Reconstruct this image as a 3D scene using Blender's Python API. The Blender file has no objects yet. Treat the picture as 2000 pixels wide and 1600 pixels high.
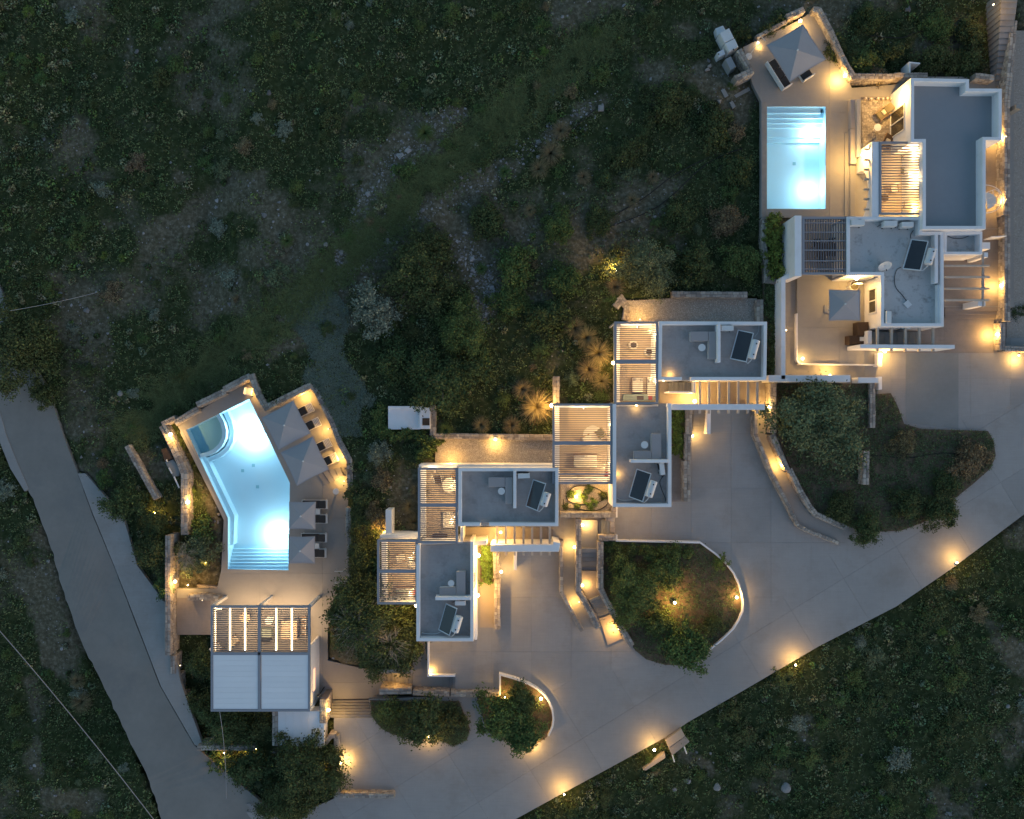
import bpy, bmesh, math, random
import numpy as np
from mathutils import Vector, Matrix
from mathutils.geometry import tessellate_polygon
rnd = random.Random(7)
rng = np.random.default_rng(11)
R = math.radians
SC = bpy.context.scene
COL = SC.collection

# ------------------------------------------------------------------ camera, sky, sun, exposure
D = 55.0            # metres above the drive
S = 26.0            # photograph pixels per metre at z = 0
cam_d = bpy.data.cameras.new('camera'); cam = bpy.data.objects.new('camera', cam_d); COL.objects.link(cam)
cam.location = (0, 0, D); cam.rotation_euler = (0, 0, 0)
cam_d.sensor_fit = 'HORIZONTAL'; cam_d.sensor_width = 36
cam_d.lens = 36 * D / (2000 / S)
cam_d.clip_start = 0.5; cam_d.clip_end = 2000
SC.camera = cam

SUN_ROT = math.atan2(0.8, -0.6)
W = bpy.data.worlds.new('World'); SC.world = W; W.use_nodes = True
nt = W.node_tree; nt.nodes.clear()
sky = nt.nodes.new('ShaderNodeTexSky'); sky.sky_type = 'NISHITA'; sky.sun_disc = False
sky.sun_elevation = R(5.0); sky.sun_rotation = SUN_ROT; sky.air_density = 1.0; sky.dust_density = 0.5; sky.ozone_density = 1.9
bg = nt.nodes.new('ShaderNodeBackground'); bg.inputs['Strength'].default_value = 0.15
wo = nt.nodes.new('ShaderNodeOutputWorld')
nt.links.new(sky.outputs[0], bg.inputs[0]); nt.links.new(bg.outputs[0], wo.inputs[0])

sun_d = bpy.data.lights.new('sun', 'SUN'); sun = bpy.data.objects.new('sun', sun_d); COL.objects.link(sun)
sun_d.energy = 0.21; sun_d.angle = R(40); sun_d.color = (1.0, 0.72, 0.66)
sun.rotation_euler = Vector((0.8, -0.6, 0.45)).to_track_quat('Z', 'Y').to_euler()

SC.view_settings.view_transform = 'Standard'; SC.view_settings.look = 'None'
SC.view_settings.exposure = 1.15; SC.view_settings.gamma = 1.0; SC.view_settings.use_curve_mapping = False
SC.render.engine = 'CYCLES'
SC.cycles.use_denoising = True
SC.cycles.max_bounces = 6; SC.cycles.diffuse_bounces = 3; SC.cycles.glossy_bounces = 2
SC.cycles.transparent_max_bounces = 8; SC.cycles.sample_clamp_indirect = 4.0
SC.cycles.caustics_reflective = False; SC.cycles.caustics_refractive = False

# ------------------------------------------------------------------ helpers
def P(x, y, z=0.0):
    """the point of height z that stands where the photograph shows pixel (x, y)"""
    k = (D - z) / D / S
    return Vector(((x - 1000) * k, (800 - y) * k, z))

BASE = {}
def tag(o, label=None, cat=None, group=None, kind=None):
    if label: o['label'] = label
    if cat: o['category'] = cat
    if group: o['group'] = group
    if kind: o['kind'] = kind
    return o
def thing(name, label, cat, loc=(0, 0, 0), rz=0.0, group=None, kind=None):
    o = bpy.data.objects.new(name, None); COL.objects.link(o)
    o.empty_display_size = 0.2
    o.location = loc; o.rotation_euler = (0, 0, rz)
    tag(o, label, cat, group, kind); BASE[o.name] = Vector(loc)
    return o
def copy_tree(o, loc, rz=None, label=None, scale=None):
    def rec(a, par):
        c = a.copy(); COL.objects.link(c)
        if par is not None: c.parent = par
        BASE[c.name] = Vector(loc)
        for ch in a.children: rec(ch, c)
        return c
    c = rec(o, None); c.location = loc
    if rz is not None: c.rotation_euler = (0, 0, rz)
    if scale is not None: c.scale = scale
    if label: c['label'] = label
    return c

class MB:
    def __init__(s): s.v = []; s.f = []
    def add(s, vs, fs):
        n = len(s.v); s.v += [tuple(v) for v in vs]; s.f += [tuple(i + n for i in f) for f in fs]; return s
    def box(s, c, d, rz=0.0, rot=None):
        hx, hy, hz = d[0] / 2, d[1] / 2, d[2] / 2
        m = rot if rot is not None else Matrix.Rotation(rz, 3, 'Z')
        vs = [Vector(c) + m @ Vector((a * hx, b * hy, e * hz)) for e in (-1, 1) for (a, b) in ((-1, -1), (1, -1), (1, 1), (-1, 1))]
        return s.add(vs, [(3, 2, 1, 0), (4, 5, 6, 7), (0, 1, 5, 4), (1, 2, 6, 5), (2, 3, 7, 6), (3, 0, 4, 7)])
    def hexa(s, b, t):
        return s.add(list(b) + list(t), [(3, 2, 1, 0), (4, 5, 6, 7), (0, 1, 5, 4), (1, 2, 6, 5), (2, 3, 7, 6), (3, 0, 4, 7)])
    def bar(s, a, b, w, h):
        a, b = Vector(a), Vector(b); d = (b - a).normalized()
        u = d.cross(Vector((0, 0, 1)))
        if u.length < 1e-4: u = Vector((1, 0, 0))
        u.normalize(); v = u.cross(d)
        q = lambda p: [p - u * w / 2 - v * h / 2, p + u * w / 2 - v * h / 2, p + u * w / 2 + v * h / 2, p - u * w / 2 + v * h / 2]
        return s.hexa(q(a), q(b))
    def tube(s, pts, r, n=8, r2=None):
        pts = [Vector(p) for p in pts]; rings = []
        for i, p in enumerate(pts):
            d = (pts[min(i + 1, len(pts) - 1)] - pts[max(i - 1, 0)]).normalized()
            u = d.cross(Vector((0, 0, 1)))
            if u.length < 1e-3: u = d.cross(Vector((1, 0, 0)))
            u.normalize(); v = d.cross(u)
            rr = r if r2 is None else r + (r2 - r) * i / (len(pts) - 1)
            rings.append([p + (u * math.cos(t) + v * math.sin(t)) * rr for t in [2 * math.pi * k / n for k in range(n)]])
        fs = [tuple(range(n))[::-1]]
        for i in range(len(pts) - 1):
            for k in range(n):
                fs.append((i * n + k, i * n + (k + 1) % n, (i + 1) * n + (k + 1) % n, (i + 1) * n + k))
        fs.append(tuple((len(pts) - 1) * n + k for k in range(n)))
        return s.add([v for rg in rings for v in rg], fs)
    def cyl(s, c, r, h, n=24, r2=None):
        c = Vector(c); return s.tube([c, c + Vector((0, 0, h))], r, n, r2)
    def prism(s, top, zb):
        """vertical prism under the (x, y, z) outline top"""
        n = len(top); top = [Vector(p) for p in top]
        a = sum(top[i].x * top[(i + 1) % n].y - top[(i + 1) % n].x * top[i].y for i in range(n))
        if a < 0: top = top[::-1]
        vs = [(p.x, p.y, (zb(p) if callable(zb) else zb)) for p in top] + list(top)
        fs = [tuple(range(n))[::-1], tuple(range(n, 2 * n))] + [(i, (i + 1) % n, (i + 1) % n + n, i + n) for i in range(n)]
        return s.add(vs, fs)
    def holed(s, outer, holes, zb):
        """slab with holes: outlines in (x, y, z)"""
        loops = [[Vector(p) for p in l] for l in [outer] + holes]
        allp = [p for l in loops for p in l]
        tri = tessellate_polygon([[Vector((p.x, p.y, 0)) for p in l] for l in loops])
        n = len(allp)
        vs = list(allp) + [Vector((p.x, p.y, zb)) for p in allp]
        fs = [tuple(t) for t in tri] + [tuple(i + n for i in t)[::-1] for t in tri]
        b = 0
        for l in loops:
            m = len(l)
            for i in range(m): fs.append((b + i, b + (i + 1) % m, b + (i + 1) % m + n, b + i + n))
            b += m
        return s.add(vs, fs)
    def mesh(s, name, recalc=True, smooth=False):
        me = bpy.data.meshes.new(name); me.from_pydata(s.v, [], s.f); me.validate()
        if recalc:
            bm = bmesh.new(); bm.from_mesh(me); bmesh.ops.recalc_face_normals(bm, faces=bm.faces); bm.to_mesh(me); bm.free()
        if smooth:
            for p in me.polygons: p.use_smooth = True
        return me
    def build(s, name, mat, parent=None, smooth=False, bev=0.0, world=True, recalc=True):
        if parent is not None and world:
            b = BASE[parent.name]; s.v = [(v[0] - b.x, v[1] - b.y, v[2] - b.z) for v in s.v]
        me = s.mesh(name, recalc, smooth); me.materials.append(mat)
        o = bpy.data.objects.new(name, me); COL.objects.link(o)
        if parent is not None: o.parent = parent; BASE[o.name] = BASE[parent.name]
        else: BASE[o.name] = Vector((0, 0, 0))
        if bev:
            m = o.modifiers.new('bevel', 'BEVEL'); m.width = bev; m.segments = 2; m.limit_method = 'ANGLE'; m.angle_limit = R(40)
        return o

def share(src, name, parent, loc, rz=0.0, scale=None):
    o = bpy.data.objects.new(name, src); COL.objects.link(o); o.parent = parent; o.location = loc; o.rotation_euler = (0, 0, rz)
    if scale: o.scale = scale
    BASE[o.name] = BASE[parent.name]
    return o

def np_mesh(name, V, F, mat, parent=None, attr=None):
    """V (n,3), F (m,k) of equal sized faces"""
    me = bpy.data.meshes.new(name)
    n, (m, k) = len(V), F.shape
    me.vertices.add(n); me.vertices.foreach_set('co', V.astype(np.float32).ravel())
    me.loops.add(m * k); me.loops.foreach_set('vertex_index', F.astype(np.int32).ravel())
    me.polygons.add(m); me.polygons.foreach_set('loop_start', np.arange(0, m * k, k, dtype=np.int32))
    if attr is not None:
        a = me.attributes.new(attr[0], 'FLOAT', 'POINT'); a.data.foreach_set('value', attr[1].astype(np.float32))
    me.update(calc_edges=True); me.materials.append(mat)
    if parent is False: return me
    o = bpy.data.objects.new(name, me); COL.objects.link(o)
    if parent is not None: o.parent = parent; BASE[o.name] = BASE[parent.name]
    return o

# ------------------------------------------------------------------ materials
def mat(name, col, rough=0.8, var=0.12, sc=1.5, bump=0.0, bsc=20.0, obj_rand=0.0, isl_rand=0.0, stain=None, metal=0.0, spec=0.3, streak=0.0, hue=0.0):
    m = bpy.data.materials.new(name); m.use_nodes = True
    t = m.node_tree; n = t.nodes; l = t.links; b = n['Principled BSDF']
    b.inputs['Roughness'].default_value = rough; b.inputs['Metallic'].default_value = metal
    b.inputs['Specular IOR Level'].default_value = spec
    geo = n.new('ShaderNodeNewGeometry'); pos = geo.outputs['Position']
    def noise(scale, detail=5, vec=pos, rg=0.6):
        q = n.new('ShaderNodeTexNoise'); q.inputs['Scale'].default_value = scale; q.inputs['Detail'].default_value = detail
        q.inputs['Roughness'].default_value = rg; l.new(vec, q.inputs['Vector']); return q.outputs['Fac']
    def math_(op, a, b_=None, c=None):
        q = n.new('ShaderNodeMath'); q.operation = op
        for i, x in enumerate((a, b_, c)):
            if x is None: continue
            if isinstance(x, (int, float)): q.inputs[i].default_value = x
            else: l.new(x, q.inputs[i])
        return q.outputs[0]
    val = math_('MULTIPLY_ADD', math_('SUBTRACT', noise(sc), 0.5), 2 * var * 2, 1.0)
    val = math_('MULTIPLY', val, math_('MULTIPLY_ADD', math_('SUBTRACT', noise(sc * 9, 4), 0.5), var * 1.5, 1.0))
    if streak:
        mp = n.new('ShaderNodeMapping'); mp.inputs['Scale'].default_value = (0.6, 14, 1); l.new(pos, mp.inputs['Vector'])
        mp2 = n.new('ShaderNodeMapping'); mp2.inputs['Scale'].default_value = (14, 0.6, 1); l.new(pos, mp2.inputs['Vector'])
        val = math_('MULTIPLY', val, math_('MULTIPLY_ADD', math_('SUBTRACT', noise(1.0, 4, mp.outputs[0]), 0.5), streak, 1.0))
        val = math_('MULTIPLY', val, math_('MULTIPLY_ADD', math_('SUBTRACT', noise(1.0, 4, mp2.outputs[0]), 0.5), streak * 0.6, 1.0))
    if obj_rand:
        oi = n.new('ShaderNodeObjectInfo'); val = math_('MULTIPLY', val, math_('MULTIPLY_ADD', math_('SUBTRACT', oi.outputs['Random'], 0.5), 2 * obj_rand, 1.0))
    if isl_rand:
        val = math_('MULTIPLY', val, math_('MULTIPLY_ADD', math_('SUBTRACT', geo.outputs['Random Per Island'], 0.5), 2 * isl_rand, 1.0))
    mx = n.new('ShaderNodeVectorMath'); mx.operation = 'SCALE'; mx.inputs[0].default_value = col[:3]; l.new(val, mx.inputs['Scale'])
    out = mx.outputs[0]
    if stain:
        r = n.new('ShaderNodeMapRange'); l.new(noise(stain[1], 6, rg=0.7), r.inputs['Value'])
        r.inputs['From Min'].default_value = 0.52; r.inputs['From Max'].default_value = 0.68; r.inputs['To Max'].default_value = stain[2]
        mm = n.new('ShaderNodeMix'); mm.data_type = 'RGBA'; l.new(r.outputs[0], mm.inputs['Factor']); l.new(out, mm.inputs['A']); mm.inputs['B'].default_value = (*stain[0], 1)
        out = mm.outputs['Result']
    if hue:
        hs = n.new('ShaderNodeHueSaturation'); l.new(out, hs.inputs['Color'])
        src = geo.outputs['Random Per Island'] if isl_rand else noise(0.8)
        oi = n.new('ShaderNodeObjectInfo')
        l.new(math_('ADD', math_('MULTIPLY_ADD', math_('SUBTRACT', src, 0.5), hue, 0.5), math_('MULTIPLY', math_('SUBTRACT', oi.outputs['Random'], 0.5), hue)), hs.inputs['Hue'])
        out = hs.outputs['Color']
    l.new(out, b.inputs['Base Color'])
    if bump:
        bp = n.new('ShaderNodeBump'); bp.inputs['Strength'].default_value = bump; bp.inputs['Distance'].default_value = 0.03
        l.new(noise(bsc, 4), bp.inputs['Height']); l.new(bp.outputs[0], b.inputs['Normal'])
    return m
def emis(name, col, st):
    m = bpy.data.materials.new(name); m.use_nodes = True; t = m.node_tree; t.nodes.clear()
    e = t.nodes.new('ShaderNodeEmission'); e.inputs[0].default_value = (*col, 1); e.inputs[1].default_value = st
    o = t.nodes.new('ShaderNodeOutputMaterial'); t.links.new(e.outputs[0], o.inputs[0])
    m.cycles.emission_sampling = 'NONE'
    return m

WARM = (1.0, 0.545, 0.13)
SOFT = (1.0, 0.66, 0.30)
M = {}
M['concrete'] = mat('drive concrete', (0.315, 0.30, 0.288), 0.75, 0.10, 0.16, 0.15, 30, obj_rand=0.05, stain=((0.25, 0.225, 0.20), 0.3, 0.55), streak=0.2)
M['joint'] = mat('joint filler', (0.24, 0.235, 0.225), 0.9)
M['road'] = mat('road surface', (0.235, 0.22, 0.20), 0.85, 0.12, 0.3, 0.2, 40, stain=((0.19, 0.185, 0.18), 0.4, 0.6))
M['deck'] = mat('screed deck', (0.30, 0.285, 0.265), 0.7, 0.07, 0.35, 0.08, 30, obj_rand=0.05, stain=((0.24, 0.22, 0.2), 0.7, 0.35), streak=0.08)
M['darkbay'] = mat('dark concrete and bay shade', (0.25, 0.25, 0.24), 0.6, 0.1, 0.4, 0.1, 30, obj_rand=0.05, streak=0.1)  # dark concrete of steps and slabs; on the parking bays the tone is painted shade
M['brownconc'] = mat('stamped brown concrete', (0.25, 0.215, 0.195), 0.8, 0.12, 0.7, 0.25, 18, obj_rand=0.05, streak=0.2, stain=((0.16, 0.14, 0.13), 1.1, 0.4))
M['white'] = mat('white render', (0.80, 0.79, 0.80), 0.8, 0.03, 0.8, 0.1, 25, stain=((0.64, 0.62, 0.60), 0.9, 0.4))
M['roofblue'] = mat('smooth grey roof', (0.27, 0.285, 0.30), 0.6, 0.05, 0.3, 0.03, 30)
M['roofpale'] = mat('pale roof coating', (0.48, 0.48, 0.47), 0.8, 0.08, 0.8, 0.2, 14, stain=((0.22, 0.21, 0.2), 1.6, 0.75))
M['roofgrey'] = mat('grey terrace screed', (0.345, 0.33, 0.32), 0.7, 0.14, 0.6, 0.12, 25, stain=((0.24, 0.23, 0.22), 1.3, 0.7), streak=0.15)
M['stone'] = mat('wall stones', (0.36, 0.315, 0.275), 0.9, 0.12, 2.5, 0.5, 16, isl_rand=0.35, hue=0.02)
M['mortar'] = mat('wall mortar', (0.24, 0.215, 0.19), 0.95, 0.15, 3, 0.5, 14)
M['stair'] = mat('step stone', (0.25, 0.24, 0.235), 0.8, 0.1, 1.5, 0.2, 25, obj_rand=0.08, streak=0.15)
M['steel'] = mat('grey painted steel', (0.27, 0.28, 0.31), 0.5, 0.03, 1.0)
M['slat'] = mat('grey louvre', (0.15, 0.155, 0.175), 0.5, 0.03, 1.0, obj_rand=0.06)
M['beam'] = mat('pale timber beam', (0.46, 0.41, 0.35), 0.75, 0.12, 3, 0.2, 30, obj_rand=0.1)
M['panel'] = mat('white louvre panel', (0.80, 0.81, 0.82), 0.45, 0.02, 0.4, obj_rand=0.02)
M['fabric'] = mat('canopy fabric', (0.34, 0.335, 0.35), 0.9, 0.04, 1.0, 0.1, 60)
M['cushion'] = mat('taupe cushion', (0.36, 0.33, 0.325), 0.9, 0.04, 1.5, 0.15, 60)
M['dark'] = mat('charcoal fabric', (0.035, 0.035, 0.038), 0.9, 0.1, 3)
M['brown'] = mat('brown wicker', (0.07, 0.045, 0.03), 0.8, 0.2, 8, 0.3, 40)
M['olive'] = mat('olive cushion', (0.14, 0.12, 0.075), 0.9, 0.1, 6)
M['stripe'] = mat('cream cushion', (0.5, 0.45, 0.36), 0.9, 0.05, 6)
M['plastic'] = mat('white plastic', (0.68, 0.68, 0.67), 0.5, 0.04, 2)
M['tank'] = mat('white tank', (0.62, 0.64, 0.66), 0.35, 0.05, 3, spec=0.5)
M['glassdark'] = mat('solar glass', (0.02, 0.022, 0.026), 0.12, 0.1, 2, spec=0.6)
M['pane'] = mat('window glass', (0.05, 0.045, 0.035), 0.08, 0.1, 2, spec=0.7)
M['black'] = mat('black rubber', (0.02, 0.02, 0.02), 0.7)
M['wood'] = mat('warm wood', (0.30, 0.19, 0.11), 0.6, 0.15, 4, 0.1, 40)
M['patio'] = mat('warm tile', (0.42, 0.34, 0.26), 0.6, 0.06, 1.0, 0.05, 30, obj_rand=0.05)
M['linen'] = mat('white linen', (0.62, 0.58, 0.52), 0.9, 0.05, 3, 0.2, 20)
M['green_cloth'] = mat('green grey cloth', (0.28, 0.33, 0.29), 0.9, 0.06, 3, 0.2, 40)
M['red'] = mat('red cloth', (0.30, 0.05, 0.04), 0.9)
M['gravel'] = mat('gravel bed', (0.36, 0.32, 0.28), 0.95, 0.2, 8, 0.9, 45)
M['pebble'] = mat('pebbles', (0.40, 0.36, 0.32), 0.9, 0.1, 5, isl_rand=0.5)
M['rock'] = mat('field stones', (0.24, 0.235, 0.23), 0.95, 0.2, 6, 0.5, 20, isl_rand=0.45)
M['soil'] = mat('garden soil', (0.13, 0.095, 0.065), 0.95, 0.3, 2.5, 0.8, 14)
M['bark'] = mat('bark', (0.13, 0.10, 0.08), 0.95, 0.2, 8, 0.5, 20)
M['liner'] = mat('pool plaster', (0.60, 0.80, 0.88), 0.5, 0.02, 0.5)
M['tub'] = mat('tub plaster', (0.30, 0.56, 0.62), 0.5, 0.02, 0.5)
M['bulb'] = emis('lamp glow', (1.0, 0.76, 0.36), 16)
M['bulbdim'] = emis('small lamp glow', (1.0, 0.70, 0.36), 5)
M['led'] = emis('led strip', (1.0, 0.78, 0.42), 7)
M['poolbulb'] = emis('pool lamp glow', (0.8, 0.95, 1.0), 14)
M['lit'] = emis('lit window', (1.0, 0.42, 0.25), 0.9)
M['terracotta'] = mat('lantern clay', (0.45, 0.36, 0.27), 0.8, 0.1, 5)
def leafmat(name, col, hue=0.04, isl=0.55):
    m = mat(name, col, 0.7, 0.15, 0.9, isl_rand=isl, hue=hue, spec=0.2)
    return m
M['leaf_olive'] = leafmat('olive leaves', (0.115, 0.145, 0.075), 0.03)
M['leaf_dark'] = leafmat('dark leaves', (0.065, 0.088, 0.032))
M['leaf_green'] = leafmat('green leaves', (0.085, 0.125, 0.038))
M['leaf_bright'] = leafmat('bright leaves', (0.12, 0.17, 0.035))
M['leaf_grey'] = leafmat('grey leaves', (0.17, 0.20, 0.15), 0.03)
M['leaf_brown'] = leafmat('dry leaves', (0.17, 0.135, 0.075))
M['straw'] = leafmat('straw blades', (0.17, 0.14, 0.075), 0.02, 0.4)
M['herb'] = leafmat('ground herbs', (0.105, 0.135, 0.055), 0.09, 0.85)
M['band'] = leafmat('tall green grass', (0.125, 0.15, 0.06), 0.05, 0.6)
M['mat_grey'] = leafmat('grey green creeping plants', (0.12, 0.155, 0.12), 0.03, 0.5)
M['grassm'] = leafmat('wild grass', (0.105, 0.12, 0.06), 0.05, 0.6)

def water_mat():
    m = bpy.data.materials.new('pool water'); m.use_nodes = True; t = m.node_tree; n = t.nodes; l = t.links; n.clear()
    tr = n.new('ShaderNodeBsdfTransparent'); tr.inputs[0].default_value = (0.84, 0.95, 1.0, 1)
    gl = n.new('ShaderNodeBsdfGlossy'); gl.inputs['Roughness'].default_value = 0.03
    fr = n.new('ShaderNodeFresnel'); fr.inputs[0].default_value = 1.33
    mx = n.new('ShaderNodeMixShader'); o = n.new('ShaderNodeOutputMaterial')
    q = n.new('ShaderNodeTexNoise'); q.inputs['Scale'].default_value = 1.2; g = n.new('ShaderNodeNewGeometry'); l.new(g.outputs['Position'], q.inputs['Vector'])
    bp = n.new('ShaderNodeBump'); bp.inputs['Strength'].default_value = 0.15; bp.inputs['Distance'].default_value = 0.05; l.new(q.outputs[0], bp.inputs['Height'])
    l.new(bp.outputs[0], gl.inputs['Normal']); l.new(bp.outputs[0], fr.inputs['Normal'])
    l.new(fr.outputs[0], mx.inputs[0]); l.new(tr.outputs[0], mx.inputs[1]); l.new(gl.outputs[0], mx.inputs[2]); l.new(mx.outputs[0], o.inputs[0])
    return m
M['water'] = water_mat()

# ------------------------------------------------------------------ 2D tools (pixel space)
def pip(px, py, poly):
    inside = np.zeros(px.shape, bool); n = len(poly)
    for i in range(n):
        x1, y1 = poly[i]; x2, y2 = poly[(i + 1) % n]
        if y1 == y2: continue
        c = ((y1 > py) != (y2 > py)) & (px < (x2 - x1) * (py - y1) / (y2 - y1) + x1)
        inside ^= c
    return inside
def dist_poly(px, py, poly, closed=True):
    d = np.full(px.shape, 1e9); n = len(poly)
    for i in range(n if closed else n - 1):
        x1, y1 = poly[i]; x2, y2 = poly[(i + 1) % n]
        dx, dy = x2 - x1, y2 - y1; L = dx * dx + dy * dy + 1e-9
        t = np.clip(((px - x1) * dx + (py - y1) * dy) / L, 0, 1)
        d = np.minimum(d, np.hypot(px - x1 - t * dx, py - y1 - t * dy))
    return d
def clip_convex(sub, clip):
    out = list(sub); n = len(clip)
    for i in range(n):
        a, b = clip[i], clip[(i + 1) % n]; inp = out; out = []
        f = lambda p: (b[0] - a[0]) * (p[1] - a[1]) - (b[1] - a[1]) * (p[0] - a[0])
        for j in range(len(inp)):
            p, q = inp[j], inp[(j + 1) % len(inp)]; fp, fq = f(p), f(q)
            if fp >= 0: out.append(p)
            if (fp >= 0) != (fq >= 0):
                t = fp / (fp - fq); out.append((p[0] + (q[0] - p[0]) * t, p[1] + (q[1] - p[1]) * t))
        if len(out) < 3: return []
    return out
PLATES = []      # (pixel outline, z) of everything the terrain has to stay under

def slabs(name, poly, z, m, cell, ang=0.0, label=None, holes=(), thick=0.35, gap=0.010, org=(0, 0), piece='slab', jm=None):
    """paved plate: a base sheet and bays of concrete cast on it with open joints"""
    root = bpy.data.objects.new(name, None); COL.objects.link(root); root['kind'] = 'structure'; BASE[root.name] = Vector((0, 0, 0))
    W_ = lambda l, dz=0.0: [Vector((*P(x, y, z)[:2], z + dz)) for x, y in l]
    b = MB(); b.holed(W_(poly, -0.035), [W_(h, -0.035) for h in holes], z - thick); b.build('joint_bed', jm or M['joint'], root, recalc=False)
    loops = [W_(poly)] + [W_(h) for h in holes]; flat = [p for l in loops for p in l]
    tris = [[(flat[i].x, flat[i].y) for i in t] for t in tessellate_polygon([[Vector((p.x, p.y, 0)) for p in l] for l in loops])]
    for t in tris:
        if (t[1][0] - t[0][0]) * (t[2][1] - t[0][1]) - (t[1][1] - t[0][1]) * (t[2][0] - t[0][0]) < 0: t.reverse()
    c, s = math.cos(ang), math.sin(ang); ox, oy = P(*org, z)[:2]
    rot = lambda x, y: (ox + x * c - y * s, oy + x * s + y * c)
    inv = lambda x, y: ((x - ox) * c + (y - oy) * s, -(x - ox) * s + (y - oy) * c)
    us = [inv(*q) for t in tris for q in t]
    i0, i1 = math.floor(min(u[0] for u in us) / cell[0]), math.ceil(max(u[0] for u in us) / cell[0])
    j0, j1 = math.floor(min(u[1] for u in us) / cell[1]), math.ceil(max(u[1] for u in us) / cell[1])
    for i in range(i0, i1):
        for j in range(j0, j1):
            g = gap / 2; x0, x1, y0, y1 = i * cell[0] + g, (i + 1) * cell[0] - g, j * cell[1] + g, (j + 1) * cell[1] - g
            q = [rot(x0, y0), rot(x1, y0), rot(x1, y1), rot(x0, y1)]; mb = MB()
            for t in tris:
                r = clip_convex(t, q)
                if len(r) >= 3:
                    ar = abs(sum(r[k][0] * r[(k + 1) % len(r)][1] - r[(k + 1) % len(r)][0] * r[k][1] for k in range(len(r)))) / 2
                    if ar > 0.002: mb.prism([(x, y, z) for x, y in r], z - 0.033)
            if mb.v: mb.build(piece, m, root, recalc=False)
    PLATES.append((poly, z))
    return root

def offset_path(pts, off, closed):
    n = len(pts); out = []
    for i in range(n):
        a = pts[i - 1] if (i > 0 or closed) else None; b = pts[(i + 1) % n] if (i < n - 1 or closed) else None
        p = Vector(pts[i][:2]); ns = []
        for u, v in ((a, p), (p, b)):
            if u is None or v is None: continue
            d = (Vector(v[:2]) - Vector(u[:2])); d.normalize(); ns.append(Vector((-d.y, d.x)))
        nn = sum(ns, Vector((0, 0))); nn.normalize(); k = off / max(0.35, nn.dot(ns[0]))
        out.append(p + nn * k)
    return out
def wall_mb(mb, pts, z, zb, th, closed=False, side=0):
    """pts: pixel path of the top, at height z (number or list). side 0 centred, +1/-1 the path is one face"""
    zs = z if isinstance(z, (list, tuple)) else [z] * len(pts)
    w = [P(x, y, q) for (x, y), q in zip(pts, zs)]
    o1 = th / 2 if side == 0 else (th if side > 0 else 0); o2 = -th / 2 if side == 0 else (0 if side > 0 else -th)
    A = offset_path(w, o1, closed); B = offset_path(w, o2, closed); n = len(w); m = n if closed else n - 1
    vs = []
    for i in range(n):
        q = zb[i] if isinstance(zb, (list, tuple)) else zb
        vs += [(A[i].x, A[i].y, q), (B[i].x, B[i].y, q), (B[i].x, B[i].y, zs[i]), (A[i].x, A[i].y, zs[i])]
    fs = []
    for i in range(m):
        a, b = i * 4, ((i + 1) % n) * 4
        for k in range(4): fs.append((a + k, a + (k + 1) % 4, b + (k + 1) % 4, b + k))
    if not closed: fs += [(3, 2, 1, 0), tuple((n - 1) * 4 + k for k in range(4))]
    mb.add(vs, fs); return A, B, zs
def white_wall(pts, z, zb, th, label, closed=False, side=0, name='garden_wall', cat='wall', m='white', group=None):
    mb = MB(); wall_mb(mb, pts, z, zb, th, closed, side)
    o = mb.build(name, M[m], bev=0.02); tag(o, label, cat, group); return o

def stones_quad(mb, o, u, v, nrm, sz=0.3, h=0.04, gap=0.02):
    """irregular stones laid on the parallelogram o, u, v, standing proud along nrm"""
    L, H = u.length, v.length
    if L < 0.08 or H < 0.05: return
    ud, vd = u / L, v / H; rows = max(1, round(H / (sz * 0.75)))
    edges = [0.0] + [(r + rnd.uniform(-0.12, 0.12)) / rows for r in range(1, rows)] + [1.0]
    for r in range(rows):
        y0, y1 = edges[r] * H + gap / 2, edges[r + 1] * H - gap / 2; x = 0.0
        while x < L - 0.03:
            w = rnd.uniform(0.6, 1.6) * sz
            if L - x - w < sz * 0.5: w = L - x
            w = min(w, L - x); j = lambda a: rnd.uniform(-a, a)
            q = [(x + gap / 2 + j(.012), y0 + j(.012)), (x + w - gap / 2 + j(.012), y0 + j(.012)), (x + w - gap / 2 + j(.012), y1 + j(.012)), (x + gap / 2 + j(.012), y1 + j(.012))]
            cx, cy = x + w / 2, (y0 + y1) / 2; hh = h * rnd.uniform(0.5, 1.2); sh = 0.86
            b = [o + ud * a + vd * c for a, c in q]; t = [o + ud * (cx + (a - cx) * sh) + vd * (cy + (c - cy) * sh) + nrm * hh for a, c in q]
            n = len(mb.v); mb.v += [tuple(p) for p in b + t]
            mb.f += [(n + 4, n + 5, n + 6, n + 7)] + [(n + k, n + (k + 1) % 4, n + (k + 1) % 4 + 4, n + k + 4) for k in range(4)]
            x += w
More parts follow.
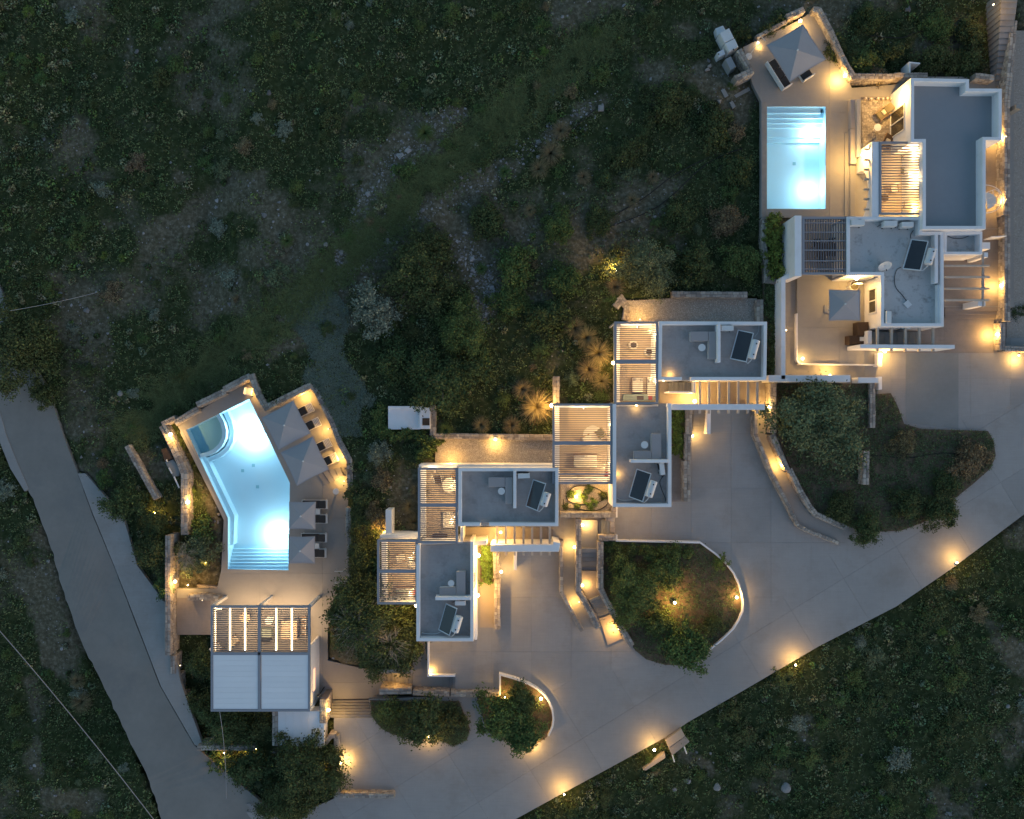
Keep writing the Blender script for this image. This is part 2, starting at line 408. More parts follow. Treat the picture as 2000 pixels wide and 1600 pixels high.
def stone_wall(pts, z, zb, th, label, side=0, closed=False, sz=0.28, sides=True, group='dry stone garden walls'):
    zs = z if isinstance(z, (list, tuple)) else [z] * len(pts)
    c = P(*pts[0], zs[0]); lo = min(zb) if isinstance(zb, (list, tuple)) else zb; t = thing('stone_wall', label, 'stone wall', (c.x, c.y, lo), group=group)
    core = MB(); A, B, zz = wall_mb(core, pts, z, zb, th, closed, side); core.build('core', M['mortar'], t)
    st = MB(); n = len(pts); up = Vector((0, 0, 1))
    for i in range(n if closed else n - 1):
        j = (i + 1) % n; a0, a1, b0, b1 = A[i], A[j], B[i], B[j]
        A0, A1, B0, B1 = Vector((a0.x, a0.y, zs[i])), Vector((a1.x, a1.y, zs[j])), Vector((b0.x, b0.y, zs[i])), Vector((b1.x, b1.y, zs[j]))
        d = ((A1 - A0) + (B1 - B0)) / 2; w = ((B0 - A0) + (B1 - A1)) / 2; pd = w - d.normalized() * w.dot(d.normalized()); 
        stones_quad(st, A0 + (w - pd) * 0, d, pd, up, sz)
        if sides:
            zl = (zb[i] if isinstance(zb, (list, tuple)) else zb); hgt = min(1.4, zs[i] - zl)
            if hgt > 0.25:
                sd = pd.normalized()
                stones_quad(st, A0 - up * hgt, A1 - A0, up * hgt, -sd, sz, 0.035)
                stones_quad(st, B0 - up * hgt, B1 - B0, up * hgt, sd, sz, 0.035)
    so = st.build('stones', M['stone'], t, recalc=False); so['kind'] = 'stuff'
    return t

def lamp(x, y, z, w, label, off=(0, 0, 0.12), kind='wall_lamp', cat='lamp', r=0.08, bulb='bulb', group='small warm outdoor lamps', color=WARM, spot=None):
    c = P(x, y, z); t = thing(kind, label, cat, c, group=group)
    d = Vector(off); bd = -d.normalized() if d.length > 0 else Vector((0, 0, -1))
    h = MB(); h.tube([bd * 0.14, bd * 0.03], 0.05, 8); h.build('housing', M['steel'], t, world=False)
    b = MB(); 
    for k in range(3):
        pass
    bm = bmesh.new(); bmesh.ops.create_icosphere(bm, subdivisions=2, radius=r); me = bpy.data.meshes.new('bulb'); bm.to_mesh(me); bm.free()
    me.materials.append(M['bulbdim' if r <= .04 else bulb]); o = bpy.data.objects.new('bulb', me); COL.objects.link(o); o.parent = t
    ld = bpy.data.lights.new('lamp_light', 'POINT'); ld.energy = w; ld.color = color; ld.shadow_soft_size = 0.04
    lo = bpy.data.objects.new('lamp_light', ld); COL.objects.link(lo); lo.parent = t
    lo.location = d * (1 + (r + 0.05) / max(0.01, d.length))
    return t
# ------------------------------------------------------------------ ground levels
ZP = -1.2      # pool plaza of the angular pool
ZT = 0.3       # deck of the rectangular pool
def zroad(x, y): return -1.5 + 1.5 * min(1, max(0, (y - 1120) / 400.0))

DRIVE_N = [(958, 1030), (1092, 1028), (1092, 940), (1200, 940), (1200, 740), (1500, 740), (1515, 735), (1720, 735), (1720, 660), (2080, 660), (2080, 760), (1780, 850), (1700, 1035), (1640, 1066),
           (1440, 1240), (1240, 1300), (1095, 1335), (975, 1359), (889, 1359), (889, 1321), (837, 1321), (837, 1240), (922, 1240), (922, 1030)]
DRIVE_S = [(652, 1402), (728, 1402), (720, 1366), (889, 1359), (975, 1359), (1095, 1335), (1240, 1300), (1440, 1240), (1640, 1066), (1700, 1035), (1780, 850), (2080, 760), (2180, 640), (2180, 880), (2085, 950), (2000, 1005),
           (1860, 1110), (1750, 1185), (1600, 1262), (1450, 1350), (1345, 1410), (1300, 1440), (1200, 1495), (1080, 1560), (1000, 1604), (900, 1700), (560, 1700), (480, 1585), (560, 1600), (652, 1560)]
slabs('driveway_court', DRIVE_N, 0.0, M['concrete'], (3.0, 4.1), 0, org=(1350, 1060))
slabs('driveway', DRIVE_S, 0.0, M['concrete'], (4.6, 4.2), R(31.5), org=(1240, 1380))
# parking bays behind the garden: their shade laid on as a darker sheet
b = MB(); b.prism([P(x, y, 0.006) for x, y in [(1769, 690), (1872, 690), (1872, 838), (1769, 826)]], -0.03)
o = b.build('bay_shade_patch', M['darkbay']); o['kind'] = 'structure'

POOL_A = [(1498, 208), (1613, 208), (1613, 408), (1498, 408)]
POOL_B = [(363, 840), (486.5, 779), (566, 943), (563.5, 1114), (444.5, 1112), (444.5, 1012)]
DECK_A = [(1486, 197), (1470, 165), (1452, 92), (1560, 40), (1592, 20), (1606, 34), (1642, 125), (1664, 172), (1750, 165), (1780, 150), (1980, 150), (1980, 600), (1844, 600), (1844, 640), (1722, 640), (1722, 545),
          (1556, 545), (1556, 425), (1486, 425)]
slabs('pool_terrace', DECK_A, ZT, M['deck'], (5.2, 4.6), 0, holes=[POOL_A], org=(1620, 100))
slabs('east_path', [(1722, 640), (1844, 640), (1844, 618), (1965, 618), (1965, 690), (1722, 690)], 0.012, M['brownconc'], (4.4, 3.2), 0, org=(1844, 690))
b = MB(); b.prism([P(x, y, ZT + .012) for x, y in [(1844, 448), (1965, 448), (1965, 598), (1844, 598)]], ZT - .02); o = b.build('paved_yard', M['brownconc']); o['kind'] = 'structure'
b = MB(); b.prism([P(x, y, ZT + .012) for x, y in [(1926, 200), (1966, 200), (1966, 446), (1926, 446)]], ZT - .02); o = b.build('side_path', M['brownconc']); o['kind'] = 'structure'
slabs('terrace', [(1557, 545), (1722, 545), (1722, 690), (1715, 711), (1557, 711)], 0.25, M['deck'], (4.2, 3.8), 0, org=(1640, 640))
slabs('terrace_walk', [(1524, 545), (1556, 545), (1556, 712), (1722, 712), (1722, 736), (1524, 736)], 0.004, M['deck'], (3.4, 3.4), 0, org=(1600, 736))

DECK_B = [(345, 828), (492, 742), (518, 795), (604, 755), (617, 769), (645, 826), (661, 866), (678, 898), (680, 957), (677, 1150), (664, 1152), (652, 1190), (640, 1230), (640, 1290), (735, 1312), (748, 1317), (748, 1364), (640, 1366), (412, 1368),
          (412, 1240), (345, 1240), (345, 1150), (424, 1150), (432, 1114), (437, 1016), (352, 842)]
slabs('pool_plaza', DECK_B, ZP, M['deck'], (4.8, 4.2), 0, holes=[POOL_B], org=(630, 1120))
slabs('walkway', [(806, 1252), (836, 1252), (836, 1322), (873, 1322), (873, 1350), (806, 1350)], -0.42, M['deck'], (2.2, 2.2), 0, org=(806, 1322))
slabs('lower_footpath', [(730, 1361), (900, 1357), (900, 1367), (730, 1367), (728, 1362)], -0.62, M['deck'], (4.5, 2.2), 0, org=(622, 1361))

# road and the strip of paving beside it: one sheet each, following the slope
def ribbon(name, L, Rr, m, dz=0.0, kind='structure', jag=0.0):
    def fine(l, s):
        o = []
        for i in range(len(l) - 1):
            for k in range(8):
                u = k / 8; j = 0 if (i == 0 and k == 0) else s; o.append((l[i][0] + (l[i + 1][0] - l[i][0]) * u + rnd.uniform(-j, j), l[i][1] + (l[i + 1][1] - l[i][1]) * u + rnd.uniform(-j, j)))
        return o + [l[-1]]
    L0, R0 = L, Rr
    if jag: L, Rr = fine(L, jag), fine(Rr, jag * .3)
    mb = MB(); n = len(L); vs = []
    for a, c in zip(L, Rr):
        za, zc = zroad(*a) + dz, zroad(*c) + dz
        vs += [P(*a, za), P(*c, zc), P(*c, zc) - Vector((0, 0, .3)), P(*a, za) - Vector((0, 0, .3))]
    fs = [(3, 2, 1, 0)] + [(4 * i + k, 4 * i + (k + 1) % 4, 4 * i + 4 + (k + 1) % 4, 4 * i + 4 + k) for i in range(n - 1) for k in range(4)] + [tuple(4 * (n - 1) + k for k in range(4))]
    mb.add(vs, fs); o = mb.build(name, m); o['kind'] = kind; L, Rr = L0, R0
    for i in range(len(L) - 1):
        PLATES.append(([L[i], Rr[i], Rr[i + 1], L[i + 1]], min(zroad(*L[i]), zroad(*L[i + 1]), zroad(*Rr[i]), zroad(*Rr[i + 1])) + dz))
    return o
ribbon('road', [(-260, 560), (-130, 690), (-50, 790), (0, 850), (28, 915), (66, 975), (100, 1070), (128, 1170), (160, 1255), (200, 1335), (245, 1430), (290, 1520), (312, 1590), (345, 1700)],
       [(-120, 420), (-15, 520), (15, 600), (60, 700), (96, 765), (118, 835), (150, 920), (178, 1000), (222, 1105), (262, 1210), (312, 1340), (378, 1455), (520, 1575), (700, 1700)], M['road'], -0.025, jag=1.6)
ribbon('roadside_paving', [(152, 925), (180, 1000), (223, 1105), (264, 1210), (314, 1340), (380, 1455)], [(166, 925), (240, 1008), (268, 1105), (324, 1180), (352, 1330), (398, 1462)], M['concrete'], 0.01)
ribbon('road_layby', [(-40, 800), (-6, 850), (20, 915), (48, 960)], [(-2, 800), (12, 850), (34, 905), (56, 955)], M['concrete'], 0.012)

# ------------------------------------------------------------------ terrain
def vnoise(x, y, s, seed):
    g = np.random.default_rng(seed).random((64, 64)); u, v = x / s, y / s
    i, j = np.floor(u).astype(int), np.floor(v).astype(int); fu, fv = u - i, v - j; fu = fu * fu * (3 - 2 * fu); fv = fv * fv * (3 - 2 * fv)
    q = lambda a, c: g[a % 64, c % 64]
    return (q(i, j) * (1 - fu) + q(i + 1, j) * fu) * (1 - fv) + (q(i, j + 1) * (1 - fu) + q(i + 1, j + 1) * fu) * fv
BEDS = {}
GREEN = [[(250, 850), (330, 775), (430, 700), (560, 610), (660, 520), (760, 430), (850, 340), (950, 260), (1050, 180), (1200, 60)]]
PALE = [[(560, 640), (640, 540), (700, 450), (730, 370), (800, 280), (900, 220)], [(560, 610), (690, 500), (760, 440)], [(640, 560), (720, 500), (800, 430), (900, 370), (1000, 320), (1080, 260), (1180, 190)], [(930, 640), (960, 560), (900, 480)],
        [(330, 450), (470, 380), (560, 300)], [(520, 700), (600, 640)], [(1180, 440), (1260, 400), (1360, 330)], [(1800, 110), (1860, 90)], [(60, 1330), (75, 1500)], [(100, 1560), (180, 1560)], [(1900, 1180), (2000, 1300)], [(250, 880), (300, 920)],
        [(400, 740), (470, 710)], [(420, 980), (430, 1020)], [(1420, 190), (1440, 230)], [(1300, 1440), (1380, 1500)], [(60, 1130), (110, 1300)]]
def bare_map(px, py):
    x, y = px / S, py / S
    b = 0.55 * vnoise(x, y, 5.5, 3) + 0.30 * vnoise(x, y, 1.9, 4) + 0.15 * vnoise(x, y, 0.7, 5)
    b = (b - 0.47) * 2.8 + 0.12
    for l in PALE: b = b + 0.8 * np.exp(-(dist_poly(px, py, l, False) / 22) ** 2)
    for l in GREEN: b = b - 0.55 * np.exp(-(dist_poly(px, py, l, False) / 34) ** 2)
    b = b - 0.5 * np.clip((170 - px) / 120, 0, 1) * (py < 900)
    b = b - 0.35 * np.exp(-(np.hypot(px - 860, py - 680) / 130) ** 4)
    b = b - 0.25 * (py > 1180) * (px > 1000)
    return np.clip(b, 0, 1)
def base_z(px, py):
    sm = lambda t: np.clip(t, 0, 1) ** 2 * (3 - 2 * np.clip(t, 0, 1))
    z = np.full(px.shape, -0.22)
    west = 1 - sm((px - (400 + 0 * py)) / 110); low = np.where(py < 1400, 1.0, sm(1 - (py - 1400) / 130))
    z = z - 1.5 * west * low
    z = z - 0.25 * sm((py - 1200) / 200) * (px > 900)
    x, y = px / S, py / S
    amp = 0.25 + 0.5 * sm((dist_poly(px, py, [(350, 850), (700, 850), (1100, 800), (1500, 500), (1800, 300), (1800, 900), (900, 1400), (500, 1400)]) - 60) / 300)
    z = z + amp * ((vnoise(x, y, 6, 8) - 0.5) * 0.9 + (vnoise(x, y, 2.2, 9) - 0.5) * 0.5) + 0.10 * (vnoise(x, y, 0.8, 10) - 0.5) + 0.05 * (vnoise(x, y, 0.4, 12) - 0.5)
    return z
EXTRA = [(POOL_A, ZT - 1.7), (POOL_B, ZP - 1.7)]
def terrain_z(px, py):
    z = base_z(px, py)
    for poly, pz in PLATES + EXTRA:
        xs, ys = [p[0] for p in poly], [p[1] for p in poly]
        k = (px > min(xs) - 8) & (px < max(xs) + 8) & (py > min(ys) - 8) & (py < max(ys) + 8)
        if not k.any(): continue
        a, c = px[k], py[k]; ins = pip(a, c, poly) | (dist_poly(a, c, poly) < 5)
        zz = z[k]; zz[ins] = np.minimum(zz[ins], pz - 0.42); z[k] = zz
    return z
def build_terrain():
    gx = np.concatenate([np.linspace(-2500, -420, 40)[:-1], np.arange(-420, 2420, 9.0), np.linspace(2420, 4500, 40)])
    gy = np.concatenate([np.linspace(-2500, -320, 40)[:-1], np.arange(-320, 1920, 9.0), np.linspace(1920, 4100, 40)])
    X, Y = np.meshgrid(gx, gy); sh = X.shape; X, Y = X.ravel(), Y.ravel()
    Z = terrain_z(X, Y); k = (D - Z) / D / S
    V = np.stack([(X - 1000) * k, (800 - Y) * k, Z], 1)
    h, w = sh; i = np.arange(h * w).reshape(h, w)
    F = np.stack([i[:-1, :-1].ravel(), i[1:, :-1].ravel(), i[1:, 1:].ravel(), i[:-1, 1:].ravel()], 1)
    m = bpy.data.materials.new('hillside'); m.use_nodes = True; t = m.node_tree; n = t.nodes; l = t.links; bs = n['Principled BSDF']; bs.inputs['Roughness'].default_value = 0.95; bs.inputs['Specular IOR Level'].default_value = 0.1
    at = n.new('ShaderNodeAttribute'); at.attribute_name = 'bare'; g = n.new('ShaderNodeNewGeometry')
    def nz(s, d=6, r=0.65):
        q = n.new('ShaderNodeTexNoise'); q.inputs['Scale'].default_value = s; q.inputs['Detail'].default_value = d; q.inputs['Roughness'].default_value = r; l.new(g.outputs['Position'], q.inputs['Vector']); return q.outputs[0]
    def ramp(fac, stops):
        q = n.new('ShaderNodeValToRGB'); l.new(fac, q.inputs[0]); e = q.color_ramp.elements
        e[0].position, e[0].color = stops[0][0], (*stops[0][1], 1); e[1].position, e[1].color = stops[-1][0], (*stops[-1][1], 1)
        for p, c in stops[1:-1]: q.color_ramp.elements.new(p).color = (*c, 1)
        return q.outputs[0]
    soil = ramp(nz(3.5), [(0.3, (0.06, 0.055, 0.036)), (0.5, (0.11, 0.102, 0.068)), (0.72, (0.22, 0.205, 0.155))])
    green = ramp(nz(2.2), [(0.3, (0.018, 0.028, 0.010)), (0.55, (0.04, 0.056, 0.022)), (0.75, (0.085, 0.086, 0.045))])
    mx = n.new('ShaderNodeMix'); mx.data_type = 'RGBA'
    ad = n.new('ShaderNodeMath'); ad.operation = 'ADD'; l.new(at.outputs['Fac'], ad.inputs[0])
    sb = n.new('ShaderNodeMath'); sb.operation = 'MULTIPLY_ADD'; l.new(nz(4, 4), sb.inputs[0]); sb.inputs[1].default_value = 0.8; sb.inputs[2].default_value = -0.4; l.new(sb.outputs[0], ad.inputs[1])
    mr = n.new('ShaderNodeMapRange'); l.new(ad.outputs[0], mr.inputs['Value']); mr.inputs['From Min'].default_value = 0.25; mr.inputs['From Max'].default_value = 0.6
    l.new(mr.outputs[0], mx.inputs['Factor']); l.new(green, mx.inputs['A']); l.new(soil, mx.inputs['B']); l.new(mx.outputs['Result'], bs.inputs['Base Color'])
    bp = n.new('ShaderNodeBump'); bp.inputs['Strength'].default_value = 0.8; bp.inputs['Distance'].default_value = 0.06; l.new(nz(9, 6, 0.75), bp.inputs['Height']); l.new(bp.outputs[0], bs.inputs['Normal'])
    o = np_mesh('hillside', V, F, m, attr=('bare', bare_map(X, Y))); o['kind'] = 'structure'
    for p in o.data.polygons: p.use_smooth = True

# ------------------------------------------------------------------ pools
def basin(poly, z, depth, label, name, water_z):
    root = thing(name, label, 'pool', (0, 0, 0), kind=None)
    w = [Vector((*P(x, y, z)[:2], 0)) for x, y in poly]; n = len(w)
    outp = offset_path(w, 0.18 * (1 if sum(w[i].x * w[(i + 1) % n].y - w[(i + 1) % n].x * w[i].y for i in range(n)) < 0 else -1), True)
    sgn = 1 if sum(w[i].x * w[(i + 1) % n].y - w[(i + 1) % n].x * w[i].y for i in range(n)) < 0 else -1
    inr = offset_path(w, -0.006 * sgn, True)
    b = MB(); b.holed([(p.x, p.y, z - 0.04) for p in outp], [[(p.x, p.y, z - 0.04) for p in inr]], z - depth); b.build('basin_wall', M['liner'], root, recalc=False)
    b = MB(); b.prism([(p.x, p.y, z - depth + 0.003) for p in outp], z - depth - 0.15); b.build('basin_floor', M['liner'], root)
    inn = offset_path(w, -0.008 * (1 if sum(w[i].x * w[(i + 1) % n].y - w[(i + 1) % n].x * w[i].y for i in range(n)) < 0 else -1), True)
    b = MB(); b.add([(p.x, p.y, water_z) for p in inn], [tuple(range(n))]); b.build('water', M['water'], root, recalc=False)
    return root
pa = basin(POOL_A, ZT, 1.25, 'rectangular lit swimming pool on the upper terrace beside a clipped hedge', 'swimming_pool', ZT - 0.06)
pb = basin(POOL_B, ZP, 1.25, 'large angular lit swimming pool with a curved tub in its corner', 'swimming_pool', ZP - 0.06)
def pstep(root, pts, z, zb, m='liner', name='pool_step'):
    b = MB(); b.prism([Vector((*P(x, y, z)[:2], z)) for x, y in pts], zb); return b.build(name, M[m], root)
YA = [208.3, 221, 231, 240.5, 250, 269, 279]
for i in range(6):
    z = ZT - 0.22 - i * 0.17; x1 = 1612.7 if i else 1603
    pstep(pa, [(1498.3, YA[i]), (x1, YA[i]), (x1, YA[i + 1]), (1498.3, YA[i + 1])], z, ZT - 1.25)
YB = [1113.4, 1106, 1099.5, 1092.5, 1086, 1079.5, 1072.5, 1065.5]
for i in range(6):
    z = ZP - 0.22 - i * 0.15
    pstep(pb, [(445, YB[i + 1]), (563.2, YB[i + 1]), (563.2, YB[i]), (445, YB[i])], z, ZP - 1.25)
pstep(pb, [(381, 893), (402, 892), (458, 1008), (456, 1064), (440, 1064), (440, 1012)], ZP - 0.5, ZP - 1.25, name='pool_bench')
arc = [(425.5, 810.5), (434, 826), (438, 842), (437, 856), (430, 870), (418, 881), (405, 887), (390, 890.5)]
b = MB(); wall_mb(b, arc, ZP - 0.12, ZP - 1.24, 0.3); b.build('tub_rim', M['liner'], pb)
arc2 = [(440, 805), (449, 824), (453, 842), (451, 861), (443, 877), (428, 889), (410, 897), (396, 900)]
b = MB(); wall_mb(b, arc2, ZP - 0.55, ZP - 1.24, 0.35); b.build('tub_step', M['liner'], pb)
pstep(pb, [(364.5, 840)] + [(x - 2.5, y) for x, y in arc], ZP - 0.75, ZP - 1.2, 'tub', 'tub_floor')
for r_, (x, y) in ((pa, (1551, 320)), (pb, (495, 909)), (pb, (474, 919.5)), (pb, (503, 951))):
    zf = (ZT if r_ is pa else ZP) - 1.25
    c = P(x, y, zf); b = MB(); b.box((c.x, c.y, zf + .012), (0.24, 0.24, .02)); b.build('drain_grate', M['tub'], r_)
def pool_lamp(x, y, z, dx, dy, w, label):
    c = P(x, y, z); t = thing('pool_lamp', label, 'pool lamp', c, group='underwater pool lamps')
    d = Vector((dx, dy, 0)).normalized()
    b = MB(); b.tube([d * 0.0, d * 0.05], 0.15, 16); b.build('ring', M['plastic'], t, world=False)
    b = MB(); b.tube([d * 0.05, d * 0.075], 0.11, 16); b.build('lens', M['poolbulb'], t, world=False)
    ld = bpy.data.lights.new('lamp_light', 'POINT'); ld.energy = w; ld.color = (0.60, 0.87, 1.0); ld.shadow_soft_size = 0.3
    o = bpy.data.objects.new('lamp_light', ld); COL.objects.link(o); o.parent = t; o.location = d * 1.05 + Vector((0, 0, 0.14))
PW = 158
pool_lamp(1612, 262, ZT - 0.55, -1, 0, PW * .55, 'underwater lamp by the steps of the rectangular pool')
pool_lamp(1612, 366, ZT - 0.55, -1, 0, PW * .5, 'underwater lamp at the deep end of the rectangular pool')
pool_lamp(517, 842, ZP - 0.55, -0.88, -0.45, PW, 'underwater lamp of the angular pool next to the big parasols')
pool_lamp(564, 1046, ZP - 0.55, -1, 0, PW, 'underwater lamp of the angular pool near its steps')
pool_lamp(500, 810, ZP - 0.6, -0.6, -0.6, PW * .35, 'underwater lamp in the pointed end of the angular pool')
# raised coping along the open edge of the angular pool
cop = [(354, 843), (440, 1014), (440.5, 1114)]
white_wall(cop, ZP + 0.02, ZP - 1.6, 0.26, 'narrow grey coping wall along the garden edge of the angular pool', m='deck', cat='coping')
white_wall([(1492.5, 199), (1492.5, 424)], ZT + 0.02, -0.6, 0.38, 'pale stone coping strip between the rectangular pool and scrub', m='stone', cat='coping')
# ------------------------------------------------------------------ houses
def house(label, outline, ztop, deck, th, roofm, base=-0.3, path=None, gap=None):
    w = [Vector((*P(x, y, ztop)[:2], 0)) for x, y in outline]; n = len(w)
    c = sum(w, Vector()) / n
    t = thing('house', label, 'house', (c.x, c.y, 0))
    inn = offset_path(w, -th * 0.5, True)
    b = MB(); b.prism([(p.x, p.y, deck - 0.05) for p in inn], base); b.build('core', M['white'], t)
    b = MB(); wall_mb(b, path or outline, ztop, base, th, path is None, -1); b.build('wall', M['white'], t, bev=0.025)
    if gap:
        b = MB(); wall_mb(b, gap, deck + 0.006, base, th, False, -1); b.build('threshold', M[roofm], t)
    inn = offset_path(w, -th * 0.9, True)
    b = MB(); b.prism([(p.x, p.y, deck) for p in inn], deck - 0.06); b.build('roof', M[roofm], t)
    return t
HA = house('largest white house with a smooth blue-grey roof beside the rectangular pool', [(1779, 152), (1893, 154.5), (1893, 172.6), (1957, 173), (1957, 274), (1925.6, 274), (1925.6, 448), (1802, 448), (1802, 278), (1779, 278)], 3.1, 2.35, 0.24, 'roofblue')
HB = house('white house with a stained pale roof carrying the satellite dish', [(1654, 423), (1801, 423), (1801, 452), (1843.6, 452), (1843.6, 638), (1720.6, 638), (1720.6, 538), (1654, 538)], 2.7, 2.2, 0.24, 'roofpale')
HX = house('small low white annex box with an open grey roof beside the satellite dish house', [(1844, 452), (1919, 452), (1919, 497), (1844, 497)], 2.5, 1.9, 0.2, 'roofpale')
HC = house('white house with roof terrace near the curved ramp and the big olive tree', [(1287, 627.5), (1498.5, 628.3), (1497, 743), (1285.5, 743)], 3.0, 2.5, 0.24, 'roofgrey',
           path=[(1350, 743), (1497, 743), (1498.5, 628.3), (1287, 627.5), (1285.5, 743), (1332, 743)][::-1], gap=[(1350, 743), (1332, 743)])
HD = house('white house with roof terrace beside the gravel planter', [(1197, 788), (1311.5, 788), (1311.5, 990.6), (1197, 990.6)], 3.0, 2.45, 0.24, 'roofgrey',
           path=[(1304, 788), (1311.5, 788), (1311.5, 990.6), (1197, 990.6), (1197, 789)], gap=[(1286, 788), (1304, 788)])
HE = house('white house with roof terrace south of the long gravel strip', [(895, 914), (1091, 914), (1091, 1028), (895, 1028)], 3.0, 2.5, 0.24, 'roofgrey',
           path=[(938, 1028), (895, 1028), (895, 914), (1091, 914), (1091, 1028), (955, 1028)], gap=[(955, 1028), (938, 1028)])
HF = house('white house with roof terrace beside the twiggy dark tree', [(813, 1062), (925, 1057), (925, 1253), (813, 1253)], 3.0, 2.45, 0.24, 'roofgrey',
           path=[(925, 1058), (925, 1253), (813, 1253), (813, 1064)], gap=[(904, 1058), (924, 1058)])

def door_on_wall(root, p0, p1, out, h, z0, name='door', lit=None, panes=2):
    """a framed glazed opening on a wall between world points p0 and p1, facing out"""
    p0, p1 = Vector((p0.x, p0.y, 0)), Vector((p1.x, p1.y, 0)); d = (p1 - p0); L = d.length; d.normalize(); o = Vector(out).normalized()
    f = MB(); w = 0.07
    q = lambda u, z: p0 + d * u + Vector((0, 0, z)) + o * 0.03
    for u in [w / 2 + i * (L - w) / panes for i in range(panes + 1)]: f.bar(q(u, z0), q(u, z0 + h), w, 0.08)
    f.bar(q(0, z0 + h - w / 2) + o * .004, q(L, z0 + h - w / 2) + o * .004, 0.085, w); f.bar(q(0, z0 + w / 2) + o * .004, q(L, z0 + w / 2) + o * .004, 0.085, w)
    fr = f.build(name, M['plastic'], root)
    for i in range(panes):
        g = MB(); a = q(w + i * (L - w) / panes, 0) - o * 0.015; bq = q((i + 1) * (L - w) / panes, 0) - o * 0.015
        g.hexa([a + Vector((0, 0, z0 + w)), bq + Vector((0, 0, z0 + w)), bq - o * .01 + Vector((0, 0, z0 + w)), a - o * .01 + Vector((0, 0, z0 + w))],
               [a + Vector((0, 0, z0 + h - w)), bq + Vector((0, 0, z0 + h - w)), bq - o * .01 + Vector((0, 0, z0 + h - w)), a - o * .01 + Vector((0, 0, z0 + h - w))])
        pn = g.build('pane', M[lit or 'pane'], fr)
xw = P(1779, 152, 3.1).x
door_on_wall(HA, Vector((xw, P(0, 223, 0.3).y, 0)), Vector((xw, P(0, 273, 0.3).y, 0)), (-1, 0, 0), 2.0, 0.35, 'glazed_door')
xw = P(1720.6, 538, 2.7).x
door_on_wall(HB, Vector((xw, P(0, 566, 1).y, 0)), Vector((xw, P(0, 614, 1).y, 0)), (-1, 0, 0), 1.15, 0.95, 'window')
yw = P(1654, 538, 2.7).y
door_on_wall(HB, Vector((P(1690, 0, 1).x, yw, 0)), Vector((P(1714, 0, 1).x, yw, 0)), (0, -1, 0), 2.0, 0.28, 'glazed_door')
yw = P(0, 638, 2.7).y
door_on_wall(HB, Vector((P(1745, 0, 1).x, yw, 0)), Vector((P(1766, 0, 1).x, yw, 0)), (0, -1, 0), 1.9, 0.1, 'door', panes=1)
xw = P(925, 0, 3).x
door_on_wall(HF, Vector((xw, P(0, 1112, 1).y, 0)), Vector((xw, P(0, 1140, 1).y, 0)), (1, 0, 0), 1.0, 1.2, 'window')
# thicker parapet return on the satellite dish house
b = MB(); wall_mb(b, [(1829, 453), (1829, 553)], 2.69, 2.1, 0.26); b.build('parapet', M['white'], HB, bev=0.02)
b = MB(); wall_mb(b, [(1834, 556), (1834, 636)], 2.55, 2.1, 0.18); b.build('parapet', M['white'], HB, bev=0.02)

def divider(root, pts): 
    b = MB(); wall_mb(b, pts, 3.25, 2.45, 0.22); b.build('dividing_wall', M['white'], root, bev=0.03)
divider(HC, [(1404.5, 634), (1404.5, 708)])
divider(HD, [(1232, 901), (1305, 901)])
divider(HE, [(1005.5, 920), (1005.5, 993)])
divider(HF, [(850, 1169.5), (919, 1169.5)])
for root, q in ((HC, [(1352, 766), (1357, 766), (1357, 745)]),):
    b = MB(); wall_mb(b, [(1307, 766), (1357, 766), (1357, 746)], 1.9, 0.0, 0.12); b.build('stair_wall', M['white'], root)

# ------------------------------------------------------------------ furniture and roof equipment builders
def l_bench(r1, r2, z, label):
    c = P((r1[0] + r1[2]) / 2, (r1[1] + r1[3]) / 2, z); t = thing('corner_bench', label, 'bench', (c.x, c.y, z), group='L-shaped roof terrace benches')
    for r in (r1, r2):
        q = [P(x, y, z + 0.42) for x, y in ((r[0], r[1]), (r[2], r[1]), (r[2], r[3]), (r[0], r[3]))]; ce = sum(q, Vector()) / 4
        b = MB(); b.prism([ce + (p - ce) * 0.95 - Vector((0, 0, .12)) for p in q], z); b.build('base', M['plastic'], t)
        b = MB(); b.prism([ce + (p - ce) * 0.995 for p in q], z + 0.3); b.build('cushion', M['cushion'], t, bev=0.035)
def round_table(x, y, z, r, h, label, m='plastic', group='round white side tables'):
    c = P(x, y, z + h); t = thing('round_table', label, 'table', (c.x, c.y, z), group=group)
    b = MB(); b.cyl((0, 0, h - 0.03), r, 0.03, 32); b.build('tabletop', M[m], t, world=False, bev=0.006)
    b = MB(); b.cyl((0, 0, 0.02), 0.035, h - 0.05, 10); b.build('stem', M['steel'], t, world=False)
    b = MB(); b.cyl((0, 0, 0), r * 0.55, 0.02, 24); b.build('foot', M[m], t, world=False)
    return t
def ac_unit(x, y, z, w, d, rz, label):
    c = P(x, y, z + 0.55); t = thing('air_conditioner', label, 'air conditioner', (c.x, c.y, z), rz, group='air conditioning units on the roofs')
    b = MB(); b.box((0, 0, 0.36), (w, d, 0.58)); b.build('casing', M['plastic'], t, world=False, bev=0.02)
    b = MB(); b.tube([(-w * 0.18, -d / 2 - 0.002, 0.36), (-w * 0.18, -d / 2 - 0.03, 0.36)], 0.22, 20); b.build('fan_grille', M['black'], t, world=False)
    for s in (-1, 1):
        b = MB(); b.box((s * w * 0.36, 0, 0.035), (0.07, d * 1.25, 0.07)); b.build('foot', M['black'], t, world=False)
    b = MB(); b.tube([(w / 2, 0, 0.2), (w / 2 + 0.12, 0, 0.18), (w / 2 + 0.2, 0.1, 0.03)], 0.02, 6); b.build('pipe', M['black'], t, world=False)
    return t
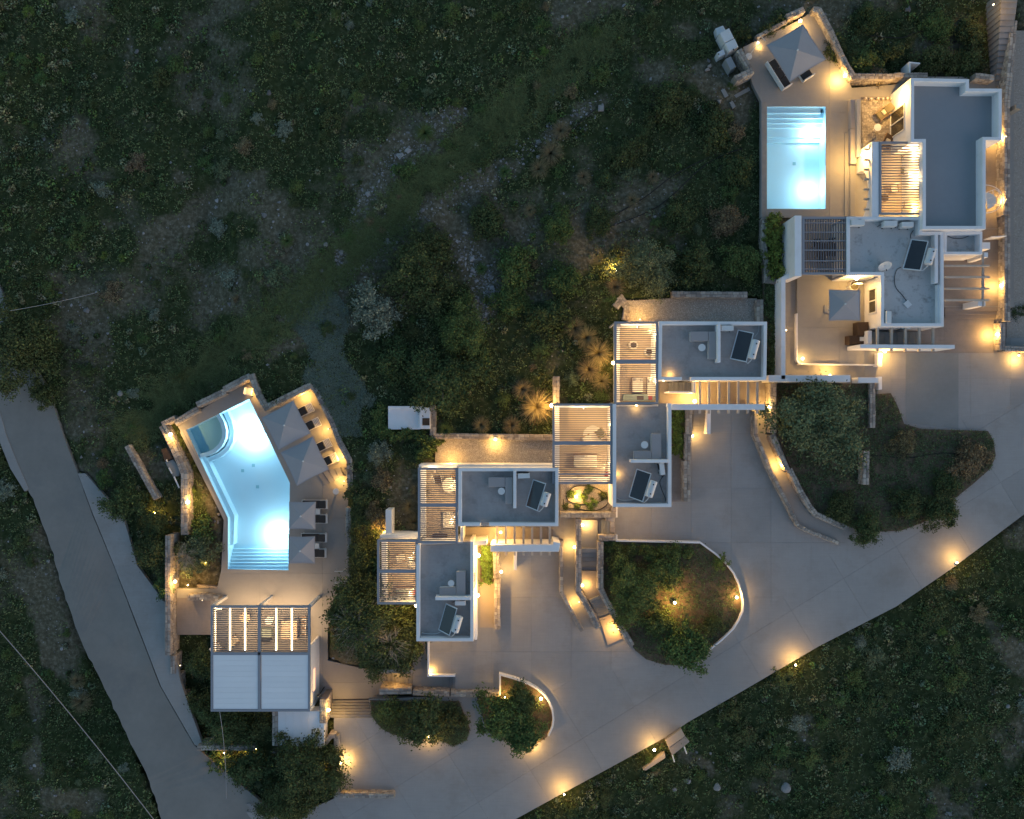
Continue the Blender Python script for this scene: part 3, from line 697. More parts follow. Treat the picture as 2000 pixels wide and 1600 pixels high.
def solar_heater(c4, tank, z, label):
    """c4: top edge a, b (next to the tank) then c, d, pixels; tank: two pixels"""
    hs = [z + 0.22, z + 0.85, z + 0.85, z + 0.22]
    q = [P(*p, h) for p, h in zip(c4, hs)]; ce = sum(q, Vector()) / 4
    t = thing('solar_water_heater', label, 'solar water heater', (ce.x, ce.y, z), group='solar water heaters on the roofs')
    nrm = (q[1] - q[0]).cross(q[3] - q[0]).normalized(); nrm = nrm if nrm.z > 0 else -nrm
    b = MB(); b.hexa([p - nrm * 0.08 for p in q], q); b.build('collector', M['glassdark'], t)
    f = MB()
    for i in range(4): 
        f.bar(q[i] - nrm * 0.03 + nrm * 0.001 * i, q[(i + 1) % 4] - nrm * 0.03 + nrm * 0.001 * i, 0.06, 0.1)
    f.build('frame', M['tank'], t)
    a, c = P(*tank[0], z + 0.95), P(*tank[1], z + 0.95)
    b = MB(); d = (c - a).normalized(); b.tube([a - d * .04, a, a + d * .03, c - d * .03, c, c + d * .04], 0.27, 20)
    for k in range(20):
        b.v[k] = tuple((Vector(b.v[k]) - a) * 0.7 + a); b.v[-1 - k] = tuple((Vector(b.v[-1 - k]) - c) * 0.7 + c)
    tk = b.build('tank', M['tank'], t, smooth=False)
    for k, u in enumerate((0.2, 0.8)):
        p = a + (c - a) * u; s = MB(); s.bar((p.x, p.y, z), (p.x, p.y, z + 0.7), 0.05, 0.05); s.build('leg', M['steel'], t)
        s = MB(); s.bar(q[1] + (q[2] - q[1]) * u - nrm * .1, Vector((*(q[1] + (q[2] - q[1]) * u)[:2], z)), 0.04, 0.04); s.build('leg', M['steel'], t)
        s = MB(); s.bar(q[0] + (q[3] - q[0]) * u - nrm * .1, Vector((*(q[0] + (q[3] - q[0]) * u)[:2], z)), 0.04, 0.04); s.build('leg', M['steel'], t)
        s = MB(); s.tube([p + Vector((0, 0, .255)), p + Vector((0, 0, .29))], 0.05, 10); s.build('valve', M['black'], t)
    s = MB(); s.tube([c + Vector((0, 0, .1)), c + d * .18 + Vector((0, 0, .02)), (c + q[2]) / 2 + d * .25, q[2]], 0.025, 6); s.build('pipe', M['tank'], t)
def cable(pts, z, r, label, m='black', name='cable', cat='cable'):
    w = [P(x, y, (z if isinstance(z, (int, float)) else z[i])) for i, (x, y) in enumerate(pts)]
    s = []
    for i in range(len(w) - 1):      # Catmull-Rom
        p0, p1, p2, p3 = w[max(i - 1, 0)], w[i], w[i + 1], w[min(i + 2, len(w) - 1)]
        for k in range(5):
            u = k / 5; s.append(0.5 * ((2 * p1) + (p2 - p0) * u + (2 * p0 - 5 * p1 + 4 * p2 - p3) * u * u + (3 * p1 - p0 - 3 * p2 + p3) * u ** 3))
    s.append(w[-1]); b = MB(); b.tube(s, r, 6); return tag(b.build(name, M[m], recalc=False), label, cat)

l_bench((1348.5, 647.5, 1384, 666.5), (1384.3, 647.5, 1400, 702), 2.5, 'L-shaped taupe bench on the terrace of the house near the curved ramp')
l_bench((1238, 881, 1272, 898), (1272.3, 847, 1291.5, 898), 2.45, 'L-shaped taupe bench on the terrace beside the gravel planter')
l_bench((953.6, 932.4, 986.3, 951.6), (986.6, 932.4, 1001.5, 985), 2.5, 'L-shaped taupe bench on the terrace south of the gravel strip')
l_bench((858, 1147.5, 890.7, 1165), (891, 1116, 909, 1165), 2.45, 'L-shaped taupe bench on the terrace beside the twiggy dark tree')
round_table(1371, 679, 2.5, 0.26, 0.45, 'round white table inside the bench near the curved ramp')
round_table(1259, 869, 2.45, 0.26, 0.45, 'round white table by the bench beside the gravel planter')
round_table(979.4, 959.6, 2.5, 0.25, 0.45, 'round white table by the bench south of the gravel strip')
round_table(881, 1139.5, 2.45, 0.23, 0.45, 'round white table by the bench near the twiggy tree')
solar_heater([(1441.5, 645), (1471, 651), (1457, 706.6), (1426.5, 700.3)], [(1477, 665), (1467.5, 700)], 2.5, 'solar water heater on the roof near the curved ramp')
solar_heater([(1243.8, 916.3), (1271, 925.4), (1254.7, 979.7), (1228.4, 970)], [(1277, 940), (1267, 970)], 2.45, 'solar water heater on the roof beside the gravel planter')
solar_heater([(1041.4, 937), (1065.4, 945), (1049, 997.4), (1027, 988)], [(1069.5, 963), (1061.5, 988)], 2.5, 'solar water heater on the roof south of the gravel strip')
solar_heater([(871, 1179), (892, 1189), (877.4, 1241), (856.6, 1229.6)], [(897.5, 1204), (888.5, 1234)], 2.45, 'solar water heater on the roof beside the twiggy tree')
solar_heater([(1780, 468), (1812, 471.5), (1797, 528), (1763.5, 524.5)], [(1821, 487), (1812, 516)], 2.2, 'solar water heater with large black panel near the satellite dish')
ac_unit(1420.5, 641, 2.5, 0.85, 0.36, math.pi, 'air conditioner behind the divider of the roof near the curved ramp')
ac_unit(1293, 916, 2.45, 0.85, 0.34, R(-83), 'air conditioner in the roof corner beside the gravel planter')
ac_unit(1023, 929.5, 2.5, 0.85, 0.34, R(183), 'air conditioner on the roof south of the gravel strip')
ac_unit(899, 1178, 2.45, 0.75, 0.3, math.pi, 'air conditioner behind the divider of the roof by the twiggy tree')
ac_unit(1675, 435, 2.2, 0.95, 0.4, math.pi, 'air conditioner alone at the pergola corner of the pale roof')
ac_unit(1739, 437, 2.2, 0.92, 0.4, math.pi, 'middle one of three air conditioners along the pale roof parapet')
ac_unit(1772, 439, 2.2, 0.82, 0.36, math.pi, 'air conditioner on the pale roof nearest the big blue-grey roof')
ac_unit(1735, 620, 2.2, 0.85, 0.36, R(90), 'air conditioner standing in the far corner of the pale roof')
# satellite dish
c = P(1725, 519, 2.4); t = thing('satellite_dish', 'white satellite dish on a tripod on the stained pale roof', 'satellite dish', (c.x, c.y, 2.2))
b = MB(); prof = [(0.02, 0), (0.2, 0.02), (0.36, 0.07), (0.46, 0.13)]; rings = []; n = 28
tilt = Matrix.Rotation(R(52), 3, 'X')
for r_, h_ in prof: rings.append([tilt @ Vector((r_ * math.cos(2 * math.pi * k / n), r_ * math.sin(2 * math.pi * k / n), h_)) + Vector((0, 0, .35)) for k in range(n)])
b.add([v for q in rings for v in q], [(i * n + k, i * n + (k + 1) % n, (i + 1) * n + (k + 1) % n, (i + 1) * n + k) for i in range(3) for k in range(n)] + [tuple(range(n))])
do = b.build('dish', M['plastic'], t, world=False, smooth=True, recalc=False); sm = do.modifiers.new('thickness', 'SOLIDIFY'); sm.thickness = 0.012
b = MB(); b.tube([tilt @ Vector((0, -.44, .12)) + Vector((0, 0, .35)), tilt @ Vector((0, 0, .5)) + Vector((0, 0, .35))], 0.015, 6); b.build('feed_arm', M['black'], t, world=False)
b = MB(); b.tube([tilt @ Vector((0, 0, .46)) + Vector((0, 0, .35)), tilt @ Vector((0, 0, .58)) + Vector((0, 0, .35))], 0.035, 8); b.build('receiver', M['black'], t, world=False)
b = MB()
for a_ in (90, 210, 330): b.tube([(0, 0, .35), (.3 * math.cos(R(a_)), .3 * math.sin(R(a_)), 0)], 0.018, 6)
b.build('tripod', M['steel'], t, world=False)
b = MB(); c = P(1772.5, 594.5, 2.26); b.box(c, (0.46, 0.42, 0.1), R(-50)); tag(b.build('junction_box', M['plastic'], bev=.01), 'flat white square box at the end of the roof cable', 'box')
cable([(1771, 588), (1761, 575), (1750, 562), (1747, 545), (1751, 528), (1760, 522)], 2.23, 0.02, 'black cable curving across the pale roof to the white box')
cable([(1779, 466), (1779, 458), (1784, 450)], 2.23, 0.02, 'short black cable from the big solar panel to the parapet')
cable([(1823, 520), (1826, 508), (1822, 480), (1823, 462), (1827, 455)], 2.24, 0.02, 'black cable behind the tank on the pale roof')
cable([(1846, 458), (1860, 465), (1878, 466), (1892, 461), (1903, 456)], 1.95, 0.02, 'sagging black cable inside the low annex roof')
cable([(1205, 973), (1215, 977), (1235, 976), (1242, 974)], 2.48, 0.025, 'white pipe along the parapet beside the gravel planter', 'tank', 'pipe', 'pipe')
cable([(824, 1236), (835, 1238), (850, 1238), (862, 1234)], 2.48, 0.025, 'white pipe along the parapet by the twiggy tree', 'tank', 'pipe', 'pipe')
cable([(1298, 927), (1289, 940), (1292, 955), (1299, 972), (1300, 978)], 2.48, 0.02, 'thin black cable from the air conditioner beside the gravel planter')
cable([(1482, 636), (1481, 648), (1474, 658)], 2.48, 0.025, 'white pipe rising to the tank near the curved ramp', 'tank', 'pipe', 'pipe')

# ------------------------------------------------------------------ pergolas
def pergola(label, r, z, zb, sections, beams, axis='h', x_in=None, posts=((0, 0), (1, 0), (0, 1), (1, 1)), fw=0.16, sw=0.055, sh=0.13, group='grey slatted pergolas'):
    x0, y0, x1, y1 = r; c = P((x0 + x1) / 2, (y0 + y1) / 2, z); t = thing('pergola', label, 'pergola', (c.x, c.y, zb), group=group)
    def bm_(a, b_, w, h=0.2, dz=0.0, name='beam'):
        m = MB(); m.bar(P(*a, z - h / 2 + dz), P(*b_, z - h / 2 + dz), w, h); return m.build(name, M['steel'], t)
    hp = fw * S / 2 * 1.05
    bm_((x0, y0 + hp), (x1, y0 + hp), fw); bm_((x0, y1 - hp), (x1, y1 - hp), fw)
    bm_((x0 + hp, y0 + 2 * hp + .2), (x0 + hp, y1 - 2 * hp - .2), fw); bm_((x1 - hp, y0 + 2 * hp + .2), (x1 - hp, y1 - 2 * hp - .2), fw)
    for bb in beams: bm_(*bb[:2], bb[2], 0.18, 0.003)
    xa, xb = x0 + 2 * hp, x1 - 2 * hp
    if axis == 'h':
        L = P(xb, 0, z).x - P(xa, 0, z).x; me = MB().box((0, 0, 0), (L - 0.01, sw, sh)).mesh('slat')
    else:
        L = P(0, y0 + 2 * hp, z).y - P(0, y1 - 2 * hp, z).y; me = MB().box((0, 0, 0), (sw, L - 0.01, sh)).mesh('slat')
    me.materials.append(M['slat'])
    for (s0, s1, n) in sections:
        for i in range(n):
            u = s0 + (s1 - s0) * (i + 0.5) / n
            p = P((xa + xb) / 2, u, z - 0.09) if axis == 'h' else P(u, (y0 + y1) / 2, z - 0.09)
            share(me, 'slat', t, (p.x - c.x + rnd.uniform(-.004, .004), p.y - c.y, z - 0.09 - zb))
    for a, b_ in posts:
        pw, pm = (0.2, 'plastic') if 'bar pav' in label else (0.11, 'steel')
        p = P(x0 + hp + a * (x1 - x0 - 2 * hp), y0 + hp + b_ * (y1 - y0 - 2 * hp), z)
        m = MB(); m.box((p.x, p.y, (z - 0.2 + zb) / 2), (pw, pw, z - 0.2 - zb)); m.build('post', M[pm], t)
    return t
pergola('slatted pergola of the house near the curved ramp, with two round stools under it', (1199.5, 628.5, 1285, 790), 2.95, 0, [(635, 701, 16), (713, 783, 19)], [((1203, 706.5), (1281, 706.5), 0.32)])
pergola('widest slatted pergola, over the round rug and the patterned bed', (1079, 788.5, 1196, 945.5), 2.85, 0, [(795, 861, 16), (871, 923, 13), (929, 941, 3)], [((1083, 865.5), (1192, 865.5), 0.28), ((1083, 926), (1192, 926), 0.12)])
pergola('slatted pergola of the house south of the gravel strip', (816.5, 913.5, 894.5, 1061), 2.9, 0, [(919, 982, 16), (991, 1056, 17)], [((820, 986.5), (891, 986.5), 0.26)])
pergola('slatted pergola over the bright patio behind the twiggy dark tree', (737, 1054, 816, 1180), 2.85, 0, [(1060, 1111, 13), (1120, 1174, 14)], [((741, 1115.5), (812, 1115.5), 0.26)])
pergola('brightly lit slatted pergola between arched wall and blue-grey roof', (1716, 277.5, 1801.5, 420), 2.7, ZT, [(284, 415, 25)], [], sw=0.06)
pergola('pergola of lengthwise slats by the clipped hedge', (1566, 424, 1655, 537), 2.6, ZT, [(1571, 1650, 16)], [((1570, y), (1651, y), 0.06) for y in (436, 454, 471, 489, 510, 526)], axis='v', sw=0.06)
# bar pavilion: louvred half and closed half under one frame
ZB = 1.5
bar = pergola('bar pavilion roof, half open louvres with strip lights, half closed white panels', (412.5, 1182.5, 606.5, 1389), ZB, ZP, [(1189, 1273, 20)], [((507, 1186), (507, 1386), 0.2), ((416, 1276), (603, 1276), 0.2)],
              posts=((0, 0), (0.487, 0), (1, 0), (0, 1), (1, 1)), sw=0.05, group='bar pavilion')
for k, (xa, xb) in enumerate(((416.5, 503.5), (510.5, 602.5))):
    for j in range(10):
        ya, yb = 1279.5 + j * 10.55, 1279.5 + (j + 1) * 10.55
        q = [P(x, y, ZB - 0.03) for x, y in ((xa, ya + .06), (xb, ya + .06), (xb, yb - .06), (xa, yb - .06))]
        b = MB(); b.prism(q, ZB - 0.09); b.build('roof_board', M['panel'], bar, bev=.006)
for i, x in enumerate((449.6, 479, 539.7, 570.3)):
    c = P(x, 1229, ZB - 0.02); t = thing('strip_light', ['strip light nearest the dotted string under the bar louvres', 'strip light just before the middle beam of the bar', 'strip light just after the middle beam of the bar', 'strip light of the bar nearest the white side wall'][i], 'strip light', c, group='strip lights under the bar louvres')
    b = MB(); b.box((0, 0, 0), (0.13, 3.15, 0.03)); b.build('channel', M['steel'], t, world=False)
    b = MB(); b.box((0, 0, 0.035), (0.08, 3.05, 0.03)); b.build('led_tube', M['led'], t, world=False)
    ld = bpy.data.lights.new('lamp_light', 'AREA'); ld.shape = 'RECTANGLE'; ld.size = 0.1; ld.size_y = 3.0; ld.energy = 48; ld.color = (1.0, 0.64, 0.32)
    o = bpy.data.objects.new('lamp_light', ld); COL.objects.link(o); o.parent = t; o.location = (0, 0, -0.24)
c = P(421, 1229, ZB - .3); t = thing('string_light', 'string of small round bulbs along the edge of the bar louvres', 'string lights', c)
b = MB(); b.tube([(0, 1.6, 0), (0, -1.6, 0)], 0.012, 6); b.build('cord', M['black'], t, world=False)
bm = bmesh.new(); bmesh.ops.create_icosphere(bm, subdivisions=1, radius=0.05); me = bpy.data.meshes.new('small_bulb'); bm.to_mesh(me); bm.free(); me.materials.append(M['bulbdim'])
for k in range(20): share(me, 'small_bulb', t, (0, 1.55 - k * 0.163, 0.02))
for k in range(3): share(me, 'small_bulb', t, (0.12 + k * 0.15, 1.5, 0.02))
# side wall of the bar with its lit window
bw = white_wall([(604.5, 1262), (604.5, 1388)], ZB - 0.22, ZP, 0.16, 'white side wall of the bar pavilion with a glowing slot window'); BASE[bw.name] = Vector((0, 0, 0))
xw = P(604.5, 0, ZB - .22).x + 0.08
b = MB(); ya, yb = P(0, 1303, 0).y, P(0, 1345, 0).y; b.box((xw + 0.012, (ya + yb) / 2, 0.35), (0.02, abs(yb - ya), 0.5)); b.build('window', M['lit'], bw)
# annex roof in front of the bar
b = MB(); q = [P(x, y, 0.7) for x, y in ((543, 1389.5), (633, 1389.5), (633, 1461), (628, 1462), (543, 1455))]
t = thing('annex_building', 'low annex with a plain white ribbed roof next to the bar', 'building', (q[0].x, q[0].y, -0.2))
b.prism([p + Vector((0, 0, -0.06)) for p in q], -0.4); b.build('wall', M['white'], t)
for k in range(6):
    u0, u1 = k / 6, (k + 1) / 6; A = lambda u: q[0].lerp(q[1], u); B_ = lambda u: q[4].lerp(q[2], u)
    b = MB(); b.prism([A(u0) + Vector((.003, 0, 0)), A(u1) - Vector((.003, 0, 0)), B_(u1) - Vector((.003, 0, 0)), B_(u0) + Vector((.003, 0, 0))], 0.64); b.build('roof_board', M['panel'], t, bev=.006)
PLATES.append(([(543, 1389), (640, 1389), (650, 1462), (543, 1457)], 0.0))
# ------------------------------------------------------------------ white walls and beams
white_wall([(1530, 741), (1530, 545), (1543, 537)], 1.5, -0.3, 0.32, 'long white wall between the terrace and the dark garden strip')
b = MB(); wall_mb(b, [(1559, 421), (1559, 540)], 2.65, -0.3, 0.5); tag(b.build('pergola_wall', M['white'], bev=.03), 'thick white wall carrying the pergola beside the clipped hedge', 'wall')
white_wall([(1501, 739.5), (1661, 739.5)], 1.5, -0.3, 0.5, 'broad white beam wall above the big olive tree')
white_wall([(1676, 742.5), (1716, 742.5)], 1.0, -0.3, 0.4, 'short white wall block at the driveway end of the terrace walk')
white_wall([(1719.5, 736), (1719.5, 761)], 0.6, -0.3, 0.25, 'white gatepost wall at the driveway end of the terrace walk')
white_wall([(1680, 676.5), (1865, 677.5)], 2.3, -0.3, 0.28, 'long white wall beside the covered stairs')
white_wall([(1699, 646), (1699, 672)], 1.6, -0.2, 0.3, 'white pier closing the top of the covered stairs')
white_wall([(1718.5, 690), (1718.5, 716)], 0.7, -0.2, 0.35, 'stubby white wall at the terrace kerb corner')
white_wall([(1557, 612), (1557, 703), (1562, 711), (1716, 713)], 0.40, -0.1, 0.1, 'thin white L-shaped kerb around the upper terrace', cat='kerb')
white_wall([(1312, 795), (1494, 795)], 2.5, -0.3, 0.42, 'broad white beam wall crossed by timbers near the curved ramp')
white_wall([(1384.5, 801), (1384, 848)], 0.8, -0.2, 0.3, 'white parapet beside the narrow stairs near the stone planter', m='white')
white_wall([(958, 1071), (1086, 1071), (1088, 1060)], 2.4, -0.3, 0.5, 'broad white beam wall crossed by timbers near the switchback stairs')
white_wall([(925, 1062), (951, 1060)], 2.2, -0.3, 0.3, 'white beam bridging the planter by the brightest wall lamps')
white_wall([(1006.5, 1078), (1006.5, 1114)], 1.2, -0.2, 0.22, 'thin white wall fin below the timber beams by the sandy court')
white_wall([(759, 996), (759, 1044)], 1.2, -0.6, 0.45, 'white wall stub beside the fountain grasses and lit bush')
white_wall([(742, 1049), (816, 1049)], 1.9, -0.3, 0.25, 'white wall along the pergola behind the twiggy tree')
white_wall([(818, 910.5), (1085, 910.5)], 1.8, -0.3, 0.22, 'long white wall facing the gravel strip')
white_wall([(818, 1063.5), (902, 1063.5), (902, 1030)], 2.3, -0.3, 0.22, 'white wall at the foot of the pergola between two roof terraces')
white_wall([(836.5, 1254), (836.5, 1320.5), (889, 1320.5)], 0.35, -0.8, 0.14, 'thin white L-shaped wall around the lower parking terrace')
white_wall([(941, 1060), (929, 1062), (929, 1250)], 1.2, -0.2, 0.2, 'low white plinth wall under the two brightest wall lamps')
white_wall([(1204.5, 990), (1204.5, 1011)], 0.5, -0.2, 0.12, 'short white kerb by the gravel planter')
white_wall([(1204.5, 1045), (1204.5, 1056.5), (1368, 1060), (1398, 1082), (1418, 1100), (1433, 1119), (1443, 1140), (1449, 1161), (1451.5, 1178), (1450.5, 1194), (1443, 1212), (1432, 1229), (1410, 1250), (1387, 1269)], 0.42, -0.2, 0.13, 'curving white kerb wall around the round tree island', cat='kerb')
white_wall([(976.5, 1359), (976.5, 1318), (1005, 1326), (1032, 1336.5), (1050, 1346.5), (1063, 1358), (1072, 1371), (1079, 1388), (1081, 1406), (1079, 1420), (1071, 1438)], 0.42, -0.2, 0.13, 'curving white kerb wall around the small tree bed', cat='kerb')
white_wall([(1919, 480), (1934, 480)], 1.6, 0, 0.5, 'pinkish white pier beside the annex box')
white_wall([(1924.5, 493), (1924.5, 503)], 2.1, 0, 0.4, 'small white pier at the upper end of the timber pergola')
white_wall([(1910, 592), (1925, 592)], 2.1, 0, 0.42, 'white pier at the lower end of the timber pergola')
white_wall([(1936, 463), (1966, 461)], 1.2, 0, 0.08, 'thin white gate leaf beside the long stone wall', cat='gate')
# arched screen wall beside the bright pergola
xa = P(1709.5, 0, 2.66).x; ya, yb = P(0, 277, 2.66).y, P(0, 424, 2.66).y; b = MB()
prof = [(ya, 0.1), (ya, 2.66), (yb, 2.66), (yb, 0.1)]; a0, a1 = ya - 1.55, yb + 0.25
archp = [(a1, 0.1)] + [((a0 + a1) / 2 - (a0 - a1) / 2 * math.cos(u), 0.9 + 1.2 * math.sin(u)) for u in [math.pi * k / 16 for k in range(17)]] + [(a0, 0.1)]
pts = prof + archp; n = len(pts)
for s in (-1, 1): b.v += [(xa + s * 0.25, y, z) for y, z in pts]
b.f = [tuple(range(n)), tuple(range(2 * n - 1, n - 1, -1))] + [(i, (i + 1) % n, (i + 1) % n + n, i + n) for i in range(n)]
aw = b.build('arched_wall', M['white']); tag(aw, 'white arched screen wall with short projecting timber stubs beside the pergola', 'wall')
me = MB().box((0, 0, 0), (0.42, 0.13, 0.13)).mesh('beam_end'); me.materials.append(M['beam'])
for y in (292, 312, 331, 350, 370, 389, 409): share(me, 'beam_end', aw, (xa - 0.4, P(0, y, 2.3).y, 2.25))
def timbers(label, xs, y0, y1, z, w=0.15):
    c = P(sum(xs) / len(xs), (y0 + y1) / 2, z); t = thing('timber_pergola', label, 'pergola', (c.x, c.y, z), group='pale timber beams over the entrances')
    for x in xs:
        m = MB(); m.bar(P(x, y0, z), P(x, y1, z), w, 0.17); m.build('beam', M['beam'], t, bev=.012)
timbers('seven pale timber beams over the entrance court near the curved ramp', (1366.7, 1384.5, 1404, 1423, 1441.6, 1460.4, 1478.7), 745, 808, 2.0)
timbers('seven pale timber beams over the entrance court near the switchback stairs', (970.6, 988, 1005, 1022.4, 1039.4, 1056.6, 1073.6), 1029, 1085, 1.95)
timbers('five pale timber beams over the covered stairs', (1713.5, 1741, 1768, 1795, 1822), 641, 687, 2.0)
t = thing('timber_pergola', 'open frame of pale timber beams beside the long stone wall', 'pergola', P(1888, 552, 2.2), group='pale timber beams over the entrances')
for y in (519.5, 541.5, 564, 586.5):
    m = MB(); m.bar(P(1845, y, 2.2), P(1932, y, 2.2), 0.13, 0.15); m.build('beam', M['beam'], t, bev=.012)
m = MB(); m.bar(P(1919.5, 494, 2.06), P(1919.5, 599, 2.06), 0.14, 0.12); m.build('beam', M['beam'], t, bev=.012)

# ------------------------------------------------------------------ stone walls
SWL = stone_wall
SWL([(341, 826), (387, 799)], -0.75, -2.2, 0.42, 'stone wall stretch at the curved tub corner of the angular pool')
SWL([(384, 791), (440, 764)], -0.55, -2.2, 0.42, 'middle stretch of the stone wall behind the angular pool')
SWL([(437, 761), (489, 734)], -0.35, -2.2, 0.42, 'stone wall stretch at the pointed end of the angular pool')
SWL([(490, 731), (505, 772), (519.5, 796), (604.5, 753.5)], -0.05, -1.6, 0.42, 'bent stone wall between the tub chair and the big parasols')
SWL([(608, 753), (619, 766), (649, 826), (664, 866), (682, 898), (684, 957)], -0.1, -1.6, 0.38, 'curving rubble stone wall behind the row of rotated sun loungers')
SWL([(680.5, 991), (680.5, 1040)], -0.45, -1.6, 0.4, 'upper stretch of low stone wall beside the straight sun loungers')
SWL([(682, 1041), (683, 1128)], -0.6, -1.6, 0.36, 'lower stretch of low stone wall beside the straight sun loungers')
SWL([(681, 1129), (680, 1180)], -0.5, -1.6, 0.22, 'thin grey stone edging above the lit hedge corner')
SWL([(247, 871), (305, 975)], -1.05, -2.3, 0.36, 'straight stone wall at the edge of the equipment yard')
SWL([(317, 831), (334, 866), (352, 905), (360, 926), (360, 1045)], -0.75, -2.3, 0.5, 'curving stone wall beside the pump equipment and garden lamp')
SWL([(316, 829), (342, 816)], -0.75, -2.3, 0.36, 'short stone wall turning the corner above the pump equipment')
SWL([(328, 1046), (327.5, 1280)], -0.3, -2.3, 0.4, 'tall stone retaining wall between the paving and the bar entrance')
SWL([(337.5, 1280), (337.5, 1316)], -0.7, -2.3, 0.36, 'first stepped block below the tall retaining wall')
SWL([(348.5, 1316), (348.5, 1352)], -0.95, -2.3, 0.36, 'second stepped block below the tall retaining wall')
SWL([(358.5, 1352), (358.5, 1387)], -1.1, -2.3, 0.36, 'third stepped block below the tall retaining wall')
SWL([(366, 1168), (398, 1166), (427, 1170)], -0.6, -1.4, 0.4, 'short curved stone wall beside the bar corner steps')
SWL([(385, 1461), (440, 1461), (497, 1462)], 0.2, -1.2, 0.34, 'thin stone wall in the shade of the big trees by the road')
SWL([(657, 1437), (657, 1551)], 0.45, -0.4, 0.32, 'stone wall with a lamp at the entrance of the parking court')
SWL([(664, 1554), (770, 1555)], 0.5, -0.3, 0.34, 'low free standing stone wall at the foot of the parking court')
SWL([(537.5, 1390), (537.5, 1457)], 0.68, -0.5, 0.4, 'stone wall along the side of the white annex roof')
SWL([(631, 1366), (631, 1413)], 0.75, -1.3, 0.48, 'stone pillar wall with a lamp beside the wide steps')
SWL([(632, 1456), (646, 1438), (656, 1438)], 0.5, -0.3, 0.3, 'short angled stone wall behind the annex roof')
SWL([(741, 1351), (804, 1350)], 0.35, -1.3, 0.42, 'stone wall along the stepped side of the corner stairs')
SWL([(806, 1353), (878, 1355)], 0.3, -0.9, 0.38, 'stone wall between the walkway and lower footpath')
SWL([(880, 1356), (975, 1356)], 0.45, -0.7, 0.36, 'pale block stone wall leading to the small tree bed')
SWL([(739, 1311), (806, 1311)], 0.3, -1.3, 0.3, 'stone wall under the edge of the twiggy tree')
SWL([(1346, 800), (1346, 848), (1344, 850), (1343, 898)], 0.75, -0.2, 0.45, 'stone planter wall beside the narrow stairs')
SWL([(1341.5, 900), (1341.5, 980)], 0.9, -0.2, 0.45, 'stone wall continuing from the planter along the court')
SWL([(1476.5, 803), (1476, 848), (1504, 916), (1532, 972), (1559, 1027), (1580, 1038), (1638, 1061)], [0.8, 0.75, 0.65, .55, .45, .4, .3], -0.2, 0.24, 'thin stone wall on the court side of the curved ramp')
SWL([(1510, 748), (1510, 846)], 0.95, -0.2, 0.45, 'straight stone wall at the top of the curved ramp')
SWL([(1508, 848), (1525, 890), (1538, 918)], 0.85, -0.2, 0.36, 'stone wall with lamp between the ramp and the big olive tree')
SWL([(1542, 916), (1565, 962), (1583, 992), (1594, 1005), (1652, 1031)], [0.75, .7, .6, .55, .4], -0.2, 0.36, 'lower garden side stone wall of the curved ramp')
SWL([(969, 1079), (970, 1130)], 0.85, -0.2, 0.42, 'upper part of stone planter wall near the brightest wall lamps')
SWL([(971.5, 1131), (971.5, 1230)], 0.75, -0.2, 0.42, 'long stone wall between the sandy court and the planter passage')
SWL([(1096.5, 1056), (1096.5, 1156), (1137, 1233)], 0.55, -0.2, 0.24, 'thin stone wall on the court side of the switchback path')
SWL([(1130, 1013), (1130, 1156), (1142, 1176), (1169, 1228)], 0.7, -0.2, 0.4, 'middle stone wall between path and switchback stairs')
SWL([(1173, 1058), (1173, 1150), (1185, 1176), (1234, 1262)], 0.75, -0.2, 0.4, 'stone wall between the switchback stairs and round tree island')
SWL([(1094, 1006), (1203, 1006)], 0.75, -0.2, 0.38, 'stone front wall of the gravel planter')
SWL([(1199, 992), (1199, 1000)], 0.75, -0.2, 0.3, 'stone corner return of the gravel planter')
SWL([(1169, 1051), (1203, 1051)], 0.7, -0.2, 0.4, 'square stone block above the round tree island')
SWL([(1182, 1014), (1196, 1014), (1196, 1044)], 0.4, -0.2, 0.3, 'stone edge of the small dark steps')
SWL([(845.5, 791), (845.5, 851)], 0.3, -0.6, 0.4, 'stone wall beside the white outdoor kitchen')
SWL([(843, 852), (1081, 855)], 0.25, -0.6, 0.4, 'long stone edging above the gravel strip with one lamp')
SWL([(1087, 735), (1087, 788)], 0.9, -0.5, 0.42, 'pale wall stub next to the brightest garden lamp')
SWL([(1312, 575), (1460, 576)], 0.4, -0.6, 0.42, 'stone wall above the grey gravel yard')
SWL([(1484, 585), (1484, 629)], 0.35, -0.5, 0.5, 'stone wall at the end of the grey gravel yard')
SWL([(1494, 425), (1492, 470), (1498, 520), (1499, 548), (1530, 551)], 0.4, -0.6, 0.36, 'rough stone edging around the clipped hedge')
SWL([(1537, 33), (1571, 18)], 0.75, -0.5, 0.4, 'stone wall behind the lamp at the big square parasol')
SWL([(1478, 72), (1536, 42)], 0.5, -0.5, 0.25, 'low overgrown stone wall beside the folded lamp stand')
SWL([(1588, 18), (1600, 20), (1622, 60), (1641, 103), (1652, 126)], 0.8, -0.5, 0.42, 'lit stone wall along the far edge of the parasol terrace')
SWL([(1651, 124), (1667, 149), (1746, 150)], 0.95, -0.5, 0.42, 'stone wall overgrown by bushes behind the cobbled patio')
SWL([(1747, 147), (1812, 147)], 1.0, -0.5, 0.34, 'pale stone coping behind the largest white house')
SWL([(1905, 148), (1942, 152)], 1.0, -0.5, 0.4, 'stone wall end between bushes and garden steps')
SWL([(1443, 97), (1467, 138)], 0.9, -0.5, 0.42, 'stone wall shielding the white equipment boxes')
SWL([(1436, 154), (1471, 137)], 1.1, -0.5, 0.42, 'lit stone wall end below the dark equipment box')
SWL([(1981, 40), (1975, 110), (1967, 200), (1967, 420)], 1.2, -0.3, 0.42, 'tall rough stone wall along the side path', group='long side walls')
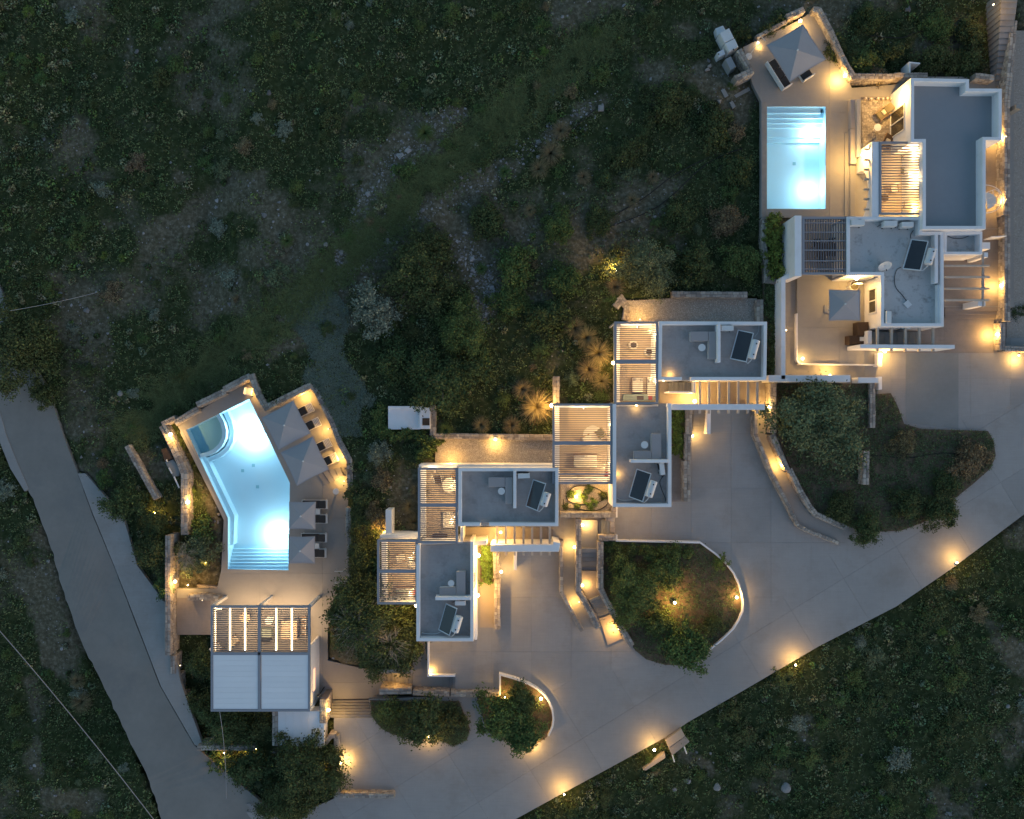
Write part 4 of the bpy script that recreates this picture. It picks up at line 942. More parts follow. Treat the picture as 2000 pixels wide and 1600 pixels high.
SWL([(1967.5, 421), (1967.5, 628)], 1.0, -0.3, 0.42, 'stone wall facing the timber pergola', group='long side walls')
SWL([(1957.5, 630), (1957.5, 684)], 0.7, -0.2, 0.4, 'stone wall end with the lowest path lamp', group='long side walls')
SWL([(1962, 681), (2040, 683)], 0.7, -0.2, 0.38, 'stone wall corner at the edge of the driveway', group='long side walls')
SWL([(1704, 749), (1704, 836)], 0.4, -0.2, 0.4, 'stone wall between the big olive tree and bare bed')
SWL([(1692, 881), (1691, 947)], 0.9, -0.2, 0.44, 'isolated stone wall piece in the middle of the dark garden')
SWL([(1202, 600), (1214, 585), (1226, 600), (1222, 626)], 0.0, -0.5, 0.5, 'heap of rough stones at the corner of the grey gravel yard', sz=0.22)

# ------------------------------------------------------------------ stairs
def stairs(label, e0, e1, n, z0, z1, zb, m='stair', group='outdoor stairs'):
    c = P(*e0[0], z0); t = thing('staircase', label, 'stairs', (c.x, c.y, min(z0, z1)), group=group)
    for i in range(n):
        u0, u1 = i / n, (i + 1) / n; z = z0 + (z1 - z0) * (i + 0.5) / n
        L = lambda a, b_, u: (a[0] + (b_[0] - a[0]) * u, a[1] + (b_[1] - a[1]) * u)
        q = [P(*p, z) for p in (L(e0[0], e1[0], u0), L(e0[1], e1[1], u0), L(e0[1], e1[1], u1 - .03 / n), L(e0[0], e1[0], u1 - .03 / n))]
        b = MB(); b.prism(q, zb); b.build('step', M[m], t, bev=.012)
    PLATES.append(([e0[0], e0[1], e1[1], e1[0]], zb + .3))
    return t
stairs('wide grey steps beside the lamp pillar and annex', ((640, 1368), (722, 1368)), ((640, 1402), (731, 1402)), 6, ZP, 0.0, ZP - .2)
stairs('corner steps between stone walls below the twiggy tree', ((748, 1316), (748, 1346)), ((806, 1316), (806, 1346)), 7, ZP, -0.42, ZP - .2)
stairs('short steps up to the lower parking terrace', ((873, 1323), (873, 1351)), ((890, 1323), (890, 1351)), 3, -0.42, 0.0, -0.8)
stairs('narrow steps beside the stone planter under the white beam', ((1354, 848), (1379, 848)), ((1354, 801), (1379, 801)), 8, 0.0, 0.5, -0.1)
stairs('steps winding up to the terrace near the curved ramp', ((1350, 747), (1350, 765)), ((1306, 747), (1306, 765)), 6, 1.3, 0.2, 0.0)
stairs('upper flight of the switchback stairs', ((1135.5, 1114), (1167, 1114)), ((1135.5, 1071), (1167, 1071)), 5, 0.05, 0.5, -0.1)
stairs('lower dark flight of the switchback stairs', ((1150, 1172), (1171, 1163)), ((1171, 1207), (1194, 1198)), 7, 0.35, 0.02, -0.1, m='darkbay')
stairs('small dark steps beside the stone block above the tree island', ((1169, 1015), (1169, 1044)), ((1191, 1015), (1191, 1044)), 4, 0.0, 0.4, -0.1, m='darkbay')
stairs('dark stairs covered by five timber beams', ((1704, 648), (1704, 672)), ((1800, 648), (1800, 672)), 8, 0.9, 0.05, 0.0, m='darkbay')
stairs('three broad steps below the open timber frame', ((1846, 622), (1952, 622)), ((1846, 600), (1952, 600)), 3, 0.02, 0.35, 0.0, m='brownconc')
stairs('long garden stairs climbing beside the side wall', ((1946, 168), (1965, 168)), ((1957, -20), (1990, -20)), 16, 0.35, 1.8, -0.3)
stairs('corner steps between the leafy tree and the bar', ((427, 1146), (427, 1165)), ((384, 1142), (384, 1163)), 5, ZP, ZP - .6, ZP - .9, m='patio')
stairs('low platform steps behind the rotated sun loungers', ((636, 948), (618, 925)), ((672, 931), (664, 912)), 4, ZP + .05, ZP + .3, ZP)
stairs('shallow steps beside the arched wall', ((1650, 260), (1650, 422)), ((1671, 260), (1671, 422)), 2, ZT + .03, ZT + .2, ZT, m='deck')
b = MB(); b.prism([P(x, y, .2) for x, y in [(1136, 1016), (1167, 1016), (1167, 1070), (1136, 1070)]], 0); tag(b.build('stair_landing', M['deck']), 'concrete landing between the stone walls above the switchback stairs', 'landing')
b = MB(); b.prism([P(x, y, .2) for x, y in [(1136, 1115), (1167, 1115), (1168, 1150), (1171, 1163), (1149, 1172), (1137, 1150)]], 0); tag(b.build('stair_landing', M['brownconc']), 'middle landing of the switchback stairs', 'landing')
b = MB(); b.prism([P(x, y, .1) for x, y in [(1171, 1208), (1195, 1199), (1215, 1248), (1187, 1260)]], 0); tag(b.build('stair_landing', M['patio']), 'pinkish slab at the foot of the switchback stairs', 'landing')

# ------------------------------------------------------------------ patios under the pergolas and their furniture
def patio(pts, z, m='patio', name='patio_floor'):
    b = MB(); b.prism([P(x, y, z) for x, y in pts], z - 0.06); o = b.build(name, M[m]); o['kind'] = 'structure'; return o
def rect(a, b_, c, d): return [(a, b_), (c, b_), (c, d), (a, d)]
for r in ((1206, 634, 1283, 785), (1088, 793, 1194, 942), (822, 918, 893, 1058), (744, 1058, 812, 1177)): patio(rect(*r), 0.1)
patio(rect(1703, 281, 1799, 418), ZT + .03); patio(rect(1568, 428, 1650, 534), ZT + .03, 'deck')
for r, lb in (((1206, 634, 786), 'low cream seat wall under the pergola near the curved ramp'), ((1088, 793, 942), 'low cream seat wall under the widest pergola'), ((826, 918, 1056), 'low cream seat wall under the pergola south of the gravel strip'), ((750, 1058, 1175), 'low cream seat wall under the pergola behind the twiggy tree')):
    white_wall([(r[0], r[1]), (r[0], r[2])], 0.75, -0.3, 0.36, lb)
white_wall([(1212, 635.5), (1280, 635.5)], 1.2, 0, 0.2, 'cream back wall of the patio near the curved ramp')
white_wall([(1090, 794), (1193, 794)], 1.3, 0, 0.22, 'cream back wall of the patio with the round rug')
white_wall([(750, 1176), (812, 1176)], 1.2, 0, 0.2, 'cream end wall of the patio behind the twiggy tree')
white_wall([(1094, 938), (1193, 938)], 1.2, 0, 0.3, 'cream end wall of the patio with the patterned bed')
def armchair(x, y, z, rz, label, m='wood', cm='linen', s=1.0, group='armchairs under the pergolas'):
    c = P(x, y, z); t = thing('armchair', label, 'chair', c, rz, group=group)
    b = MB(); b.box((0, 0, .36 * s), (.56 * s, .56 * s, .12)); b.build('seat', M[cm], t, world=False, bev=.03)
    b = MB(); b.box((-.30 * s, 0, .58 * s), (.1, .58 * s, .5)); b.build('backrest', M[cm], t, world=False, bev=.03)
    for sy in (-1, 1):
        b = MB(); b.box((0, sy * .31 * s, .5 * s), (.6 * s, .06, .05)); b.build('armrest', M[m], t, world=False)
        for sx in (-1, 1):
            b = MB(); b.box((sx * .27 * s, sy * .31 * s, .24 * s), (.05, .05, .48 * s)); b.build('leg', M[m], t, world=False)
    return t
def pouf(x, y, z, label):
    c = P(x, y, z); t = thing('round_stool', label, 'stool', c, group='round stools under the pergola')
    b = MB(); b.cyl((0, 0, 0), .34, .34, 24); b.build('shell', M['linen'], t, world=False, bev=.03)
    b = MB(); b.cyl((0, 0, .34), .22, .06, 24); b.build('cushion', M['brown'], t, world=False, bev=.02)
def daybed(x0, y0, x1, y1, z, label, m='linen', throw=None, pil=3):
    c = P((x0 + x1) / 2, (y0 + y1) / 2, z); t = thing('daybed', label, 'bed', (c.x, c.y, z), group='daybeds under the pergolas')
    a, d = P(x0, y0, z + .4), P(x1, y1, z + .4); w, h = abs(d.x - a.x), abs(d.y - a.y)
    b = MB(); b.box((0, 0, .14), (w, h, .24)); b.build('base', M['wood'], t, world=False)
    b = MB(); b.box((0, 0, .34), (w * .96, h * .96, .16)); b.build('mattress', M[m], t, world=False, bev=.05)
    for i in range(pil):
        b = MB(); b.box((-w / 2 + w * (i + .5) / pil, h * .36, .48), (w / pil * .85, h * .18, .12), rz=rnd.uniform(-.1, .1)); b.build('pillow', M['linen' if i % 2 else 'cushion'], t, world=False, bev=.05)
    if throw: b = MB(); b.box((0, -h * .2, .425), (w * 1.0, h * .35, .03)); b.build('throw', M[throw], t, world=False, bev=.01)
    return t
pouf(1236, 675, .1, 'round cream stool with brown cushion nearer the seat wall'); pouf(1266, 688, .1, 'round cream stool with brown cushion nearer the house wall')
daybed(1233, 738, 1254, 768, .1, 'square cream daybed under the pergola near the curved ramp', throw=None)
daybed(1262, 738, 1282, 776, .1, 'bright white daybed next to the house wall near the curved ramp')
b = thing('bench_seat', 'green patterned bench with a brown cushion at the pergola end near the curved ramp', 'bench', P(1246, 777, .1))
m = MB(); m.box((0, 0, .22), (2.3, .48, .36)); m.build('base', M['green_cloth'], b, world=False, bev=.02); m = MB(); m.box((.1, 0, .43), (.5, .3, .1)); m.build('cushion', M['brown'], b, world=False, bev=.03); m = MB(); m.box((.85, 0, .43), (.3, .3, .1)); m.build('cushion', M['red'], b, world=False, bev=.03)
t = thing('rug', 'round cream rug under the widest pergola', 'rug', P(1158, 851, .105)); m = MB(); m.cyl((0, 0, 0), .75, .02, 36); m.build('pile', M['linen'], t, world=False)
armchair(1171, 845, .1, 2.2, 'wicker armchair on the round cream rug', 'wood', 'olive')
armchair(1146, 858, .1, .4, 'cream armchair at the edge of the round rug', 'wood', 'linen')
daybed(1119, 887, 1166, 913, .1, 'wide bed with a patterned cream cover under the widest pergola', 'linen', 'stripe', 2)
armchair(1133, 935, .1, 1.5, 'brown armchair by the end wall of the widest pergola', 'wood', 'brown', .8)
armchair(1186, 927, .1, 2.8, 'red cushioned armchair near the house wall of the widest pergola', 'wood', 'red', .7)
round_table(878, 948, .1, .55, .7, 'large round cream table under the pergola south of the gravel strip', 'linen', None)
armchair(856, 936, .1, -1.4, 'tub armchair at the large round table', 'linen', 'brown', .9)
armchair(887, 932, .1, 3.0, 'dark rail backed chair by the house wall south of the gravel strip', 'wood', 'wood', .7)
daybed(865, 997, 889, 1030, .1, 'cream daybed in the lower half of the pergola south of the gravel strip', 'linen')
t = thing('low_table', 'long dark low table at the pergola end south of the gravel strip', 'table', P(860, 1048, .1)); m = MB(); m.box((0, 0, .3), (1.1, .45, .05)); m.build('tabletop', M['brown'], t, world=False)
for sx in (-1, 1):
    for sy in (-1, 1): m = MB(); m.box((sx * .5, sy * .18, .14), (.05, .05, .28)); m.build('leg', M['brown'], t, world=False)
armchair(806, 1100, .1, 2.9, 'wire framed chair by the wall behind the twiggy tree', 'black', 'linen', .9)
armchair(785, 1087, .1, .2, 'cream armchair in the patio behind the twiggy tree', 'wood', 'linen', .9)
t = thing('round_basket', 'dark bowl in a cream ring beside the wire framed chair', 'basket', P(809, 1105, .1)); m = MB(); m.cyl((0, 0, 0), .3, .3, 20); m.build('body', M['linen'], t, world=False); m = MB(); m.cyl((0, 0, .3), .2, .02, 20); m.build('cushion', M['brown'], t, world=False)
daybed(774, 1146, 810, 1161, .1, 'pale green bench bed behind the twiggy tree', 'green_cloth', 'brown', 2)
t = thing('cushion', 'red cushion lying at the house wall behind the twiggy tree', 'cushion', P(808, 1158, .5)); m = MB(); m.box((0, 0, .06), (.36, .3, .12), rz=.4); m.build('cover', M['red'], t, world=False, bev=.04)
# bright pergola patio
armchair(1766, 312, ZT, 3.6, 'bentwood armchair under the bright pergola', 'wood', 'stripe', .8); armchair(1762, 338, ZT, 2.9, 'second bentwood armchair under the bright pergola beside the middle', 'wood', 'olive', .8)
round_table(1728, 386, ZT, .3, .6, 'round woven table under the bright pergola', 'brown', None); armchair(1741, 372, ZT, -1.4, 'cream chair beside the round woven table', 'wood', 'linen', .9)
daybed(1770, 350, 1790, 372, ZT, 'striped cushioned bench under the bright pergola', 'stripe', 'olive', 1)
armchair(1767, 404, ZT, 1.4, 'low chair near the brightest corner of the bright pergola', 'wood', 'linen', .8)
# dining group under the lengthwise slats
t = thing('dining_table', 'dark dining table under the pergola of lengthwise slats', 'table', P(1612, 492, ZT)); m = MB(); m.box((0, 0, .73), (1.9, .95, .05)); m.build('tabletop', M['brown'], t, world=False)
for sx in (-1, 1):
    for sy in (-1, 1): m = MB(); m.box((sx * .85, sy * .4, .35), (.06, .06, .7)); m.build('leg', M['brown'], t, world=False)
dc = None
for i, (x, y, a) in enumerate(((1590, 478, -1.5), (1620, 476, -1.5), (1600, 508, 1.5), (1632, 508, 1.5))):
    lb = ['dark dining chair by the hedge side wall, upper row', 'dark dining chair near the pale roof, upper row', 'dark dining chair by the hedge side wall, lower row', 'dark dining chair near the pale roof, lower row'][i]
    dc = armchair(x, y, ZT, a, lb, 'brown', 'dark', .8, 'dining chairs under the lengthwise slats')
# under the bar louvres
round_table(525, 1213, ZP, .3, .72, 'small round white bar table under the louvres', 'plastic', None); round_table(478, 1207, ZP, .42, .72, 'larger round tan table under the bar louvres', 'patio', None)
t = thing('bar_counter', 'square white bar counter seen through the louvres', 'counter', P(573, 1223, ZP)); m = MB(); m.box((0, 0, .5), (1.1, 1.25, 1.0)); m.build('body', M['cushion'], t, world=False, bev=.02); m = MB(); m.box((0, 0, 1.03), (1.2, 1.35, .05)); m.build('worktop', M['patio'], t, world=False, bev=.01)
for i, y in enumerate((1208, 1220, 1232)):
    armchair(596, y, ZP, math.pi, ['bar stool nearest the pool', 'middle bar stool of three', 'bar stool nearest the closed roof'][i] + ' beside the counter', 'wood', 'linen', .6, 'bar stools at the counter')
t = thing('sofa', 'teal grey sofa under the bar louvres next to the middle beam', 'sofa', P(521, 1235, ZP)); m = MB(); m.box((0, 0, .25), (1.0, .75, .4)); m.build('seat', M['green_cloth'], t, world=False, bev=.04); m = MB(); m.box((0, -.4, .5), (1.0, .16, .5)); m.build('backrest', M['dark'], t, world=False, bev=.04)
armchair(462, 1248, ZP, .8, 'wooden armchair under the first strip lights of the bar', 'wood', 'stripe', .9); armchair(428, 1262, ZP, .6, 'cream lounge chair in the bar corner', 'wood', 'linen', 1.0)

# ------------------------------------------------------------------ parasols
def parasol(corners, z, rise, label, zb, apex=None, arm=None, cat='parasol'):
    q = [P(x, y, z) for x, y in corners]; ce = sum(q, Vector()) / 4; ap = Vector((*(P(*apex, z + rise)[:2] if apex else ce[:2]), z + rise))
    t = thing('parasol', label, 'parasol', (ce.x, ce.y, zb), group='square grey parasols')
    for i in range(4):
        a, b_ = q[i], q[(i + 1) % 4]; mid = (a + b_) / 2 + (ce - (a + b_) / 2) * .035 + Vector((0, 0, .02))
        for u, v in ((a, mid), (mid, b_)):
            m = MB(); m.add([u, v, ap, u - Vector((0, 0, .012)), v - Vector((0, 0, .012)), ap - Vector((0, 0, .012))], [(0, 1, 2), (5, 4, 3), (0, 3, 4, 1), (1, 4, 5, 2), (2, 5, 3, 0)])
            m.build('canopy_panel', M['fabric'], t)
        m = MB(); m.bar(a - Vector((0, 0, .04)), ap - Vector((0, 0, .06)), .03, .03); m.build('rib', M['steel'], t)
        m = MB(); m.bar(a + Vector((0, 0, .004)), mid + Vector((0, 0, .004)), .03, .03); m.bar(mid + Vector((0, 0, .004)), b_ + Vector((0, 0, .004)), .03, .03); m.build('hem', M['cushion'], t)
    m = MB(); m.cyl(ap - Vector((0, 0, .05)), .06, .14, 10); m.build('finial', M['plastic'], t)
    if arm: 
        f = P(*arm, zb); top = Vector((f.x, f.y, z + rise + .35)); m = MB(); m.tube([f, top], .045, 8); m.build('pole', M['plastic'], t)
        m = MB(); m.tube([top, ap + Vector((0, 0, .1))], .04, 8); m.build('arm', M['plastic'], t)
        m = MB(); m.box(f + Vector((0, 0, .05)), (.7, .7, .1)); m.build('base', M['steel'], t)
    else:
        m = MB(); m.tube([Vector((ap.x, ap.y, zb)), ap - Vector((0, 0, .06))], .035, 8); m.build('pole', M['plastic'], t)
        m = MB(); m.box(Vector((ap.x, ap.y, zb + .05)), (.6, .6, .1)); m.build('base', M['steel'], t)
    return t
zc = ZP + 2.35
parasol([(511, 816), (573, 782.5), (606.7, 846.5), (544, 879)], zc, .55, 'big tilted square parasol nearer the tub chair', ZP, (555, 831))
parasol([(548, 884), (611, 852.5), (642.5, 916.7), (580, 949)], zc, .55, 'big square parasol nearer the platform steps', ZP, (592, 901))
parasol([(565, 980.3), (616.8, 980.3), (616, 1034), (564.5, 1033)], ZP + 2.2, .45, 'smaller square parasol by the white kerb table', ZP)
parasol([(563.8, 1048), (615, 1048), (615, 1100.5), (564, 1100.5)], ZP + 2.2, .45, 'smaller square parasol beside the pool steps', ZP)
parasol([(1568, 47.6), (1613.2, 116.6), (1542.4, 160), (1497.4, 88.6)], ZT + 2.5, .6, 'largest square parasol over a sofa on the upper terrace', ZT, (1557.5, 98.5))
parasol([(1619, 566), (1680, 567), (1680, 626.5), (1619, 626.5)], .25 + 2.3, .5, 'square parasol beside the window of the satellite dish house', .25, (1650.5, 594))

# ------------------------------------------------------------------ sun loungers
def lounger(label, slat_head):
    t = thing('sun_lounger', label, 'sun lounger', (0, 0, 0), group='dark sun loungers on the pool plaza')
    f = MB()
    for s in (-1, 1): f.box((0, s * .33, .3), (1.98, .04, .06))
    f.box((-.97, 0, .3), (.04, .62, .06)); f.box((.97, 0, .3), (.05, .62, .07)); f.build('frame', M['plastic'], t, world=False)
    for sx in (-.85, .85):
        for sy in (-1, 1): m = MB(); m.box((sx, sy * .33, .14), (.05, .05, .27)); m.build('leg', M['plastic'], t, world=False)
    x1 = .50 if slat_head else .88
    m = MB(); m.box(((-.93 + x1 - .55) / 2, 0, .37), (x1 - .55 + .93, .6, .09)); m.build('mattress', M['dark'], t, world=False, bev=.03)
    m = MB(); L = .55; rt = Matrix.Rotation(R(-14), 3, 'Y'); m.box(Vector((x1 - .55, 0, .37)) + rt @ Vector((L / 2, 0, 0)), (L, .6, .09), rot=rt); m.build('headrest_pad', M['dark'], t, world=False, bev=.03)
    bk = MB(); [bk.bar((.45, s * .29, .42), (.96, s * .29, .60 if slat_head else .52), .035, .035) for s in (-1, 1)]; br = bk.build('backrest', M['plastic'], t, world=False)
    if slat_head:
        for k in range(4): m = MB(); u = .58 + k * .12; m.box((u, 0, .48 + (u - .45) * .35), (.055, .58, .02)); m.build('slat', M['plastic'], br, world=False)
    else:
        m = MB(); m.box((.945, 0, .45), (.08, .62, .1)); m.build('head_rail', M['plastic'], br, world=False)
    return t
LA = math.atan2(0.43, 0.90)
hd = [((610, 794), 'sun lounger under the edge of the big parasol nearer the tub chair, outermost'), ((624, 822), 'second sun lounger beside the big parasol nearer the tub chair'),
      ((645, 863), 'sun lounger at the gap between the two big parasols'), ((658, 891.5), 'sun lounger closest to the platform steps')]
proto = None
for i, ((x, y), lb) in enumerate(hd):
    c = P(x, y, ZP + .45) - Vector((math.cos(LA), math.sin(LA), 0)) * 1.0; c.z = ZP
    if proto is None: proto = lounger(lb, True); proto.location = c; proto.rotation_euler = (0, 0, LA)
    else: copy_tree(proto, c, LA, lb)
proto = None
for i, ((x, y), lb) in enumerate((((639.5, 985.7), 'straight sun lounger nearest the round white table'), ((639.2, 1014), 'straight sun lounger below the first small table'),
                                  ((638, 1051), 'straight sun lounger above the second small table'), ((637, 1081), 'straight sun lounger closest to the pool steps'))):
    c = P(x, y, ZP + .45) - Vector((1.0, 0, 0)); c.z = ZP
    if proto is None: proto = lounger(lb, False); proto.location = c
    else: copy_tree(proto, c, 0, lb)
for (x, y, lb) in ((620, 999.6, 'square white side table between the two upper straight loungers'), (618.5, 1066.5, 'square white side table between the two lower straight loungers')):
    c = P(x, y, ZP + .4); t = thing('side_table', lb, 'table', (c.x, c.y, ZP), group='square white side tables')
    m = MB(); m.box((0, 0, .4), (.38, .38, .03)); m.build('tabletop', M['plastic'], t, world=False)
    for sx in (-1, 1):
        for sy in (-1, 1): m = MB(); m.box((sx * .16, sy * .16, .19), (.03, .03, .38)); m.build('leg', M['plastic'], t, world=False)
round_table(656, 960, ZP, .24, .5, 'round white table near the curving rubble wall')
t = thing('tub_chair', 'white slatted chair in the pointed corner of the pool deck', 'chair', P(490, 765, ZP), R(170))
m = MB(); m.box((0, 0, .4), (.5, .5, .06)); m.build('seat', M['plastic'], t, world=False, bev=.02); m = MB(); m.box((.26, 0, .62), (.05, .5, .4)); m.build('backrest', M['plastic'], t, world=False)
for s in (-1, 1): 
    m = MB(); m.box((0, s * .27, .55), (.52, .05, .05)); m.build('armrest', M['plastic'], t, world=False)
    for sx in (-1, 1): m = MB(); m.box((sx * .22, s * .25, .2), (.05, .05, .4)); m.build('leg', M['plastic'], t, world=False)
for y, lb in ((1111.5, 'thin white handrail at the plaza edge above the lit hedge, pool side'), (1134, 'thin white handrail at the plaza edge above the lit hedge, bar side')):
    t = thing('handrail', lb, 'handrail', P(666, y, ZP), group='white handrails'); m = MB(); m.tube([(-.3, 0, .0), (-.3, 0, .8), (.3, 0, .8), (.42, .12, 0)], .022, 8); m.build('rail', M['plastic'], t, world=False)
# ------------------------------------------------------------------ upper terrace furniture
AR = math.atan2(-(160 - 88.6), (1542.4 - 1497.4))
t = thing('sofa', 'long dark sofa with white frame half under the largest parasol', 'sofa', (*P(1521, 144, ZT + .4)[:2], ZT), AR)
m = MB(); m.box((0, 0, .2), (2.3, .75, .2)); m.build('seat_frame', M['plastic'], t, world=False, bev=.01)
for k in range(3): m = MB(); m.box((-.75 + k * .75, .02, .36), (.72, .66, .14)); m.build('seat_cushion', M['dark'], t, world=False, bev=.04)
m = MB(); m.box((0, -.39, .45), (2.36, .07, .5)); m.build('backrest', M['plastic'], t, world=False, bev=.01)
m = MB(); m.box((1.17, 0, .38), (.07, .78, .36)); m.build('armrest', M['plastic'], t, world=False)
t = thing('sofa', 'short dark seat showing past the lower edge of the largest parasol', 'sofa', (*P(1574, 144, ZT + .4)[:2], ZT), AR + math.pi / 2)
m = MB(); m.box((0, 0, .2), (.85, .75, .2)); m.build('seat_frame', M['plastic'], t, world=False); m = MB(); m.box((0, 0, .36), (.78, .66, .14)); m.build('seat_cushion', M['dark'], t, world=False, bev=.04); m = MB(); m.box((0, -.39, .42), (.9, .07, .45)); m.build('backrest', M['plastic'], t, world=False)
t = thing('lamp_stand', 'white folding arm stand with a round pierced base on the upper terrace', 'stand', (*P(1462, 111, ZT)[:2], ZT)); m = MB(); m.cyl((0, 0, 0), .25, .06, 28); m.build('base', M['plastic'], t, world=False, bev=.01)
m = MB(); m.tube([(0, 0, .06), (.15, .2, .5), (.38, .82, 1.5), (.70, .38, 1.6)], .028, 8); m.build('arm', M['plastic'], t, world=False)
t = thing('long_bench', 'long grey concrete bench with a dark low back beside the pool terrace', 'bench', (*P(1668, 251, ZT)[:2], ZT))
for (a, c) in ((194, 250.6), (251.4, 320)):
    m = MB(); m.prism([P(x, y, ZT + .45) for x, y in rect(1661.5, a, 1673, c)], ZT); m.build('seat', M['cushion'], t, bev=.02)
m = MB(); m.prism([P(x, y, ZT + .75) for x, y in rect(1673.6, 194, 1681, 306)], ZT); m.build('backrest', M['steel'], t, bev=.02)
def lounge_chair(x, y, rz, label, cm):
    t = thing('lounge_chair', label, 'chair', P(x, y, ZT), rz, group='reclining patio chairs')
    m = MB(); m.box((-.15, 0, .32), (.75, .6, .12)); m.build('seat', M[cm], t, world=False, bev=.04)
    rt = Matrix.Rotation(R(-35), 3, 'Y'); m = MB(); m.box((.42, 0, .55), (.6, .6, .12), rot=rt); m.build('backrest', M[cm], t, world=False, bev=.04)
    for s in (-1, 1):
        m = MB(); m.bar((-.55, s * .34, .34), (.45, s * .34, .5), .05, .05); m.build('armrest', M['wood'], t, world=False)
        for sx in (-.5, .3): m = MB(); m.bar((sx, s * .34, 0), (sx + .1, s * .34, .38), .045, .045); m.build('leg', M['wood'], t, world=False)
    m = MB(); m.box((0.0, 0, .42), (.26, .34, .12)); m.build('pillow', M['stripe'], t, world=False, bev=.04)
    return t
lounge_chair(1721, 224, R(38), 'reclining chair with a striped cushion on the cobbled patio', 'olive')
lounge_chair(1729, 279, R(-120), 'brown reclining chair tucked beside the bright pergola', 'brown')
round_table(1714.5, 249, ZT, .27, .5, 'round white table between two patio chairs', group=None)
for i, x in enumerate((1688.5, 1699, 1712.5, 1722, 1730.5, 1738)):
    t = thing('pot_lantern', ['clay lantern at the bench end of the row', 'second clay lantern from the bench end', 'third clay lantern from the bench end', 'fourth clay lantern from the bench end', 'fifth clay lantern from the bench end', 'clay lantern nearest the house wall'][i], 'lantern', P(x, 194.5 + (i % 2), ZT), group='row of small clay lanterns')
    m = MB(); m.cyl((0, 0, 0), .09, .22, 14, .11); m.build('pot', M['terracotta'], t, world=False); m = MB(); m.cyl((0, 0, .2), .05, .08, 10); m.build('candle', M['plastic'], t, world=False)
b = MB(); stones_quad(b, P(1683, 279, ZT + .01), P(1744, 279, ZT + .01) - P(1683, 279, ZT + .01), P(1683, 190, ZT + .01) - P(1683, 279, ZT + .01), Vector((0, 0, 1)), .16, .02, .015)
t = bpy.data.objects.new('cobbled_patio', None); COL.objects.link(t); t['kind'] = 'structure'; BASE[t.name] = Vector((0, 0, 0)); o = b.build('cobbles', M['stone'], t, recalc=False); o['kind'] = 'stuff'
m = MB(); m.prism([P(x, y, ZT + .012) for x, y in rect(1682, 189, 1745, 280)], ZT - .02); m.build('mortar_bed', M['mortar'], t)
# terrace grill and cabinet
t = thing('grill_cabinet', 'dark brown covered grill cabinet against the wall below the window', 'grill', (*P(1680, 645, .6)[:2], .25)); m = MB(); m.box((0, .05, .42), (.8, 1.0, .84)); m.build('body', M['brown'], t, world=False, bev=.03)
m = MB(); m.box((-.35, -.75, .38), (1.3, .62, .76)); m.build('side_unit', M['brown'], t, world=False, bev=.03); m = MB(); m.box((-.05, -.7, .79), (.36, .3, .05)); m.build('tray', M['plastic'], t, world=False)
t = thing('seat_pod', 'rounded cream seat under the bright wall lamp', 'seat', P(1664, 560, .25)); m = MB(); m.cyl((0, 0, 0), .42, .4, 22, .36); m.build('shell', M['linen'], t, world=False, bev=.04); m = MB(); m.cyl((0, 0, .4), .3, .06, 22); m.build('cushion', M['olive'], t, world=False, bev=.02)
t = thing('bracket_arm', 'white parasol arm leaning beside the bright wall lamp', 'stand', P(1652, 563, .25)); m = MB(); m.tube([(0, 0, 0), (0, .1, 1.4), (.05, -.1, 2.6)], .05, 8); m.build('pole', M['plastic'], t, world=False)
# round canopy with hoops at the side path
t = thing('hoop_canopy', 'white half round canopy with arched wire hoops on the house wall', 'canopy', (*P(1926, 388, 2.2)[:2], 2.2)); rr = 1.35
for a0_, a1_, mm in ((-90, 90, 'rim'),):
    m = MB(); m.tube([(rr * .95 * math.cos(R(a)), rr * .75 * math.sin(R(a)), -.1) for a in range(a0_, a1_ + 1, 12)], .03, 6); m.build('rim', M['plastic'], t, world=False)
m = MB(); pp = [Vector((0, 0, 0))] + [Vector((.75 * math.cos(R(a)), .6 * math.sin(R(a)) - .15, 0)) for a in range(-80, 91, 17)]; m.prism(pp, -.04); m.build('canopy_sheet', M['plastic'], t, world=False)
for k in (-1, 0, 1):
    m = MB(); m.tube([(0.05, .45 * k, .0), (.5, .5 * k + .1, .22), (1.15, .42 * k, -.08)], .022, 6); m.build('hoop', M['plastic'], t, world=False)
for k in (.45, .85): m = MB(); m.tube([(k, .62, .02), (k + .02, 0, .2), (k, -.6, .02)], .022, 6); m.build('hoop', M['plastic'], t, world=False)
# equipment corner by the upper terrace
def crate(name, pts, z0, z1, m, label, cat, bev=.02, extra=None, group=None):
    q = [P(x, y, z1) for x, y in pts]; c = sum(q, Vector()) / len(q); t = thing(name, label, cat, (c.x, c.y, z0), group=group)
    b = MB(); b.prism(q, z0); b.build('casing', M[m], t, bev=bev)
    b = MB(); ql = [c + (p - c) * .94 + Vector((0, 0, .04)) for p in q]; b.prism(ql, z1 - .01); b.build('lid', M[m], t, bev=.01)
    if extra: e = P(*extra, z1 + .05); b = MB(); b.cyl(e, .05, .03, 10); b.build('handle', M['black'], t)
    return t
crate('equipment_box', [(1405, 65), (1424, 55), (1434, 75), (1415, 84.5)], -.3, .8, 'plastic', 'white equipment box furthest from the terrace', 'box', group='white equipment boxes')
crate('equipment_box', [(1415.5, 85), (1435, 75.5), (1442.5, 92), (1424, 101)], -.3, .8, 'plastic', 'white equipment box with a small black knob', 'box', extra=(1432.5, 97), group='white equipment boxes')
crate('equipment_box', [(1400, 103), (1413, 96), (1417, 106), (1404, 112)], -.3, .5, 'tank', 'small white equipment box with a dark slot', 'box', extra=(1403.5, 106), group='white equipment boxes')
crate('heat_pump', [(1416, 116), (1427, 110), (1438, 131), (1427, 138)], -.3, .7, 'roofblue', 'dark blue grey equipment box behind the stone wall', 'machine')
